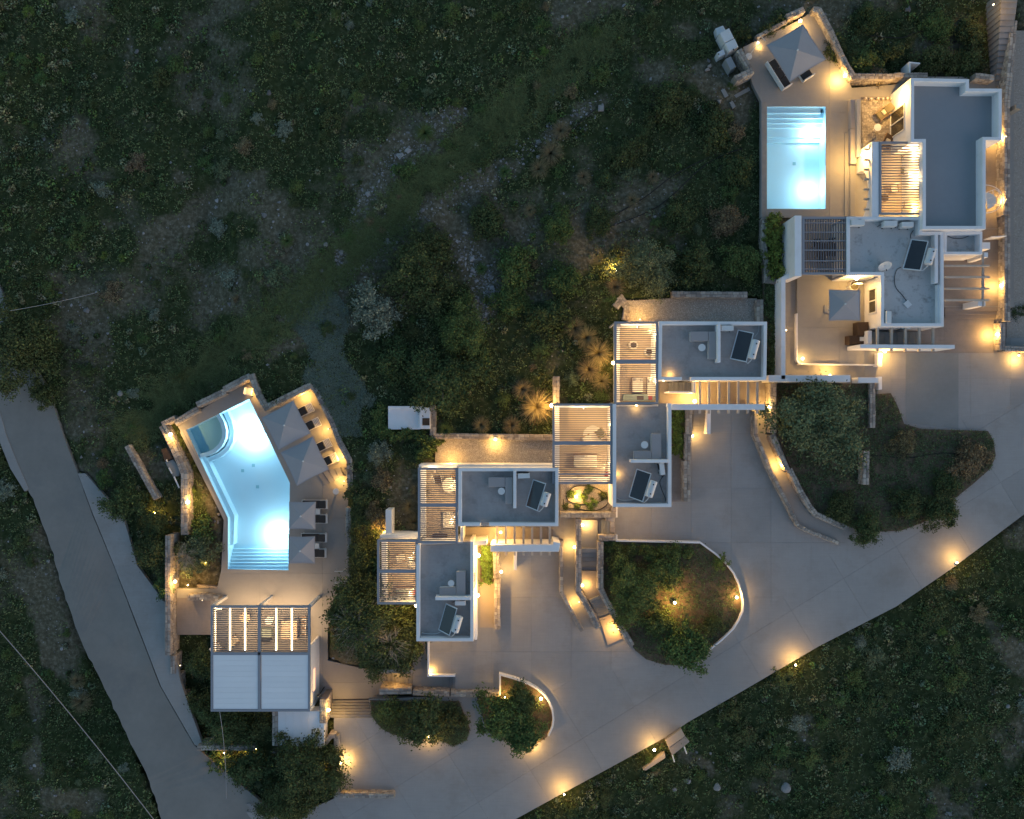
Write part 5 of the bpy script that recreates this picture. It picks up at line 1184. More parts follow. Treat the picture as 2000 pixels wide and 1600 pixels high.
crate('sloping_hatch', [(1397, 56), (1412, 50), (1418, 60), (1401, 70)], -.3, .3, 'tank', 'pale metal hatch partly covered by leaves', 'hatch')
for i, pts in enumerate(([(1408, 176), (1415, 173), (1423, 187), (1416, 191)], [(1425, 200), (1431, 197), (1437, 208), (1431, 212)], [(1434, 186), (1462, 170), (1466, 176), (1438, 191)])):
    b = MB(); b.prism([P(x, y, -.05) for x, y in pts], -.4); tag(b.build('stepping_slab', M['darkbay']), ['dark stepping slab in the gravel beside the stone wall', 'dark stepping slab furthest along the gravel', 'dark step slab under the lit stone wall end'][i], 'slab', 'dark stepping slabs')
for i, pts in enumerate(([(1382, 128), (1389, 124), (1390, 130), (1384, 132)], [(1377, 136), (1383, 131), (1388, 136), (1378, 139)], [(1401, 195), (1410, 194), (1407, 203)])):
    b = MB(); b.prism([P(x, y, .0) for x, y in pts], -.4); tag(b.build('flat_rock', M['stone'], bev=.03), ['pale flat rock in the scrub near the equipment boxes', 'pale flat rock just below its twin in the scrub', 'triangular pale rock by the dark stepping slabs'][i], 'rock', 'pale flat rocks')
b = MB(); wall_mb(b, [(1777, 143), (1777, 122), (1797, 124)], .9, -.4, .1); tag(b.build('planter_frame', M['white']), 'thin white frame in the bushes behind the largest house', 'frame')
crate('meter_box', [(1984, 203), (1996, 204), (1995, 214), (1984, 212)], -.2, 1.3, 'darkbay', 'dark meter box on the gravel strip outside the side wall', 'box')
# outdoor kitchen basin
t = thing('outdoor_kitchen', 'white masonry outdoor kitchen with a sunken counter and dark hatch', 'outdoor kitchen', P(798, 816, -.5))
b = MB(); b.prism([P(x, y, .35) for x, y in rect(758, 797, 820, 839)], -.6); b.build('counter', M['white'], t, bev=.02)
b = MB(); wall_mb(b, [(758, 796), (822, 796), (822, 838)], .62, -.6, .2); b.build('wall', M['white'], t, bev=.02)
b = MB(); b.prism([P(x, y, .6) for x, y in rect(824, 796, 840, 838)], -.6); b.build('cabinet', M['white'], t, bev=.02)
b = MB(); b.prism([P(x, y, .63) for x, y in rect(825, 817, 839, 831)], .6); b.build('hatch', M['brown'], t)
b = MB(); b.tube([P(825, 797, .6), P(825, 790, .6)], .05, 8); b.build('pipe', M['tank'], t)
# pump equipment by the curving wall
for i, (pts, z1, mm, lb) in enumerate((([(314, 878), (330, 874), (338, 895), (322, 902)], -.9, 'brown', 'brown timber equipment box beside the curving stone wall'),
        ([(322, 903), (338, 897), (352, 915), (350, 930), (338, 932)], -1.0, 'darkbay', 'dark equipment cover in the bend of the curving wall'))):
    crate('pump_cover', pts, -2.2, z1, mm, lb, 'cover')
for i, (a, c, lb) in enumerate((((325, 898), (326.5, 902), 'short white pipe at the brown equipment box'), ((330, 914), (336, 925), 'white pipe along the dark equipment cover'), ((340, 931), (350, 953), 'pale blue pipe ending in the shrubs'))):
    cable([a, ((a[0] + c[0]) / 2, (a[1] + c[1]) / 2), c], -.85, .06, lb, 'tank', 'pipe', 'pipe')
# crate of rubble with feet at the lower verge
t = thing('stone_cistern', 'small stone cistern box with two white pipes on the grass verge', 'cistern', P(1322, 1460, -.5))
b = MB(); b.prism([P(x, y, .25) for x, y in [(1300, 1446), (1331, 1424), (1338, 1438), (1306, 1461)]], -.8); b.build('lid', M['patio'], t, bev=.02)
b = MB(); b.prism([P(x, y, .15) for x, y in [(1306, 1461.5), (1338, 1438.5), (1347, 1449), (1313, 1476)]], -.8); b.build('box', M['stone'], t, bev=.02)
for a, c in (((1313, 1474), (1317, 1488)), ((1336, 1458), (1341, 1472))): b = MB(); b.tube([P(*a, .1), P(*c, -.2)], .05, 8); b.build('pipe', M['plastic'], t)
b = MB(); b.prism([P(x, y, .03) for x, y in [(1278, 1485), (1298, 1470), (1300, 1480), (1262, 1505), (1256, 1504)]], -.6); tag(b.build('verge_edging', M['patio']), 'sloping concrete edging beside the lit verge lamp', 'edging')
b = MB(); b.prism([P(x, y, .012) for x, y in [(481, 1570), (488, 1569), (505, 1580), (520, 1597), (524, 1606), (505, 1606)]], -.05); tag(b.build('drain_grating', M['stair']), 'long drain grating across the road junction', 'drain')
for i, (x, y) in enumerate(((1174, 211), (725, 508), (911, 355))):
    t = thing('inspection_cover', ['square concrete inspection box in the scrub below the top edge', 'small square inspection box on the pale gravel', 'pale round cap at the edge of the grass band'][i], 'cover', P(x, y, -.1), group='inspection boxes in the scrub')
    m = MB(); m.box((0, 0, -.1), (.42, .42, .3)); m.build('box', M['stair'], t, world=False, bev=.01); m = MB(); m.box((0, 0, .06), (.28, .28, .03)); m.build('lid', M['darkbay'], t, world=False)
# antenna on the bar wall, wires
t = thing('antenna', 'thin dark antenna on the corner of the bar side wall', 'antenna', P(624, 1356, .2)); m = MB(); m.tube([(0, 0, -1.4), (0, 0, .6)], .03, 6); m.build('mast', M['black'], t, world=False); m = MB(); m.box((0, 0, .3), (.14, .14, .14)); m.build('mast_box', M['brown'], t, world=False)
for e in ((.6, .5, .6), (.55, -.05, .6)): m = MB(); m.tube([(0, 0, .6), e], .014, 5); m.build('rod', M['steel'], t, world=False)
def wire(a, b_, z, label, r=.02, sag=.3):
    A, B_ = P(*a, z), P(*b_, z); pts = [A.lerp(B_, u / 8) - Vector((0, 0, sag * 4 * (u / 8) * (1 - u / 8))) for u in range(9)]; m = MB(); m.tube(pts, r, 5); tag(m.build('overhead_wire', M['steel'], recalc=False), label, 'wire', 'overhead wires')
wire((-60, 1165), (330, 1640), 5.5, 'long overhead wire crossing above the road verge', .028); wire((429, 1390), (442, 1560), 3.0, 'thin overhead wire running over the dark trees', .018); wire((20, 607), (190, 571), 4.0, 'short overhead wire above the hillside scrub', .016)
cable([(690, 500), (725, 470), (780, 420), (850, 385), (905, 365), (1000, 320), (1100, 265), (1160, 215)], -.12, .035, 'black irrigation hose along the edge of the grass band')
cable([(1065, 490), (1130, 455), (1200, 420), (1260, 385), (1320, 340), (1400, 300)], -.12, .035, 'black irrigation hose across the scrub above the gravel yard')
cable([(1110, 505), (1140, 460), (1200, 440), (1290, 400), (1380, 320), (1450, 290)], -.12, .035, 'second black irrigation hose below the first in the scrub')
cable([(970, 545), (1000, 525), (1050, 490), (1090, 450)], -.12, .035, 'black irrigation hose near the dark shrubs')
cable([(1700, 70), (1760, 74), (1800, 62), (1860, 82), (1900, 72)], -.08, .035, 'black irrigation hose in the bed behind the largest house')
cable([(1640, 900), (1710, 890), (1770, 895), (1840, 885), (1890, 890)], .16, .03, 'black irrigation hose across the dark garden bed')
cable([(1105, 965), (1125, 950), (1160, 952), (1184, 968), (1186, 985), (1165, 997), (1130, 995), (1104, 990), (1100, 975)], .3, .03, 'looped black hose in the gravel planter')
cable([(1105, 968), (1112, 980), (1135, 985), (1165, 982), (1180, 975)], .3, .03, 'inner strand of the hose in the gravel planter')
# ------------------------------------------------------------------ lamps
L = lamp
S1 = (0.05, -0.12, 0.1)
W1 = 16
for a in [
 (1357, 784, 1.2, 62, 'very bright wall lamp under the white beam near the curved ramp', (-.05, .15, -.1), .13), (1078, 792, 1.6, 75, 'brightest garden lamp beside the fountain grass and widest pergola', (-.2, 0, 0), .15),
 (964.5, 1058, 2.0, 60, 'bright wall lamp at the white beam near the switchback path', (0, .14, 0), .12), (934, 1085, 1.9, 80, 'upper one of the two brightest lamps on the plinth wall', (.2, 0, 0), .15),
 (933, 1163, 1.9, 55, 'lower one of the two brightest lamps on the plinth wall', (.2, 0, 0), .13), (978, 1040, 1.3, 18, 'lamp under the timber beams near the switchback path', (.1, 0, 0), .09),
 (1502.5, 795, 1.1, 30, 'lamp on the stone wall at the top of the curved ramp', (-.2, 0, 0), .12), (1352.5, 851.5, .6, 14, 'lamp on the planter wall below the narrow steps', (.2, 0, 0), .09),
 (1529, 908.5, .7, 32, 'lamp halfway down the curved ramp', (-.2, -.05, 0), .12), (1197.5, 709, 1.7, 45, 'lamp on the outer post of the pergola near the curved ramp', (-.2, 0, 0), .12),
 (1243, 792, 2.8, 3.5, 'small lamp on the white beam above the roof terrace of the gravel planter house', (0, -.15, 0), .05), (1201, 926.5, 2.75, 3.5, 'small parapet lamp beside the solar panel above the gravel planter', (.15, 0, 0), .05),
 (1309.6, 738, 2.75, 3, 'small parapet lamp on the terrace near the curved ramp', (0, .15, 0), .05), (1296, 743.5, 2.6, 2, 'small lamp at the outer parapet corner near the curved ramp', (0, -.15, 0), .05),
 (1240, 988.9, 2.3, 26, 'hidden lamp under the front parapet of the gravel planter house', (0, -.2, 0), .04), (868, 1248.3, 2.3, 16, 'hidden lamp under the front parapet of the twiggy tree house', (0, -.2, 0), .04),
 (979, 1117, .8, 15, 'lamp on the stone wall beside the sandy court', (.2, 0, 0), .1), (812, 1183, 2.3, 30, 'lamp at the outer pergola corner over the twiggy tree', (-.12, -.15, 0), .1),
 (967.5, 858.5, .35, 22, 'lamp in the stone edging of the gravel strip', (0, -.2, .1), .1), (1137.5, 1026, .55, 17, 'lamp on the landing above the switchback stairs', (.2, 0, 0), .1),
 (1122, 1069, .6, 17, 'lamp on the path side of the middle stone wall', (-.2, 0, 0), .1), (1137.5, 1143.5, .55, 15, 'lamp beside the middle landing of the switchback stairs', (.2, 0, 0), .1),
 (1131, 1176, .5, 17, 'lamp at the bend of the middle stone wall', (-.2, -.05, 0), .04), (1208, 1229, .55, 22, 'lamp low on the wall by the pinkish slab', (-.2, -.05, 0), .04),
 (1439, 1167, .45, 24, 'lamp inside the curve of the round tree island kerb', (0, 0, .2), .1), (1318, 1177.5, .9, 60, 'lamp glowing under the trees of the round island', (0, 0, .25), .1),
 (1056.5, 1365, .45, 22, 'lamp inside the curving kerb of the small tree bed', (0, 0, .2), .11), (1040, 1455, .35, 24, 'lamp at the foot of the small tree bed', (0, -.1, .2), .07),
 (986, 1362, .5, 20, 'lamp hidden in the small tree bed near the block wall', (0, 0, .2), .05), (837, 1438, .3, 24, 'lamp at the tip of the bean shaped bed', (0, -.1, .2), .08),
 (641.5, 1387, .95, 26, 'lamp on the stone pillar beside the wide steps', (.2, 0, 0), .12), (664.5, 1490.5, .5, 24, 'lamp on the stone wall of the parking court', (.2, 0, 0), .11),
 (838, 1317, .1, 10, 'lamp in the corner of the white L-shaped wall', (.1, .15, .1), .06), (771, 1312, .1, 12, 'lamp lighting the corner steps', (0, -.2, 0), .04),
 (664, 1257.5, -.9, 18, 'lamp on the plaza at the edge of the twiggy tree', (-.2, 0, .1), .09), (667, 1178, -.9, 18, 'lamp inside the lit hedge corner of the plaza', (-.1, 0, .25), .06),
 (712, 1285, -.6, 26, 'cool white lamp under the rim of the twiggy tree', (-.25, 0, 0), .05), (333, 848.5, -.55, 26, 'lamp at the top bend of the curving stone wall', (.12, -.1, .1), .12),
 (366.5, 981, -.6, 30, 'lamp on the garden side of the curving stone wall', (.2, 0, .05), .13), (303, 1002, -1.4, 18, 'lamp glowing through leaves at the end of the straight wall', (0, 0, .2), .05),
 (342, 1136, -.35, 40, 'lamp on top of the tall retaining wall', (.1, -.05, .15), .11), (367, 1143, -1.0, 4, 'small lamp in the leaves near the retaining wall', (0, 0, .1), .05), (402, 1099, -.8, 3, 'tiny lamp among the leaves by the pool coping', (0, 0, .1), .05),
 (740, 1240, .6, 24, 'lamp shining through the crown of the twiggy tree', (0, 0, .2), .09), (755, 1040, .1, 26, 'lamp in the lit bush beside the white wall stub', (-.2, .1, .2), .06),
 (1204, 527, .2, 34, 'lamp lighting the tree trunk above the grey gravel yard', (-.15, .1, .2), .09), (1125, 970, .35, 22, 'lamp among the plants of the gravel planter', (.05, 0, .25), .09),
 (1563, 41, .9, 30, 'lamp on the wall behind the largest parasol', (.05, -.2, 0), .11), (1480.5, 83.5, .5, 5, 'small lamp on the overgrown wall near the folding stand', (.1, -.15, 0), .07),
 (1650.5, 148, .9, 42, 'lamp on the wall end near the cobbled patio', (-.2, -.05, 0), .12), (1765, 188, 2.2, 75, 'bright wall lamp above the row of clay lanterns', (-.25, -.02, 0), .16),
 (1686, 302, 2.0, 70, 'bright lamp on the face of the arched wall', (-.25, 0, 0), .15), (1673, 543, 2.3, 65, 'bright wall lamp above the rounded cream seat', (-.02, -.25, 0), .16),
 (1792, 409, 2.0, 42, 'bright lamp in the lower corner of the bright pergola', (-.2, 0, 0), .14), (1567.5, 700.5, .5, 9, 'small round lamp in the corner of the L-shaped kerb', (0, 0, .2), .1),
 (1621, 733, .7, 18, 'lamp on the inner face of the broad beam wall', (0, .2, 0), .07), (1728, 686, .95, 38, 'lamp at the driveway end of the long white wall', (.05, -.2, 0), .12), (1535, 645, 1.2, 4, 'small lamp on the long white terrace wall', (.12, 0, 0), .05),
 (1962.5, 268.5, 1.1, 34, 'lamp on the side path by the corner of the largest house', (-.2, 0, 0), .12), (1963.5, 391.5, 1.1, 32, 'lamp behind the hoop canopy', (-.2, 0, 0), .12),
 (1956, 558, .9, 34, 'lamp on the stone wall facing the timber pergola', (-.2, 0, 0), .12), (1948.5, 653, .6, 34, 'lamp at the lowest end of the side wall', (-.2, 0, 0), .12), (1990, 694, .5, 22, 'lamp on the driveway corner wall', (0, -.2, 0), .06),
 (1940, 9, 2.6, 20, 'lamp at the top of the long garden stairs', (.25, 0, 0), .05),
 (1869, 1099, .3, 26, 'verge lamp nearest the upper end of the drive', (-.1, .26, .5), .07), (1554, 1299, .3, 26, 'verge lamp below the round tree island', (-.1, .26, .5), .07), (1278, 1465, .3, 28, 'verge lamp beside the stone cistern', (-.1, .26, .5), .1), (1102, 1552, .3, 28, 'verge lamp at the lower end of the drive', (-.1, .26, .5), .06),
 (1250, 624, .9, 26, 'unseen lamp added for pergola spill on the grey gravel yard', (0, .2, 0), .04), (880, 905, .9, 26, 'unseen lamp added for pergola spill on the gravel strip end', (0, .2, 0), .04),  # both lamps added to stand in for pergola light spilling onto the gravel
 (596, 766, -.75, 22, 'copper lamp in the wall corner above the big parasols', (-.05, -.25, .1), .04), (641, 838, -.7, 20, 'wall light behind the upper pair of rotated loungers', (-.25, -.1, .1), .03), (670, 893, -.7, 26, 'wall light behind the lower pair of rotated loungers', (-.25, -.05, .1), .03), (497, 757, -.8, 14, 'wall light in the pointed corner near the white chair', (.05, -.25, .1), .03), (672, 940, -.8, 14, 'light beside the platform steps and round table', (-.25, 0, .1), .03), (1178, 945, 1.2, 10, 'small light on the wall over the gravel planter', (0, -.2, 0), .03),
 (395, 1172, -.8, 20, 'orange light washing the short curved stone wall', (0, .25, .1), .03), (352, 1300, -1.2, 22, 'orange light behind the stepped retaining blocks', (-.25, 0, .1), .03),
 (277, 1555, -.5, 1.5, 'tiny distant lamp in the scrub beside the road', (0, 0, .1), .05), (500, 1462, -.2, 10, 'lamp under the dark trees by the thin stone wall', (-.6, -.15, .1), .05), (630, 1490, -.1, 12, 'lamp glimmering through the tree by the parking wall', (0, 0, .2), .06), (438, 1471, .0, 14, 'lamp lighting leaves below the thin stone wall', (0, -.15, .1), .05),
]:
    x, y, z, w, lb, off, r = a
    lamp(x, y, z, w * 2.15 * rnd.uniform(.8, 1.2), lb, off, r=r, color=(0.85, 0.95, 0.75) if 'cool white' in lb else WARM)
# ceiling lamps below the pergolas
for i, (x, y, z, w) in enumerate(((1277, 655, 2.3, 38), (1277, 745, 2.3, 40), (1188, 830, 2.2, 36), (1188, 905, 2.2, 40), (888, 940, 2.3, 26), (888, 1010, 2.3, 28), (808, 1080, 2.2, 26), (808, 1150, 2.2, 26), (1790, 300, 2.2, 30), (1785, 350, 2.2, 34), (1245, 639, 2.0, 14), (1140, 797.5, 2.0, 14), (850, 921, 2.0, 12))):
    lb = ['wall lamp above the two round stools', 'wall lamp above the bright white daybed', 'wall lamp beside the round cream rug', 'wall lamp above the patterned bed', 'wall lamp above the large round cream table', 'wall lamp above the cream daybed south of the gravel strip', 'wall lamp above the wire framed chair',
          'wall lamp above the pale green bench bed', 'wall lamp at the upper corner of the bright pergola', 'wall lamp in the middle of the bright pergola', 'lamp at the outer back corner above the stools', 'lamp at the outer back corner of the widest pergola', 'lamp at the back wall south of the gravel strip'][i]
    lamp(x, y, z, w * 2.6, lb, (-.15, 0, -.05), r=.05, bulb='bulbdim', color=SOFT, group='wall lamps under the pergolas')

# ------------------------------------------------------------------ garden beds and gravel
def bed(name, pts, z, m='soil', zb=-0.05, label=None):
    b = MB(); b.prism([P(x, y, z) for x, y in pts], zb); o = b.build(name, M[m]); o['kind'] = 'structure'; return o
BED = {
 'bean': ([(722, 1369), (897, 1371), (906, 1395), (918, 1425), (911, 1446), (888, 1457), (868, 1450), (850, 1444), (818, 1441), (786, 1439), (765, 1434), (748, 1425), (735, 1412), (727, 1400)], .13),
 'small': ([(978, 1320), (1005, 1328), (1032, 1338.5), (1050, 1349), (1062, 1361), (1070, 1374), (1077, 1390), (1078.5, 1406), (1077, 1420), (1068, 1440), (1050, 1452), (1010, 1452), (968, 1442), (945, 1410), (932, 1364), (978, 1362)], .16),
 'island': ([(1178, 1058.5), (1206, 1058.5), (1367, 1062), (1396, 1084), (1416, 1102), (1430, 1120), (1440, 1141), (1446, 1161), (1448.5, 1178), (1447.5, 1194), (1440, 1211), (1429, 1227), (1386, 1271), (1360, 1291), (1336, 1298), (1300, 1299), (1262, 1288), (1240, 1270), (1178, 1150)], .2),
 'east': ([(1518, 749), (1698, 749), (1712, 757), (1712, 770), (1740, 768), (1752, 790), (1766, 828), (1800, 838), (1930, 842), (1941, 862), (1945, 890), (1935, 915), (1900, 946), (1866, 973), (1825, 1012), (1760, 1037), (1690, 1040), (1652, 1026), (1597, 1003), (1588, 990), (1544, 914), (1518, 850)], .12),
 'strip': ([(1490, 551), (1518, 553), (1520, 735), (1502, 735), (1500, 628), (1490, 628)], .0),
 'planter_east': ([(1313, 800), (1338, 800), (1337, 886), (1313, 886)], .35),
 'planter_west': ([(938, 1064), (963, 1080), (964, 1138), (938, 1138)], .35),
 'hedge_bed': ([(1499, 425), (1552, 425), (1540, 540), (1503, 545)], .2),
}
for k, (p, z) in BED.items(): bed('garden_bed', p, z)
bed('gravel_planter', [(1095, 944), (1194, 944), (1194, 1001), (1095, 1001)], .25, 'gravel'); bed('gravel_yard', [(1224, 588), (1300, 583), (1478, 583), (1478, 630), (1224, 630)], -.1, 'gravel', -.5); bed('gravel_strip', [(850, 858), (1082, 858), (1082, 907), (850, 907)], -.1, 'gravel', -.5)
PLATES += [([(1224, 588), (1300, 583), (1478, 583), (1478, 630), (1224, 630)], -.1), ([(850, 858), (1082, 858), (1082, 907), (850, 907)], -.1)]
bed('east_gravel', [(1966, 60), (2090, 60), (2090, 681), (1966, 681)], -.05, 'gravel', -.5); PLATES.append(([(1976, 60), (2090, 60), (2090, 680), (1976, 680)], -.05))
bed('patio_passage', [(938, 1140), (965, 1140), (965, 1226), (938, 1226)], .02, 'patio'); bed('patio_passage', [(1313, 888), (1334, 888), (1334, 980), (1313, 980)], .02, 'brownconc')
bed('entrance_court', [(902, 1030), (1080, 1030), (1080, 1078), (902, 1078)], .05, 'brownconc'); bed('entrance_court', [(1288, 746), (1503, 746), (1503, 800), (1288, 800)], .05, 'brownconc')
bed('switchback_path', [(1101, 1014), (1126, 1014), (1126, 1156), (1165, 1228), (1138, 1232), (1101, 1156)], .02, 'deck'); bed('ramp_path', [(1480, 803), (1505, 803), (1505, 848), (1540, 924), (1586, 1004), (1650, 1034), (1640, 1058), (1580, 1034), (1562, 1024), (1507, 912), (1480, 848)], .03, 'deck')
bed('bar_passage', [(346, 1168), (411, 1168), (411, 1240), (346, 1240)], ZP + .012, 'brownconc', ZP - .1)

# ------------------------------------------------------------------ leaves
def rand_unit(n, g): v = g.normal(size=(n, 3)); return v / np.linalg.norm(v, axis=1, keepdims=True)
def leaf_quads(C, size, g, up=0.6, asp=0.55):
    n = len(C); N = rand_unit(n, g); N[:, 2] = np.abs(N[:, 2]) + up; N /= np.linalg.norm(N, axis=1, keepdims=True)
    A = np.cross(N, rand_unit(n, g)); A /= np.linalg.norm(A, axis=1, keepdims=True) + 1e-9; B_ = np.cross(N, A)
    s = (size * g.uniform(.6, 1.4, n))[:, None]; a, b = A * s, B_ * s * asp
    V = np.stack([C - a, C - b * .9 + a * .1, C + a, C + b * .9 + a * .1], 1).reshape(-1, 3)
    return V, np.arange(n * 4).reshape(n, 4)
def crown_pts(g, nclump, per, h=0.6, cr=0.2, lobes=5, inner=0.25):
    """clumps of leaves through an uneven half dome of radius 1"""
    la = g.uniform(0, 2 * np.pi, lobes); ls = g.uniform(.12, .38, lobes)
    th = g.uniform(0, 2 * np.pi, nclump); u = g.uniform(0, 1, nclump) ** .5
    r = 0.80 + sum(s * np.cos((th - a) * k) for s, a, k in zip(ls, la, (2, 3, 5, 7, 4))) * .5
    rr = r * u; z = h * np.sqrt(np.clip(1 - u ** 2, 0, 1)) * g.uniform(inner, 1, nclump) * (1 + .25 * g.normal(size=nclump))
    C = np.stack([rr * np.cos(th), rr * np.sin(th), z], 1); w = cr * g.uniform(.5, 1.3, nclump)
    L_ = np.repeat(C, per, 0) + g.normal(size=(nclump * per, 3)) * np.repeat(w, per)[:, None] * np.array([.55, .55, .35])
    L_[:, 2] = np.maximum(L_[:, 2], .02); return L_, C
def crown_mesh(name, seed, nclump, per, leaf, h=.6, cr=.2, up=.6, asp=.55):
    g = np.random.default_rng(seed); L_, C = crown_pts(g, nclump, per, h, cr); V, F = leaf_quads(L_, leaf, g, up, asp)
    return np_mesh(name, V, F, M['leaf_green'], False), C
CR = {}
for i in range(3): CR['big%d' % i] = crown_mesh('crown', 100 + i, 150, 95, .030, .75, .19)
for i in range(3): CR['mid%d' % i] = crown_mesh('crown', 200 + i, 75, 80, .048, .7, .24)
for i in range(6): CR['bush%d' % i] = crown_mesh('foliage', 300 + i, 34, 36, .078, .75, .30)
for i in range(3): CR['dome%d' % i] = crown_mesh('foliage', 400 + i, 50, 26, .07, .9, .22, 1.2)
def trunk_mesh(name, C, seed, rt=.05):
    g = np.random.default_rng(seed); mb = MB(); mb.tube([(0, 0, -.35), (.02, .01, 0), (.0, .03, .25)], rt, 8, rt * .7)
    for c in C[g.permutation(len(C))[:16]]:
        c = Vector(c); m_ = c * .5 + Vector((0, 0, .12)); mb.tube([(0, 0, .1), m_, c], rt * .45, 5, rt * .1)
    me = mb.mesh(name, False); me.materials.append(M['bark']); return me
TR = {k: trunk_mesh('trunk', v[1], 5, .05) for k, v in CR.items() }
def tree(x, y, rpx, kind, m, label, zg=None, name='tree', cat='tree', group='garden trees', hz=1.0, sxy=(1, 1), trunk=True, lift=0.0):
    if zg is None: zg = float(terrain_z(np.array([float(x)]), np.array([float(y)]))[0])
    Rm = rpx / S * .93; hgt = lift * Rm
    c = P(x, y, zg + hgt + .4 * Rm * hz); t = thing(name, label, cat, (c.x, c.y, zg), rnd.uniform(0, 6.28) if sxy == (1, 1) else 0, group=group)
    o = share(CR[kind][0], 'crown' if trunk else 'foliage', t, (0, 0, hgt), 0, (Rm * sxy[0], Rm * sxy[1], Rm * hz)); o.material_slots[0].link = 'OBJECT'; o.material_slots[0].material = M[m]
    if trunk: share(TR[kind], 'trunk', t, (0, 0, hgt), 0, (Rm, Rm, Rm * hz))
    return t
z2 = lambda k: BED[k][1]
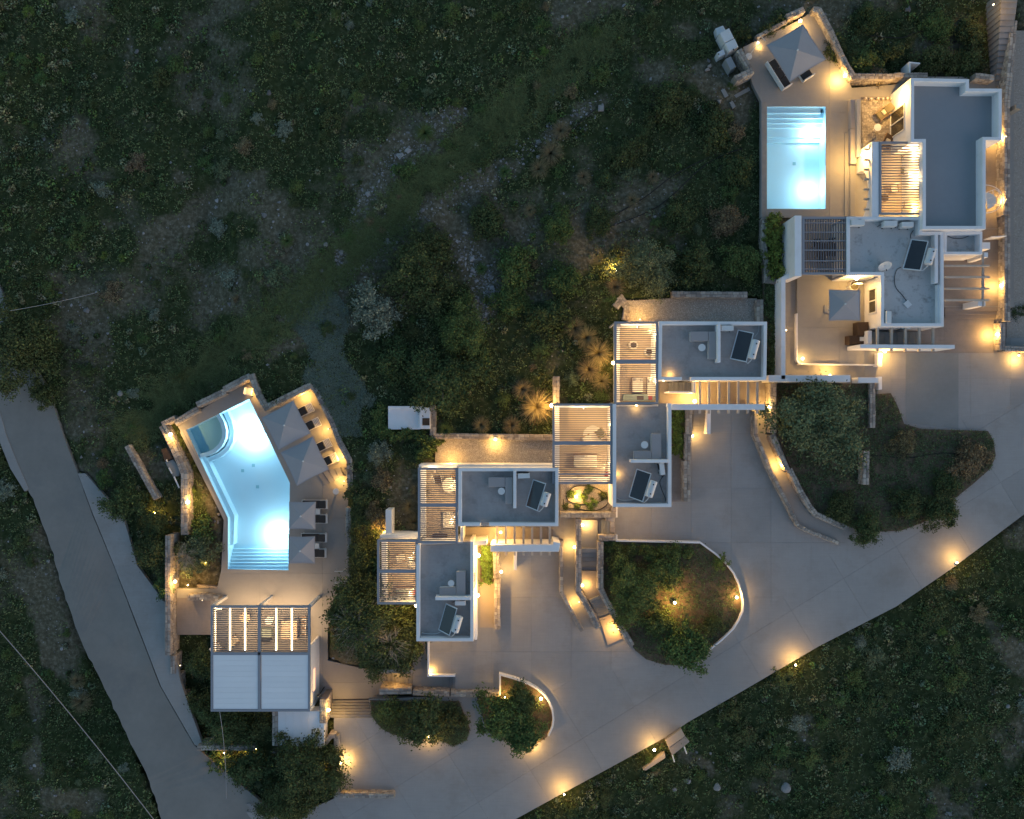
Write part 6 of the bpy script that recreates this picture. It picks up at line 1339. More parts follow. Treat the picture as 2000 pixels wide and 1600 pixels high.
T = [
 (1608, 828, 96, 'big0', 'leaf_olive', 'biggest grey green olive tree beside the curved ramp', .12, .25), (1262, 520, 62, 'big1', 'leaf_olive', 'broad olive tree above the grey gravel yard', None, .2), (1452, 510, 42, 'mid0', 'leaf_green', 'bright green fig tree beside the clipped hedge', None, .2),
 (728, 610, 54, 'mid1', 'leaf_grey', 'silvery olive tree standing alone on the hillside', None, .15), (712, 1215, 84, 'big2', 'leaf_dark', 'twiggy dark tree over the plaza edge', -.6, .3), (768, 1258, 64, 'mid2', 'leaf_dark', 'dark tree above the corner steps', -.6, .35), (668, 1200, 32, 'mid0', 'leaf_dark', 'small branch heavy tree reaching over the plaza', -1.2, .6),
 (728, 1290, 40, 'mid1', 'leaf_dark', 'leafy skirt tree over the plaza near the cool lamp', -.8, .5), (820, 1415, 52, 'mid1', 'leaf_dark', 'tree with drooping twigs in the bean shaped bed', .13, .3), (882, 1408, 30, 'bush2', 'leaf_dark', 'dense dark shrub in the bean shaped bed', .13, 0), (756, 1392, 32, 'bush3', 'leaf_green', 'low green shrub beside the wide steps', .13, 0),
 (975, 1405, 54, 'mid2', 'leaf_green', 'spreading dark tree in the small tree bed', .16, .4), (1022, 1440, 42, 'mid0', 'leaf_green', 'tree hanging over the lower lamp of the small bed', .16, .4), (1018, 1375, 38, 'mid1', 'leaf_dark', 'tree next to the curving kerb of the small bed', .16, .3),
 (1236, 1160, 62, 'big0', 'leaf_green', 'wide dark tree in the round island', .2, .25), (1342, 1268, 52, 'mid0', 'leaf_green', 'tree leaning over the drive from the round island', .2, .35), (1300, 1110, 44, 'mid2', 'leaf_green', 'green tree near the straight kerb of the round island', .2, .2), (1392, 1225, 26, 'mid1', 'leaf_dark', 'small dark shrub tree inside the island curve', .2, .2),
 (1290, 1222, 36, 'mid1', 'leaf_green', 'green tree between the lamp and low end of the round island', .2, .25), (1218, 1108, 34, 'mid0', 'leaf_dark', 'dark tree near the stair wall of the round island', .2, .2), (1408, 1098, 19, 'dome1', 'leaf_bright', 'small round bright shrub at the island kerb', .2, 0),
 (1692, 1035, 36, 'mid1', 'leaf_dark', 'dark shrub spilling over the drive below the ramp', .1, .2), (1842, 1002, 40, 'mid2', 'leaf_dark', 'dark shrub spilling over the drive at the garden bend', .1, .2), (1775, 985, 38, 'mid2', 'leaf_dark', 'low dark tree in the middle of the dark garden', .1, .1), (1645, 995, 34, 'mid0', 'leaf_dark', 'dark shrub beside the lower ramp wall', .1, .1), (1900, 900, 42, 'mid1', 'leaf_brown', 'dry brown shrub at the outer tip of the dark garden', .1, 0), (1765, 868, 30, 'mid2', 'leaf_brown', 'dry grey shrub mound below the parking bays', .1, 0), (1850, 945, 30, 'mid0', 'leaf_dark', 'dark mound between the two spilling shrubs', .1, 0),
 (600, 1505, 74, 'big2', 'leaf_dark', 'large dark tree below the annex', -.4, .35), (560, 1570, 60, 'big0', 'leaf_dark', 'dark tree at the road junction', -.4, .3), (478, 1498, 48, 'mid1', 'leaf_dark', 'dark tree beside the thin stone wall', -.6, .3), (445, 1415, 62, 'big1', 'leaf_dark', 'big dark tree in front of the bar roof', -.9, .25), (512, 1420, 38, 'mid2', 'leaf_dark', 'dark tree next to the stone side of the annex', -.6, .25), (398, 1300, 38, 'mid0', 'leaf_dark', 'leafy tree between the retaining wall and bar', -1.5, .4), (395, 1375, 36, 'mid1', 'leaf_dark', 'leafy tree below the stepped blocks', -1.5, .4), (640, 1475, 28, 'mid1', 'leaf_dark', 'small dark tree touching the parking wall lamp', -.2, .4), (640, 1535, 30, 'mid0', 'leaf_dark', 'dark bushy tree at the end of the parking wall', -.2, .3), (430, 1490, 32, 'bush1', 'leaf_green', 'lit bush below the thin stone wall', -.6, 0),
 (28, 680, 84, 'big0', 'leaf_dark', 'large dim tree overhanging the top of the road', -1.6, .4), (80, 770, 34, 'mid1', 'leaf_dark', 'dim tree branch over the road bend', -1.6, .5),
 (302, 1085, 46, 'mid2', 'leaf_dark', 'leafy tree over the roadside paving', -1.6, .3), (378, 1085, 46, 'mid0', 'leaf_olive', 'olive tree between the wall and the pool coping', -1.6, .25), (240, 985, 46, 'mid1', 'leaf_dark', 'dark tree at the bottom of the straight wall', -1.6, .3), (300, 1020, 32, 'mid0', 'leaf_dark', 'small lit tree at the end of the straight wall', -1.6, .3), (395, 1040, 34, 'bush4', 'leaf_green', 'green shrub beside the pool coping', -1.6, 0), (318, 1150, 22, 'bush5', 'leaf_green', 'light green shrub hanging on the retaining wall', -1.2, .4),
 (865, 745, 80, 'big1', 'leaf_dark', 'big dark thicket tree above the outdoor kitchen', None, .1), (815, 540, 78, 'big2', 'leaf_dark', 'big dark tree in the middle of the hillside', None, .1), (905, 640, 62, 'big0', 'leaf_green', 'dense green tree in the hillside thicket', None, .1), (1010, 520, 50, 'mid1', 'leaf_green', 'green tree above the hillside clearing', None, .1), (770, 700, 52, 'mid2', 'leaf_dark', 'dark tree next to the silvery olive', None, .1), (950, 430, 42, 'mid0', 'leaf_dark', 'dark tree beside the irrigation hoses', None, .1), (850, 470, 38, 'mid1', 'leaf_dark', 'dark shrub tree at the head of the thicket', None, .1), (1090, 440, 36, 'mid2', 'leaf_green', 'green shrub tree by the pale scrub', None, 0), (1170, 430, 34, 'mid0', 'leaf_dark', 'dark shrub tree between the hoses', None, 0), (1080, 620, 46, 'mid1', 'leaf_dark', 'dark shrub tree near the fountain grasses', None, 0), (990, 590, 40, 'mid2', 'leaf_green', 'green shrub tree below the hillside clearing', None, 0), (1100, 545, 40, 'mid0', 'leaf_green', 'green shrub tree left of the lit trunk', None, 0),
 (1360, 520, 46, 'mid1', 'leaf_dark', 'dark tree between the olive and the fig', None, .1), (1330, 420, 42, 'mid2', 'leaf_dark', 'dark shrub tree above the olive tree', None, 0), (1420, 430, 36, 'mid0', 'leaf_brown', 'dull brown shrub tree near the pool coping', None, 0), (1400, 250, 44, 'mid1', 'leaf_dark', 'dark shrub tree near the stepping slabs', None, 0), (1300, 200, 50, 'mid2', 'leaf_dark', 'dark shrub tree in the upper scrub', None, 0), (1440, 330, 38, 'mid0', 'leaf_dark', 'dark shrub tree beside the rectangular pool', None, 0), (1230, 300, 36, 'mid1', 'leaf_dark', 'dark shrub tree near the straw coloured grasses', None, 0),
 (738, 1010, 34, 'mid1', 'leaf_brown', 'brown shrub below the leafy hedge', None, 0), (745, 940, 26, 'bush0', 'leaf_brown', 'round brown shrub in front of the pergola', None, 0), (740, 885, 26, 'bush1', 'leaf_grey', 'round grey shrub below the leafy hedge', None, 0), (708, 1020, 34, 'mid2', 'leaf_dark', 'dark shrub behind the rubble wall', None, 0), (705, 1085, 36, 'mid0', 'leaf_dark', 'dark shrub behind the low stone wall', None, 0), (712, 1140, 34, 'mid1', 'leaf_dark', 'dark shrub above the twiggy tree', None, 0), (745, 1100, 26, 'bush2', 'leaf_green', 'lit green bush beside the pergola end', None, 0), (700, 970, 30, 'bush5', 'leaf_dark', 'dark bush hanging over the curving rubble wall', None, 0),
 (1635, 95, 40, 'mid0', 'leaf_dark', 'dark shrub climbing over the parasol terrace wall', None, 0), (1690, 125, 38, 'mid1', 'leaf_green', 'leafy shrub above the cobbled patio wall', None, 0), (1715, 148, 24, 'bush3', 'leaf_brown', 'small leafed shrub falling over the patio wall', None, .3), (1660, 110, 30, 'mid2', 'leaf_dark', 'dark shrub behind the lamp on the wall end', None, 0), (1745, 105, 30, 'bush4', 'leaf_dark', 'dark shrub beside the thin white frame', None, 0), (1830, 118, 42, 'mid1', 'leaf_dark', 'dark shrub behind the largest white house', None, .1), (1890, 128, 40, 'mid2', 'leaf_dark', 'dark shrub near the garden stairs', None, .1), (1835, 50, 36, 'mid0', 'leaf_green', 'green shrub in the upper bed', None, 0), (1900, 60, 38, 'mid1', 'leaf_dark', 'dark shrub beside the upper garden stairs', None, 0), (1700, 30, 36, 'mid2', 'leaf_dark', 'dark shrub at the top of the upper bed', None, 0), (1990, 610, 26, 'mid0', 'leaf_dark', 'dark shrub outside the side wall', None, 0),
 (1500, 62, 22, 'bush0', 'leaf_dark', 'small dark shrub over the overgrown wall', None, .2), (1525, 38, 24, 'bush1', 'leaf_dark', 'small dark shrub behind the parasol terrace', None, .2), (1450, 60, 26, 'bush2', 'leaf_dark', 'small dark shrub beside the white equipment boxes', None, 0), (1430, 168, 12, 'dome2', 'leaf_green', 'tiny round shrub at the lit stone wall end', None, .2),
 (1115, 965, 11, 'bush3', 'leaf_bright', 'bright lit plant at the planter lamp', .25, 0), (1150, 955, 12, 'bush4', 'leaf_green', 'green plant at the pergola side of the gravel planter', .25, 0), (1155, 985, 13, 'bush5', 'leaf_bright', 'leafy plant at the front of the gravel planter', .25, 0), (1128, 988, 9, 'bush0', 'leaf_green', 'small plant in the front corner of the gravel planter', .25, 0), (1178, 968, 10, 'bush1', 'leaf_dark', 'dark plant near the wall of the gravel planter', .25, 0), (1105, 990, 8, 'bush2', 'leaf_dark', 'smallest plant in the gravel planter', .25, 0), (1140, 970, 9, 'bush1', 'leaf_bright', 'plant in the middle of the gravel planter', .25, 0),
]
for x, y, r, k, m, lb, zg, lift in T: tree(x, y, r, k, m, lb, zg, lift=lift, name='shrub' if ('shrub' in lb or 'bush' in lb or 'plant' in lb) else 'tree', cat='shrub' if ('shrub' in lb or 'bush' in lb) else ('plant' if 'plant' in lb.split()[:3] else 'tree'), group='trees and shrubs of the grounds')
def twigs(x, y, z, r, seed, label_tree):
    g_ = np.random.default_rng(seed); c = P(x, y, z); t = label_tree; mb = MB(); o0 = Vector((c.x, c.y, z - .6)) - t.location
    for k in range(46):
        th = g_.uniform(0, 6.28); rr = r / S * g_.uniform(.3, 1.0); h = g_.uniform(.35, .8); p1 = o0 + Vector((math.cos(th) * rr * .5, math.sin(th) * rr * .5, h)); th2 = th + g_.normal() * .35
        p2 = o0 + Vector((math.cos(th2) * rr, math.sin(th2) * rr, h + g_.uniform(-.1, .25))); mb.tube([o0, p1, p2], .018, 4, .006)
        for j in range(2): th3 = th2 + g_.normal() * .6; mb.tube([p1, p1.lerp(p2, .5) + Vector((math.cos(th3), math.sin(th3), .15)) * rr * .35], .009, 3, .004)
    mb.build('bare_twigs', M['twig'], t, world=False, recalc=False)
M['twig'] = mat('grey twigs', (0.30, 0.27, 0.22), 0.9, 0.1, 6)
by = {o_['label']: o_ for o_ in COL.objects if o_.get('category') in ('tree', 'shrub')}
twigs(700, 1205, 1.9, 62, 3, by['twiggy dark tree over the plaza edge']); twigs(770, 1265, 1.8, 44, 4, by['dark tree above the corner steps']); twigs(378, 1085, .3, 30, 5, by['olive tree between the wall and the pool coping'])
# hedges: several leafy masses in one plant
def hedge(label, pts, m, z, rad, h):
    c = P(*pts[0], z); t = thing('hedge', label, 'hedge', (c.x, c.y, z)); g = np.random.default_rng(len(label)); Vs = []; 
    for x, y in pts:
        p = P(x, y, z + h * .7); L_, C = crown_pts(g, 22, 34, 1.0, .30); L_ = L_ * np.array([rad / S, rad / S, h]) + np.array([p.x - c.x, p.y - c.y, 0]); Vs.append(L_)
    V, F = leaf_quads(np.concatenate(Vs), .075, g, .7); np_mesh('foliage', V, F, M[m], t)
    mb = MB()
    for x, y in pts: p = P(x, y, z + h * .7); mb.tube([(p.x - c.x, p.y - c.y, -.1), (p.x - c.x + .05, p.y - c.y, h * .6)], .04, 6)
    me = mb.mesh('stems', False); me.materials.append(M['bark']); share(me, 'stem', t, (0, 0, 0))
hedge('clipped bright green hedge beside the rectangular pool', [(1512, 428), (1514, 445), (1511, 462), (1516, 480), (1518, 498), (1515, 515), (1520, 530)], 'leaf_bright', .2, 21, 1.0)
hedge('leafy L-shaped hedge wrapping the outdoor kitchen', [(742, 800), (738, 815), (740, 832), (750, 845), (768, 850), (788, 848), (808, 850), (828, 853), (848, 862), (835, 880), (820, 890)], 'leaf_green', -.25, 17, .8)
hedge('small lit hedge in the plaza corner', [(665, 1160), (662, 1175), (658, 1192)], 'leaf_bright', ZP, 14, 1.2)
hedge('low hedge along the straight kerb of the round island', [(1188, 1068), (1210, 1072), (1235, 1074), (1262, 1076), (1290, 1078), (1320, 1078), (1345, 1080)], 'leaf_green', .2, 14, .4)
hedge('grassy planting in the stone planter near the narrow steps', [(1325, 808), (1324, 822), (1325, 838), (1324, 854), (1325, 868), (1325, 878)], 'leaf_bright', .35, 13, .3)
hedge('grassy planting in the planter by the brightest wall lamps', [(950, 1078), (951, 1092), (951, 1106), (951, 1120), (951, 1131)], 'leaf_bright', .35, 13, .3)
hedge('low dark planting in the strip below the white terrace wall', [(1505, 562), (1504, 585), (1505, 610), (1510, 640), (1511, 665), (1511, 690), (1511, 715)], 'leaf_dark', 0, 12, .25)
# fountain grasses
def blade_mesh(name, seed, n=330):
    g = np.random.default_rng(seed); th = g.uniform(0, 2 * np.pi, n); reach = g.uniform(.45, 1.05, n); top = g.uniform(.35, .75, n); w = .012
    V, F = [], []
    ts = np.array([0, .3, .6, .85, 1.0]); r = reach[:, None] * ts ** 1.25; z = top[:, None] * (2.2 * ts - 1.5 * ts ** 2.2)
    thx = th[:, None] + g.normal(size=(n, 1)) * .15 * ts; x, y = r * np.cos(thx), r * np.sin(thx); px_, py_ = -np.sin(thx), np.cos(thx); ww = w * np.array([1, 1, .8, .5, .1])
    A = np.stack([x + px_ * ww, y + py_ * ww, z], 2); B_ = np.stack([x - px_ * ww, y - py_ * ww, z], 2); V = np.stack([A, B_], 2).reshape(-1, 3)
    base = (np.arange(n) * 10)[:, None] + (np.arange(4) * 2)[None, :]; base = base.ravel(); F = np.stack([base, base + 1, base + 3, base + 2], 1)
    return np_mesh(name, V, F, M['straw'], False)
BL = [blade_mesh('blades', 600 + i) for i in range(3)]
FG = [(1048, 795, 42, 'bright fountain grass lit by the brightest garden lamp'), (1168, 690, 34, 'fountain grass nearest the pergola wall lamp'), (1150, 722, 30, 'fountain grass behind the pergola near the curved ramp'), (1145, 660, 28, 'brown fountain grass below the lit tree trunk'), (1122, 640, 26, 'dim fountain grass above its neighbours by the pergola'),
 (1175, 745, 24, 'small fountain grass over the widest pergola corner'), (1020, 760, 24, 'fountain grass left of the brightest garden lamp'), (820, 960, 24, 'fountain grass against the pergola south of the gravel strip'), (800, 990, 20, 'low fountain grass near the pergola post'), (810, 1020, 22, 'lit fountain grass above the white wall stub'),
 (1075, 300, 30, 'straw coloured grass clump in the upper scrub'), (1052, 330, 24, 'straw coloured grass clump beside its larger twin'), (1095, 255, 24, 'straw coloured grass clump nearest the inspection box'), (1140, 345, 18, 'tawny grass clump by the hoses'), (1275, 345, 16, 'tawny grass clump at the end of the hose'), (830, 260, 26, 'green grass clump on the dark hillside'), (1235, 390, 16, 'pale grass clump between the hoses'),
 (940, 525, 16, 'pale grass tuft in the clearing'), (1035, 410, 16, 'thin grass clump in the pale scrub'), (985, 335, 16, 'thin grass clump at the grass band'), (870, 840, 20, 'low grass clump above the gravel strip'), (940, 830, 22, 'mid grass clump above the gravel strip lamp'), (1000, 830, 22, 'grass clump between the gravel strip and the garden lamp'), (1202, 560, 24, 'grass clump at the stone heap'), (365, 1395, 16, 'grass clump below the retaining blocks'), (160, 1370, 26, 'straw grass clump at the road verge'), (150, 1330, 20, 'smaller straw grass clump at the road verge'), (560, 470, 18, 'grass clump on the left scrub slope')]
for i, (x, y, r, lb) in enumerate(FG):
    zg = float(terrain_z(np.array([float(x)]), np.array([float(y)]))[0]); c = P(x, y, zg + .3); t = thing('grass_clump', lb, 'grass clump', (c.x, c.y, zg), rnd.uniform(0, 6), group='clumps of ornamental grass')
    o = share(BL[i % 3], 'blades', t, (0, 0, 0), 0, (r / S,) * 3)
    if i in (15, 17, 19, 20, 27): o.material_slots[0].link = 'OBJECT'; o.material_slots[0].material = M['leaf_green']
# hillside bushes, each a plant of its own
def free(x, y, m=10):
    a = np.array([float(x)]); b_ = np.array([float(y)])
    return not any((pip(a, b_, p)[0] or dist_poly(a, b_, p)[0] < m) for p, z in PLATES)
NB = 0; tries = 0; spots = []; NBL = {}
LM = [(728, 610, 'silvery olive tree'), (815, 540, 'big dark hillside tree'), (1010, 520, 'tree by the clearing'), (1262, 520, 'broad olive tree'), (1075, 300, 'straw coloured grass clumps'), (1174, 211, 'upper inspection box'), (725, 508, 'inspection box on the gravel'),
 (718, 380, 'pale boulder'), (280, 456, 'tan boulder'), (235, 768, 'pinkish boulder'), (1345, 1527, 'pale boulder by the cistern'), (1400, 1536, 'wide bluish boulder'), (1535, 1537, 'lowest boulder'), (1322, 1460, 'stone cistern'), (1554, 1299, 'middle verge lamp'), (1869, 1099, 'upper verge lamp'),
 (830, 260, 'green grass clump'), (600, 478, 'white boulder'), (28, 680, 'large dim road tree'), (20, 607, 'short overhead wire'), (155, 1355, 'straw verge grass'), (277, 1555, 'tiny distant lamp'), (1400, 250, 'stepping slab shrub'), (1830, 60, 'upper bed shrubs'), (490, 740, 'pool wall corner'), (0, 0, 'top west corner'), (350, 0, 'dim upper slope'), (700, 0, 'dim upper ridge'), (1000, 20, 'upper end of the grass band'),
 (400, 250, 'dark slope centre'), (150, 250, 'dense mat of scrub'), (560, 470, 'track side grass clump'), (1968, 1380, 'pale verge stone'), (1750, 1500, 'dark lower slope'), (1250, 80, 'top scrub edge'), (420, 620, 'mossy slope'), (650, 150, 'stony upper patch'), (1700, 1300, 'slope under the verge lamps'), (60, 1150, 'cut bank by the road'), (1900, 1550, 'far lower corner')]
HOUSEZ = [(740, 785, 1100, 1365), (1195, 620, 1520, 800), (1190, 740, 1320, 1000), (410, 1150, 640, 1480), (1480, 0, 1980, 760), (1080, 780, 1330, 1030)]
while NB < 290 and tries < 6000:
    tries += 1; x, y = rnd.uniform(-40, 2040), rnd.uniform(-30, 1630)
    if any(a < x < c and b_ < y < d for a, b_, c, d in HOUSEZ) or not free(x, y): continue
    r = rnd.choice([9, 11, 13, 15, 18, 23]); 
    if y > 1080 and x > 950 and rnd.random() < .7: r = rnd.choice([16, 20, 25, 30])
    if any((x - a) ** 2 + (y - b_) ** 2 < (.8 * (r + c)) ** 2 for a, b_, c in spots): continue
    if bare_map(np.array([x]), np.array([y]))[0] > rnd.uniform(.35, .9): continue
    spots.append((x, y, r)); NB += 1
    kd = rnd.choice(['bush0', 'bush1', 'bush2', 'bush3', 'bush4', 'bush5', 'dome0', 'dome1', 'dome2']); mt = rnd.choice(['leaf_dark', 'leaf_dark', 'leaf_green', 'leaf_green', 'leaf_green', 'leaf_grey', 'leaf_dark', 'leaf_brown', 'leaf_olive', 'leaf_dark', 'leaf_bright' if r < 14 else 'leaf_green'])
    adj = {'leaf_dark': 'dark', 'leaf_green': 'green', 'leaf_grey': 'grey', 'leaf_brown': 'brown', 'leaf_olive': 'olive coloured', 'leaf_bright': 'bright green'}[mt]
    sz = 'small' if r < 12 else ('middle sized' if r < 17 else 'large'); shp = 'rounded' if kd[0] == 'd' else 'ragged'
    pl = 'below the drive' if (y > 1100 and x > 900) else ('beside the lower road' if (x < 420 and y > 900) else ('on the dark scrub slope' if x < 700 else 'on the scrub above the houses'))
    zg = float(terrain_z(np.array([float(x)]), np.array([float(y)]))[0]); Rm = r / S; c = P(x, y, zg + .3)
    lx, ly, ll = min(LM, key=lambda q: (q[0] - x) ** 2 + (q[1] - y) ** 2); dd = math.hypot(lx - x, ly - y); NBL[ll] = NBL.get(ll, 0) + 1
    side = ('above' if y < ly else 'below') if abs(y - ly) > abs(x - lx) else ('pool side of' if x < lx else 'far side of')
    rel = ('just ' if dd < 45 else ('well ' if dd > 110 else '')) + side if side in ('above', 'below') else ('close ' if dd < 45 else ('far ' if dd > 110 else 'on the ')) + ('west of' if x < lx else 'east of')
    pl2 = f'{rel} the {ll}' if NBL.get((ll, rel, sz, shp, adj), 0) == 0 else f'{rel} the {ll}, ' + ('higher up' if y < NBL[(ll, rel, sz, shp, adj)] else 'lower down')
    NBL[(ll, rel, sz, shp, adj)] = y
    o = bpy.data.objects.new('bush', CR[kd][0]); COL.objects.link(o); o.location = (c.x, c.y, zg - .02); o.rotation_euler = (0, 0, rnd.uniform(0, 6.28)); o.scale = (Rm, Rm * rnd.uniform(.8, 1.1), Rm * rnd.uniform(.6, .95))
    o.material_slots[0].link = 'OBJECT'; o.material_slots[0].material = M[mt]
    tag(o, f'{sz} {shp} {adj} bush {pl2}', 'bush', f'scattered bushes {pl}')

# ------------------------------------------------------------------ uncountable ground cover
def scatter(n, g, box=(-260, -220, 2260, 1820), want='veg'):
    px = g.uniform(box[0], box[2], n); py = g.uniform(box[1], box[3], n)
    ok = np.ones(n, bool)
    for poly, z in PLATES: ok &= ~(pip(px, py, poly) | (dist_poly(px, py, poly) < 1.5))
    for a, b_, c, d in ((1200, 630, 1500, 745), (1080, 788, 1312, 1000), (818, 912, 1095, 1062), (740, 1052, 925, 1254), (412, 1182, 640, 1462), (758, 793, 852, 856), (1395, 50, 1440, 140)): ok &= ~((px > a) & (px < c) & (py > b_) & (py < d))
    px, py = px[ok], py[ok]; b = bare_map(px, py); k = g.uniform(0, 1, len(px)) < ((1 - b) ** 1.1 if want == 'veg' else (b ** 1.3 if want == 'bare' else np.ones_like(b)))
    px, py = px[k], py[k]; z = terrain_z(px, py); q = (D - z) / D / S
    return np.stack([(px - 1000) * q, (800 - py) * q, z], 1), px, py
g = np.random.default_rng(77)
# herbs: little rosettes of leaves
C, px, py = scatter(44000, g); n = len(C); per = 9; rr = g.uniform(.06, .22, n) * (1 + .7 * (px < 200))
Cc = np.repeat(C, per, 0) + g.normal(size=(n * per, 3)) * np.repeat(rr, per)[:, None] * np.array([.8, .8, .3]); Cc[:, 2] = np.maximum(Cc[:, 2], np.repeat(C[:, 2], per)) + .06
V, F = leaf_quads(Cc, .07, g, .8); o = np_mesh('ground_herbs', V, F, M['herb']); o['kind'] = 'stuff'
# grass: blades
def blades(C, g, per, ln, w, up, mt, name):
    n = len(C) * per; B0 = np.repeat(C, per, 0) + g.normal(size=(n, 3)) * np.array([.05, .05, 0]); th = g.uniform(0, 2 * np.pi, n); l_ = ln * g.uniform(.5, 1.4, n)
    d = np.stack([np.cos(th) * l_, np.sin(th) * l_, up * l_], 1); s = np.stack([-np.sin(th), np.cos(th), 0 * th], 1) * w
    V = np.stack([B0 - s, B0 + s, B0 + d], 1).reshape(-1, 3); o = np_mesh(name, V, np.arange(n * 3).reshape(n, 3), mt); o['kind'] = 'stuff'
C, px, py = scatter(42000, g); blades(C, g, 7, .22, .011, .8, M['grassm'], 'wild_grass')
# the lush band
n = 15000; li = GREEN[0]; seg = g.integers(0, len(li) - 1, n); u = g.uniform(0, 1, n); A = np.array(li, float); q = A[seg] * (1 - u)[:, None] + A[seg + 1] * u[:, None] + g.normal(size=(n, 2)) * 21
z = terrain_z(q[:, 0], q[:, 1]); ok = vnoise(q[:, 0] / S, q[:, 1] / S, 1.6, 21) > .22
for poly, _ in PLATES: ok &= ~(pip(q[:, 0], q[:, 1], poly) | (dist_poly(q[:, 0], q[:, 1], poly) < 6))
q, z = q[ok], z[ok]; k = (D - z) / D / S; blades(np.stack([(q[:, 0] - 1000) * k, (800 - q[:, 1]) * k, z], 1), g, 6, .34, .016, .7, M['band'], 'long_grass')
# verge grass along the drive and grass inside the beds
def in_bed(k, n, g):
    p, z = BED[k]; xs = [a for a, _ in p]; ys = [b_ for _, b_ in p]; x = g.uniform(min(xs), max(xs), n); y = g.uniform(min(ys), max(ys), n); ok = pip(x, y, p) & (dist_poly(x, y, p) > 2); x, y = x[ok], y[ok]; q = (D - z) / D / S
    return np.stack([(x - 1000) * q, (800 - y) * q, np.full(len(x), z)], 1)
BC = [in_bed(k, nn, g) for k, nn in (('bean', 2600), ('small', 500), ('island', 2600), ('east', 5600), ('strip', 500), ('hedge_bed', 300))]
for C in BC[:1]: pass
C = np.concatenate(BC); blades(C, g, 6, .2, .011, .8, M['grassm'], 'bed_grass')
m_ = g.uniform(0, 1, len(C)) < .6; C2 = C[m_]; n = len(C2); Cc = np.repeat(C2, 8, 0) + g.normal(size=(n * 8, 3)) * .12 * np.array([1, 1, .4]); Cc[:, 2] = np.abs(Cc[:, 2] - .12) + .14
V, F = leaf_quads(Cc, .055, g, .8); o = np_mesh('bed_herbs', V, F, M['herb']); o['kind'] = 'stuff'
# mat of low rounded scrub
C, px, py = scatter(9500, g); w_ = np.clip((230 - px) / 150, 0, 1) * (py < 980) + .26 + .5 * (py > 1100) * (px > 1000) + .25 * (py < 250) * (px < 900); kk = g.uniform(0, 1, len(C)) < w_; C = C[kk]; n = len(C); per = 46
rad = g.uniform(.16, .50, n); u_ = rand_unit(n * per, g); u_[:, 2] = np.abs(u_[:, 2]) * .75; Cc = np.repeat(C, per, 0) + u_ * np.repeat(rad, per)[:, None] * g.uniform(.75, 1.05, n * per)[:, None]
V, F = leaf_quads(Cc, .095, g, .3); tint = np.repeat(g.uniform(0, 1, n), per * 4)
mt = M['herb'].copy(); mt.name = 'scrub leaves'; nn_ = mt.node_tree.nodes; at_ = nn_.new('ShaderNodeAttribute'); at_.attribute_name = 'tint'; rp = nn_.new('ShaderNodeValToRGB'); mt.node_tree.links.new(at_.outputs['Fac'], rp.inputs[0])
el = rp.color_ramp.elements; el[0].color = (.035, .06, .02, 1); el[1].color = (.18, .19, .13, 1)
for p_, c_ in ((.3, (.06, .085, .03, 1)), (.5, (.11, .16, .045, 1)), (.72, (.13, .165, .105, 1)), (.86, (.21, .19, .095, 1))): el.new(p_).color = c_
sc_ = next(q for q in nn_ if q.type == 'VECT_MATH'); mt.node_tree.links.new(rp.outputs[0], sc_.inputs[0])
o = np_mesh('scrub_mat', V, F, mt, attr=('tint', tint)); o['kind'] = 'stuff'
# creeping grey green mat beside the pool plaza
n = 16000; px = g.uniform(560, 720, n); py = g.uniform(560, 850, n); ok = (np.abs(px - (610 + (py - 560) * .22)) < 46 + 14 * np.sin(py / 23)) & (g.uniform(0, 1, n) < .75)
for poly, _ in PLATES: ok &= ~(pip(px, py, poly) | (dist_poly(px, py, poly) < 9))
px, py = px[ok], py[ok]; z = terrain_z(px, py); k = (D - z) / D / S; C = np.stack([(px - 1000) * k, (800 - py) * k, z], 1); Cc = np.repeat(C, 7, 0) + g.normal(size=(len(C) * 7, 3)) * np.array([.09, .09, .02]); Cc[:, 2] = np.repeat(z, 7) + .07
V, F = leaf_quads(Cc, .05, g, 1.2); o = np_mesh('creeping_plants', V, F, M['mat_grey']); o['kind'] = 'stuff'
# stones and pebbles
def stones(C, r, g, mt, name, flat=.6):
    n = len(C); b = np.array([[1, 0, 0], [0, 1, 0], [-1, 0, 0], [0, -1, 0], [0, 0, 1], [.7, .7, .45], [-.7, .7, .4], [-.7, -.7, .45], [.7, -.7, .4]]); th = g.uniform(0, 6.28, n)
    j = 1 + .3 * g.normal(size=(n, 9, 3)); v = b[None] * j * r[:, None, None]; v[:, :, 2] *= flat
    x = v[:, :, 0] * np.cos(th)[:, None] - v[:, :, 1] * np.sin(th)[:, None]; y = v[:, :, 0] * np.sin(th)[:, None] + v[:, :, 1] * np.cos(th)[:, None]
    V = (np.stack([x, y, v[:, :, 2]], 2) + C[:, None, :]).reshape(-1, 3)
    f = np.array([[0, 5, 4], [5, 1, 4], [1, 6, 4], [6, 2, 4], [2, 7, 4], [7, 3, 4], [3, 8, 4], [8, 0, 4]]); F = (f[None] + (np.arange(n) * 9)[:, None, None]).reshape(-1, 3)
    o = np_mesh(name, V, F, mt); o['kind'] = 'stuff'
C, px, py = scatter(34000, g, want='bare'); stones(C, np.exp(g.normal(size=len(C)) * .5) * .035, g, M['rock'], 'loose_stones')
ll = []
for l in PALE[:4]:
    A = np.array(l, float); n = 800; sg = g.integers(0, len(l) - 1, n); u = g.uniform(0, 1, n); q = A[sg] * (1 - u)[:, None] + A[sg + 1] * u[:, None] + g.normal(size=(n, 2)) * 15; z = terrain_z(q[:, 0], q[:, 1]); k = (D - z) / D / S; ll.append(np.stack([(q[:, 0] - 1000) * k, (800 - q[:, 1]) * k, z], 1))
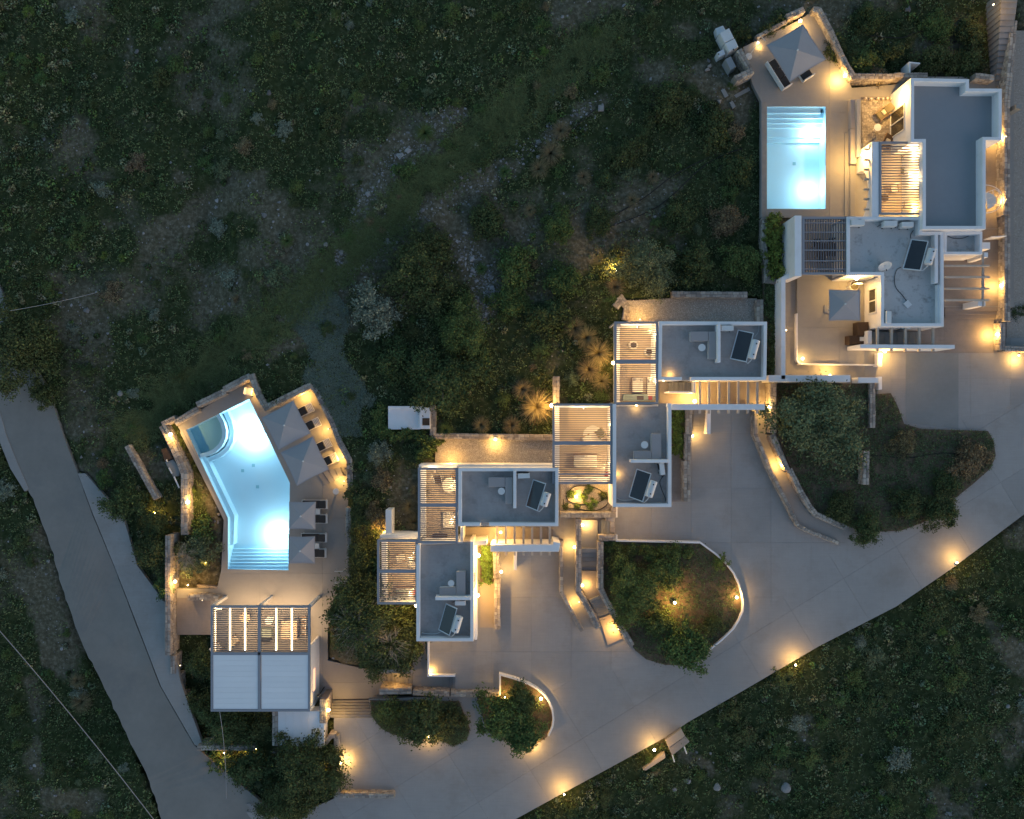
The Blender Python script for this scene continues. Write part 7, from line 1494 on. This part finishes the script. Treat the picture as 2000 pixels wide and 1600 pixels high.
C = np.concatenate(ll); stones(C, np.exp(g.normal(size=len(C)) * .5) * .042, g, M['rock'], 'track_stones')
C, px, py = scatter(900, g, want='bare'); stones(C, np.exp(g.normal(size=len(C)) * .35) * .12, g, M['rock'], 'field_stones')
def rectpts(r, n, z, g): x = g.uniform(r[0], r[2], n); y = g.uniform(r[1], r[3], n); q = (D - z) / D / S; return np.stack([(x - 1000) * q, (800 - y) * q, np.full(n, z)], 1)
C = np.concatenate([rectpts((1226, 586, 1477, 629), 4200, -.1, g), rectpts((852, 859, 1081, 906), 4600, -.1, g), rectpts((1097, 946, 1193, 1000), 1600, .25, g), rectpts((1977, 62, 2080, 678), 3000, -.05, g)])
stones(C, g.uniform(.015, .035, len(C)), g, M['pebble'], 'gravel')
# boulders one can point at
for i, (x, y, r, lb) in enumerate(((718, 380, 9, 'pale boulder on the stony hillside patch'), (752, 402, 6, 'smaller boulder some way from the pale one'), (235, 768, 9, 'pinkish round boulder above the pool wall'), (1345, 1527, 9, 'pale boulder on the slope below the cistern'), (1318, 1542, 9, 'grey boulder below the cistern'), (1400, 1536, 16, 'wide bluish boulder in the dark slope'),
        (600, 478, 7, 'white boulder on the stony track'), (636, 478, 6, 'small white boulder by the grass band'), (1535, 1537, 14, 'blue grey boulder at the bottom of the slope'), (1388, 1472, 5, 'little white stone near the cistern pipes'), (428, 1005, 5, 'white stone in the garden beside the coping'), (420, 1018, 5, 'grey stone in the garden beside the coping'), (280, 456, 6, 'tan boulder on the dark slope'), (1968, 1380, 6, 'pale stone on the verge slope'))):
    zg = float(terrain_z(np.array([float(x)]), np.array([float(y)]))[0]); c = P(x, y, zg); bm = bmesh.new(); bmesh.ops.create_icosphere(bm, subdivisions=3, radius=r / S * .58)
    for v in bm.verts:
        d = 1 + .25 * math.sin(v.co.x * 5 * 26 / r * .2 + i) + .2 * math.sin(v.co.y * 7 + i * 2) + rnd.uniform(-.03, .03); v.co *= d; v.co.z *= .6
    me = bpy.data.meshes.new('boulder'); bm.to_mesh(me); bm.free(); me.materials.append(M['rock']); o = bpy.data.objects.new('boulder', me); COL.objects.link(o); o.location = c; tag(o, lb, 'boulder', 'boulders on the slopes')
build_terrain()
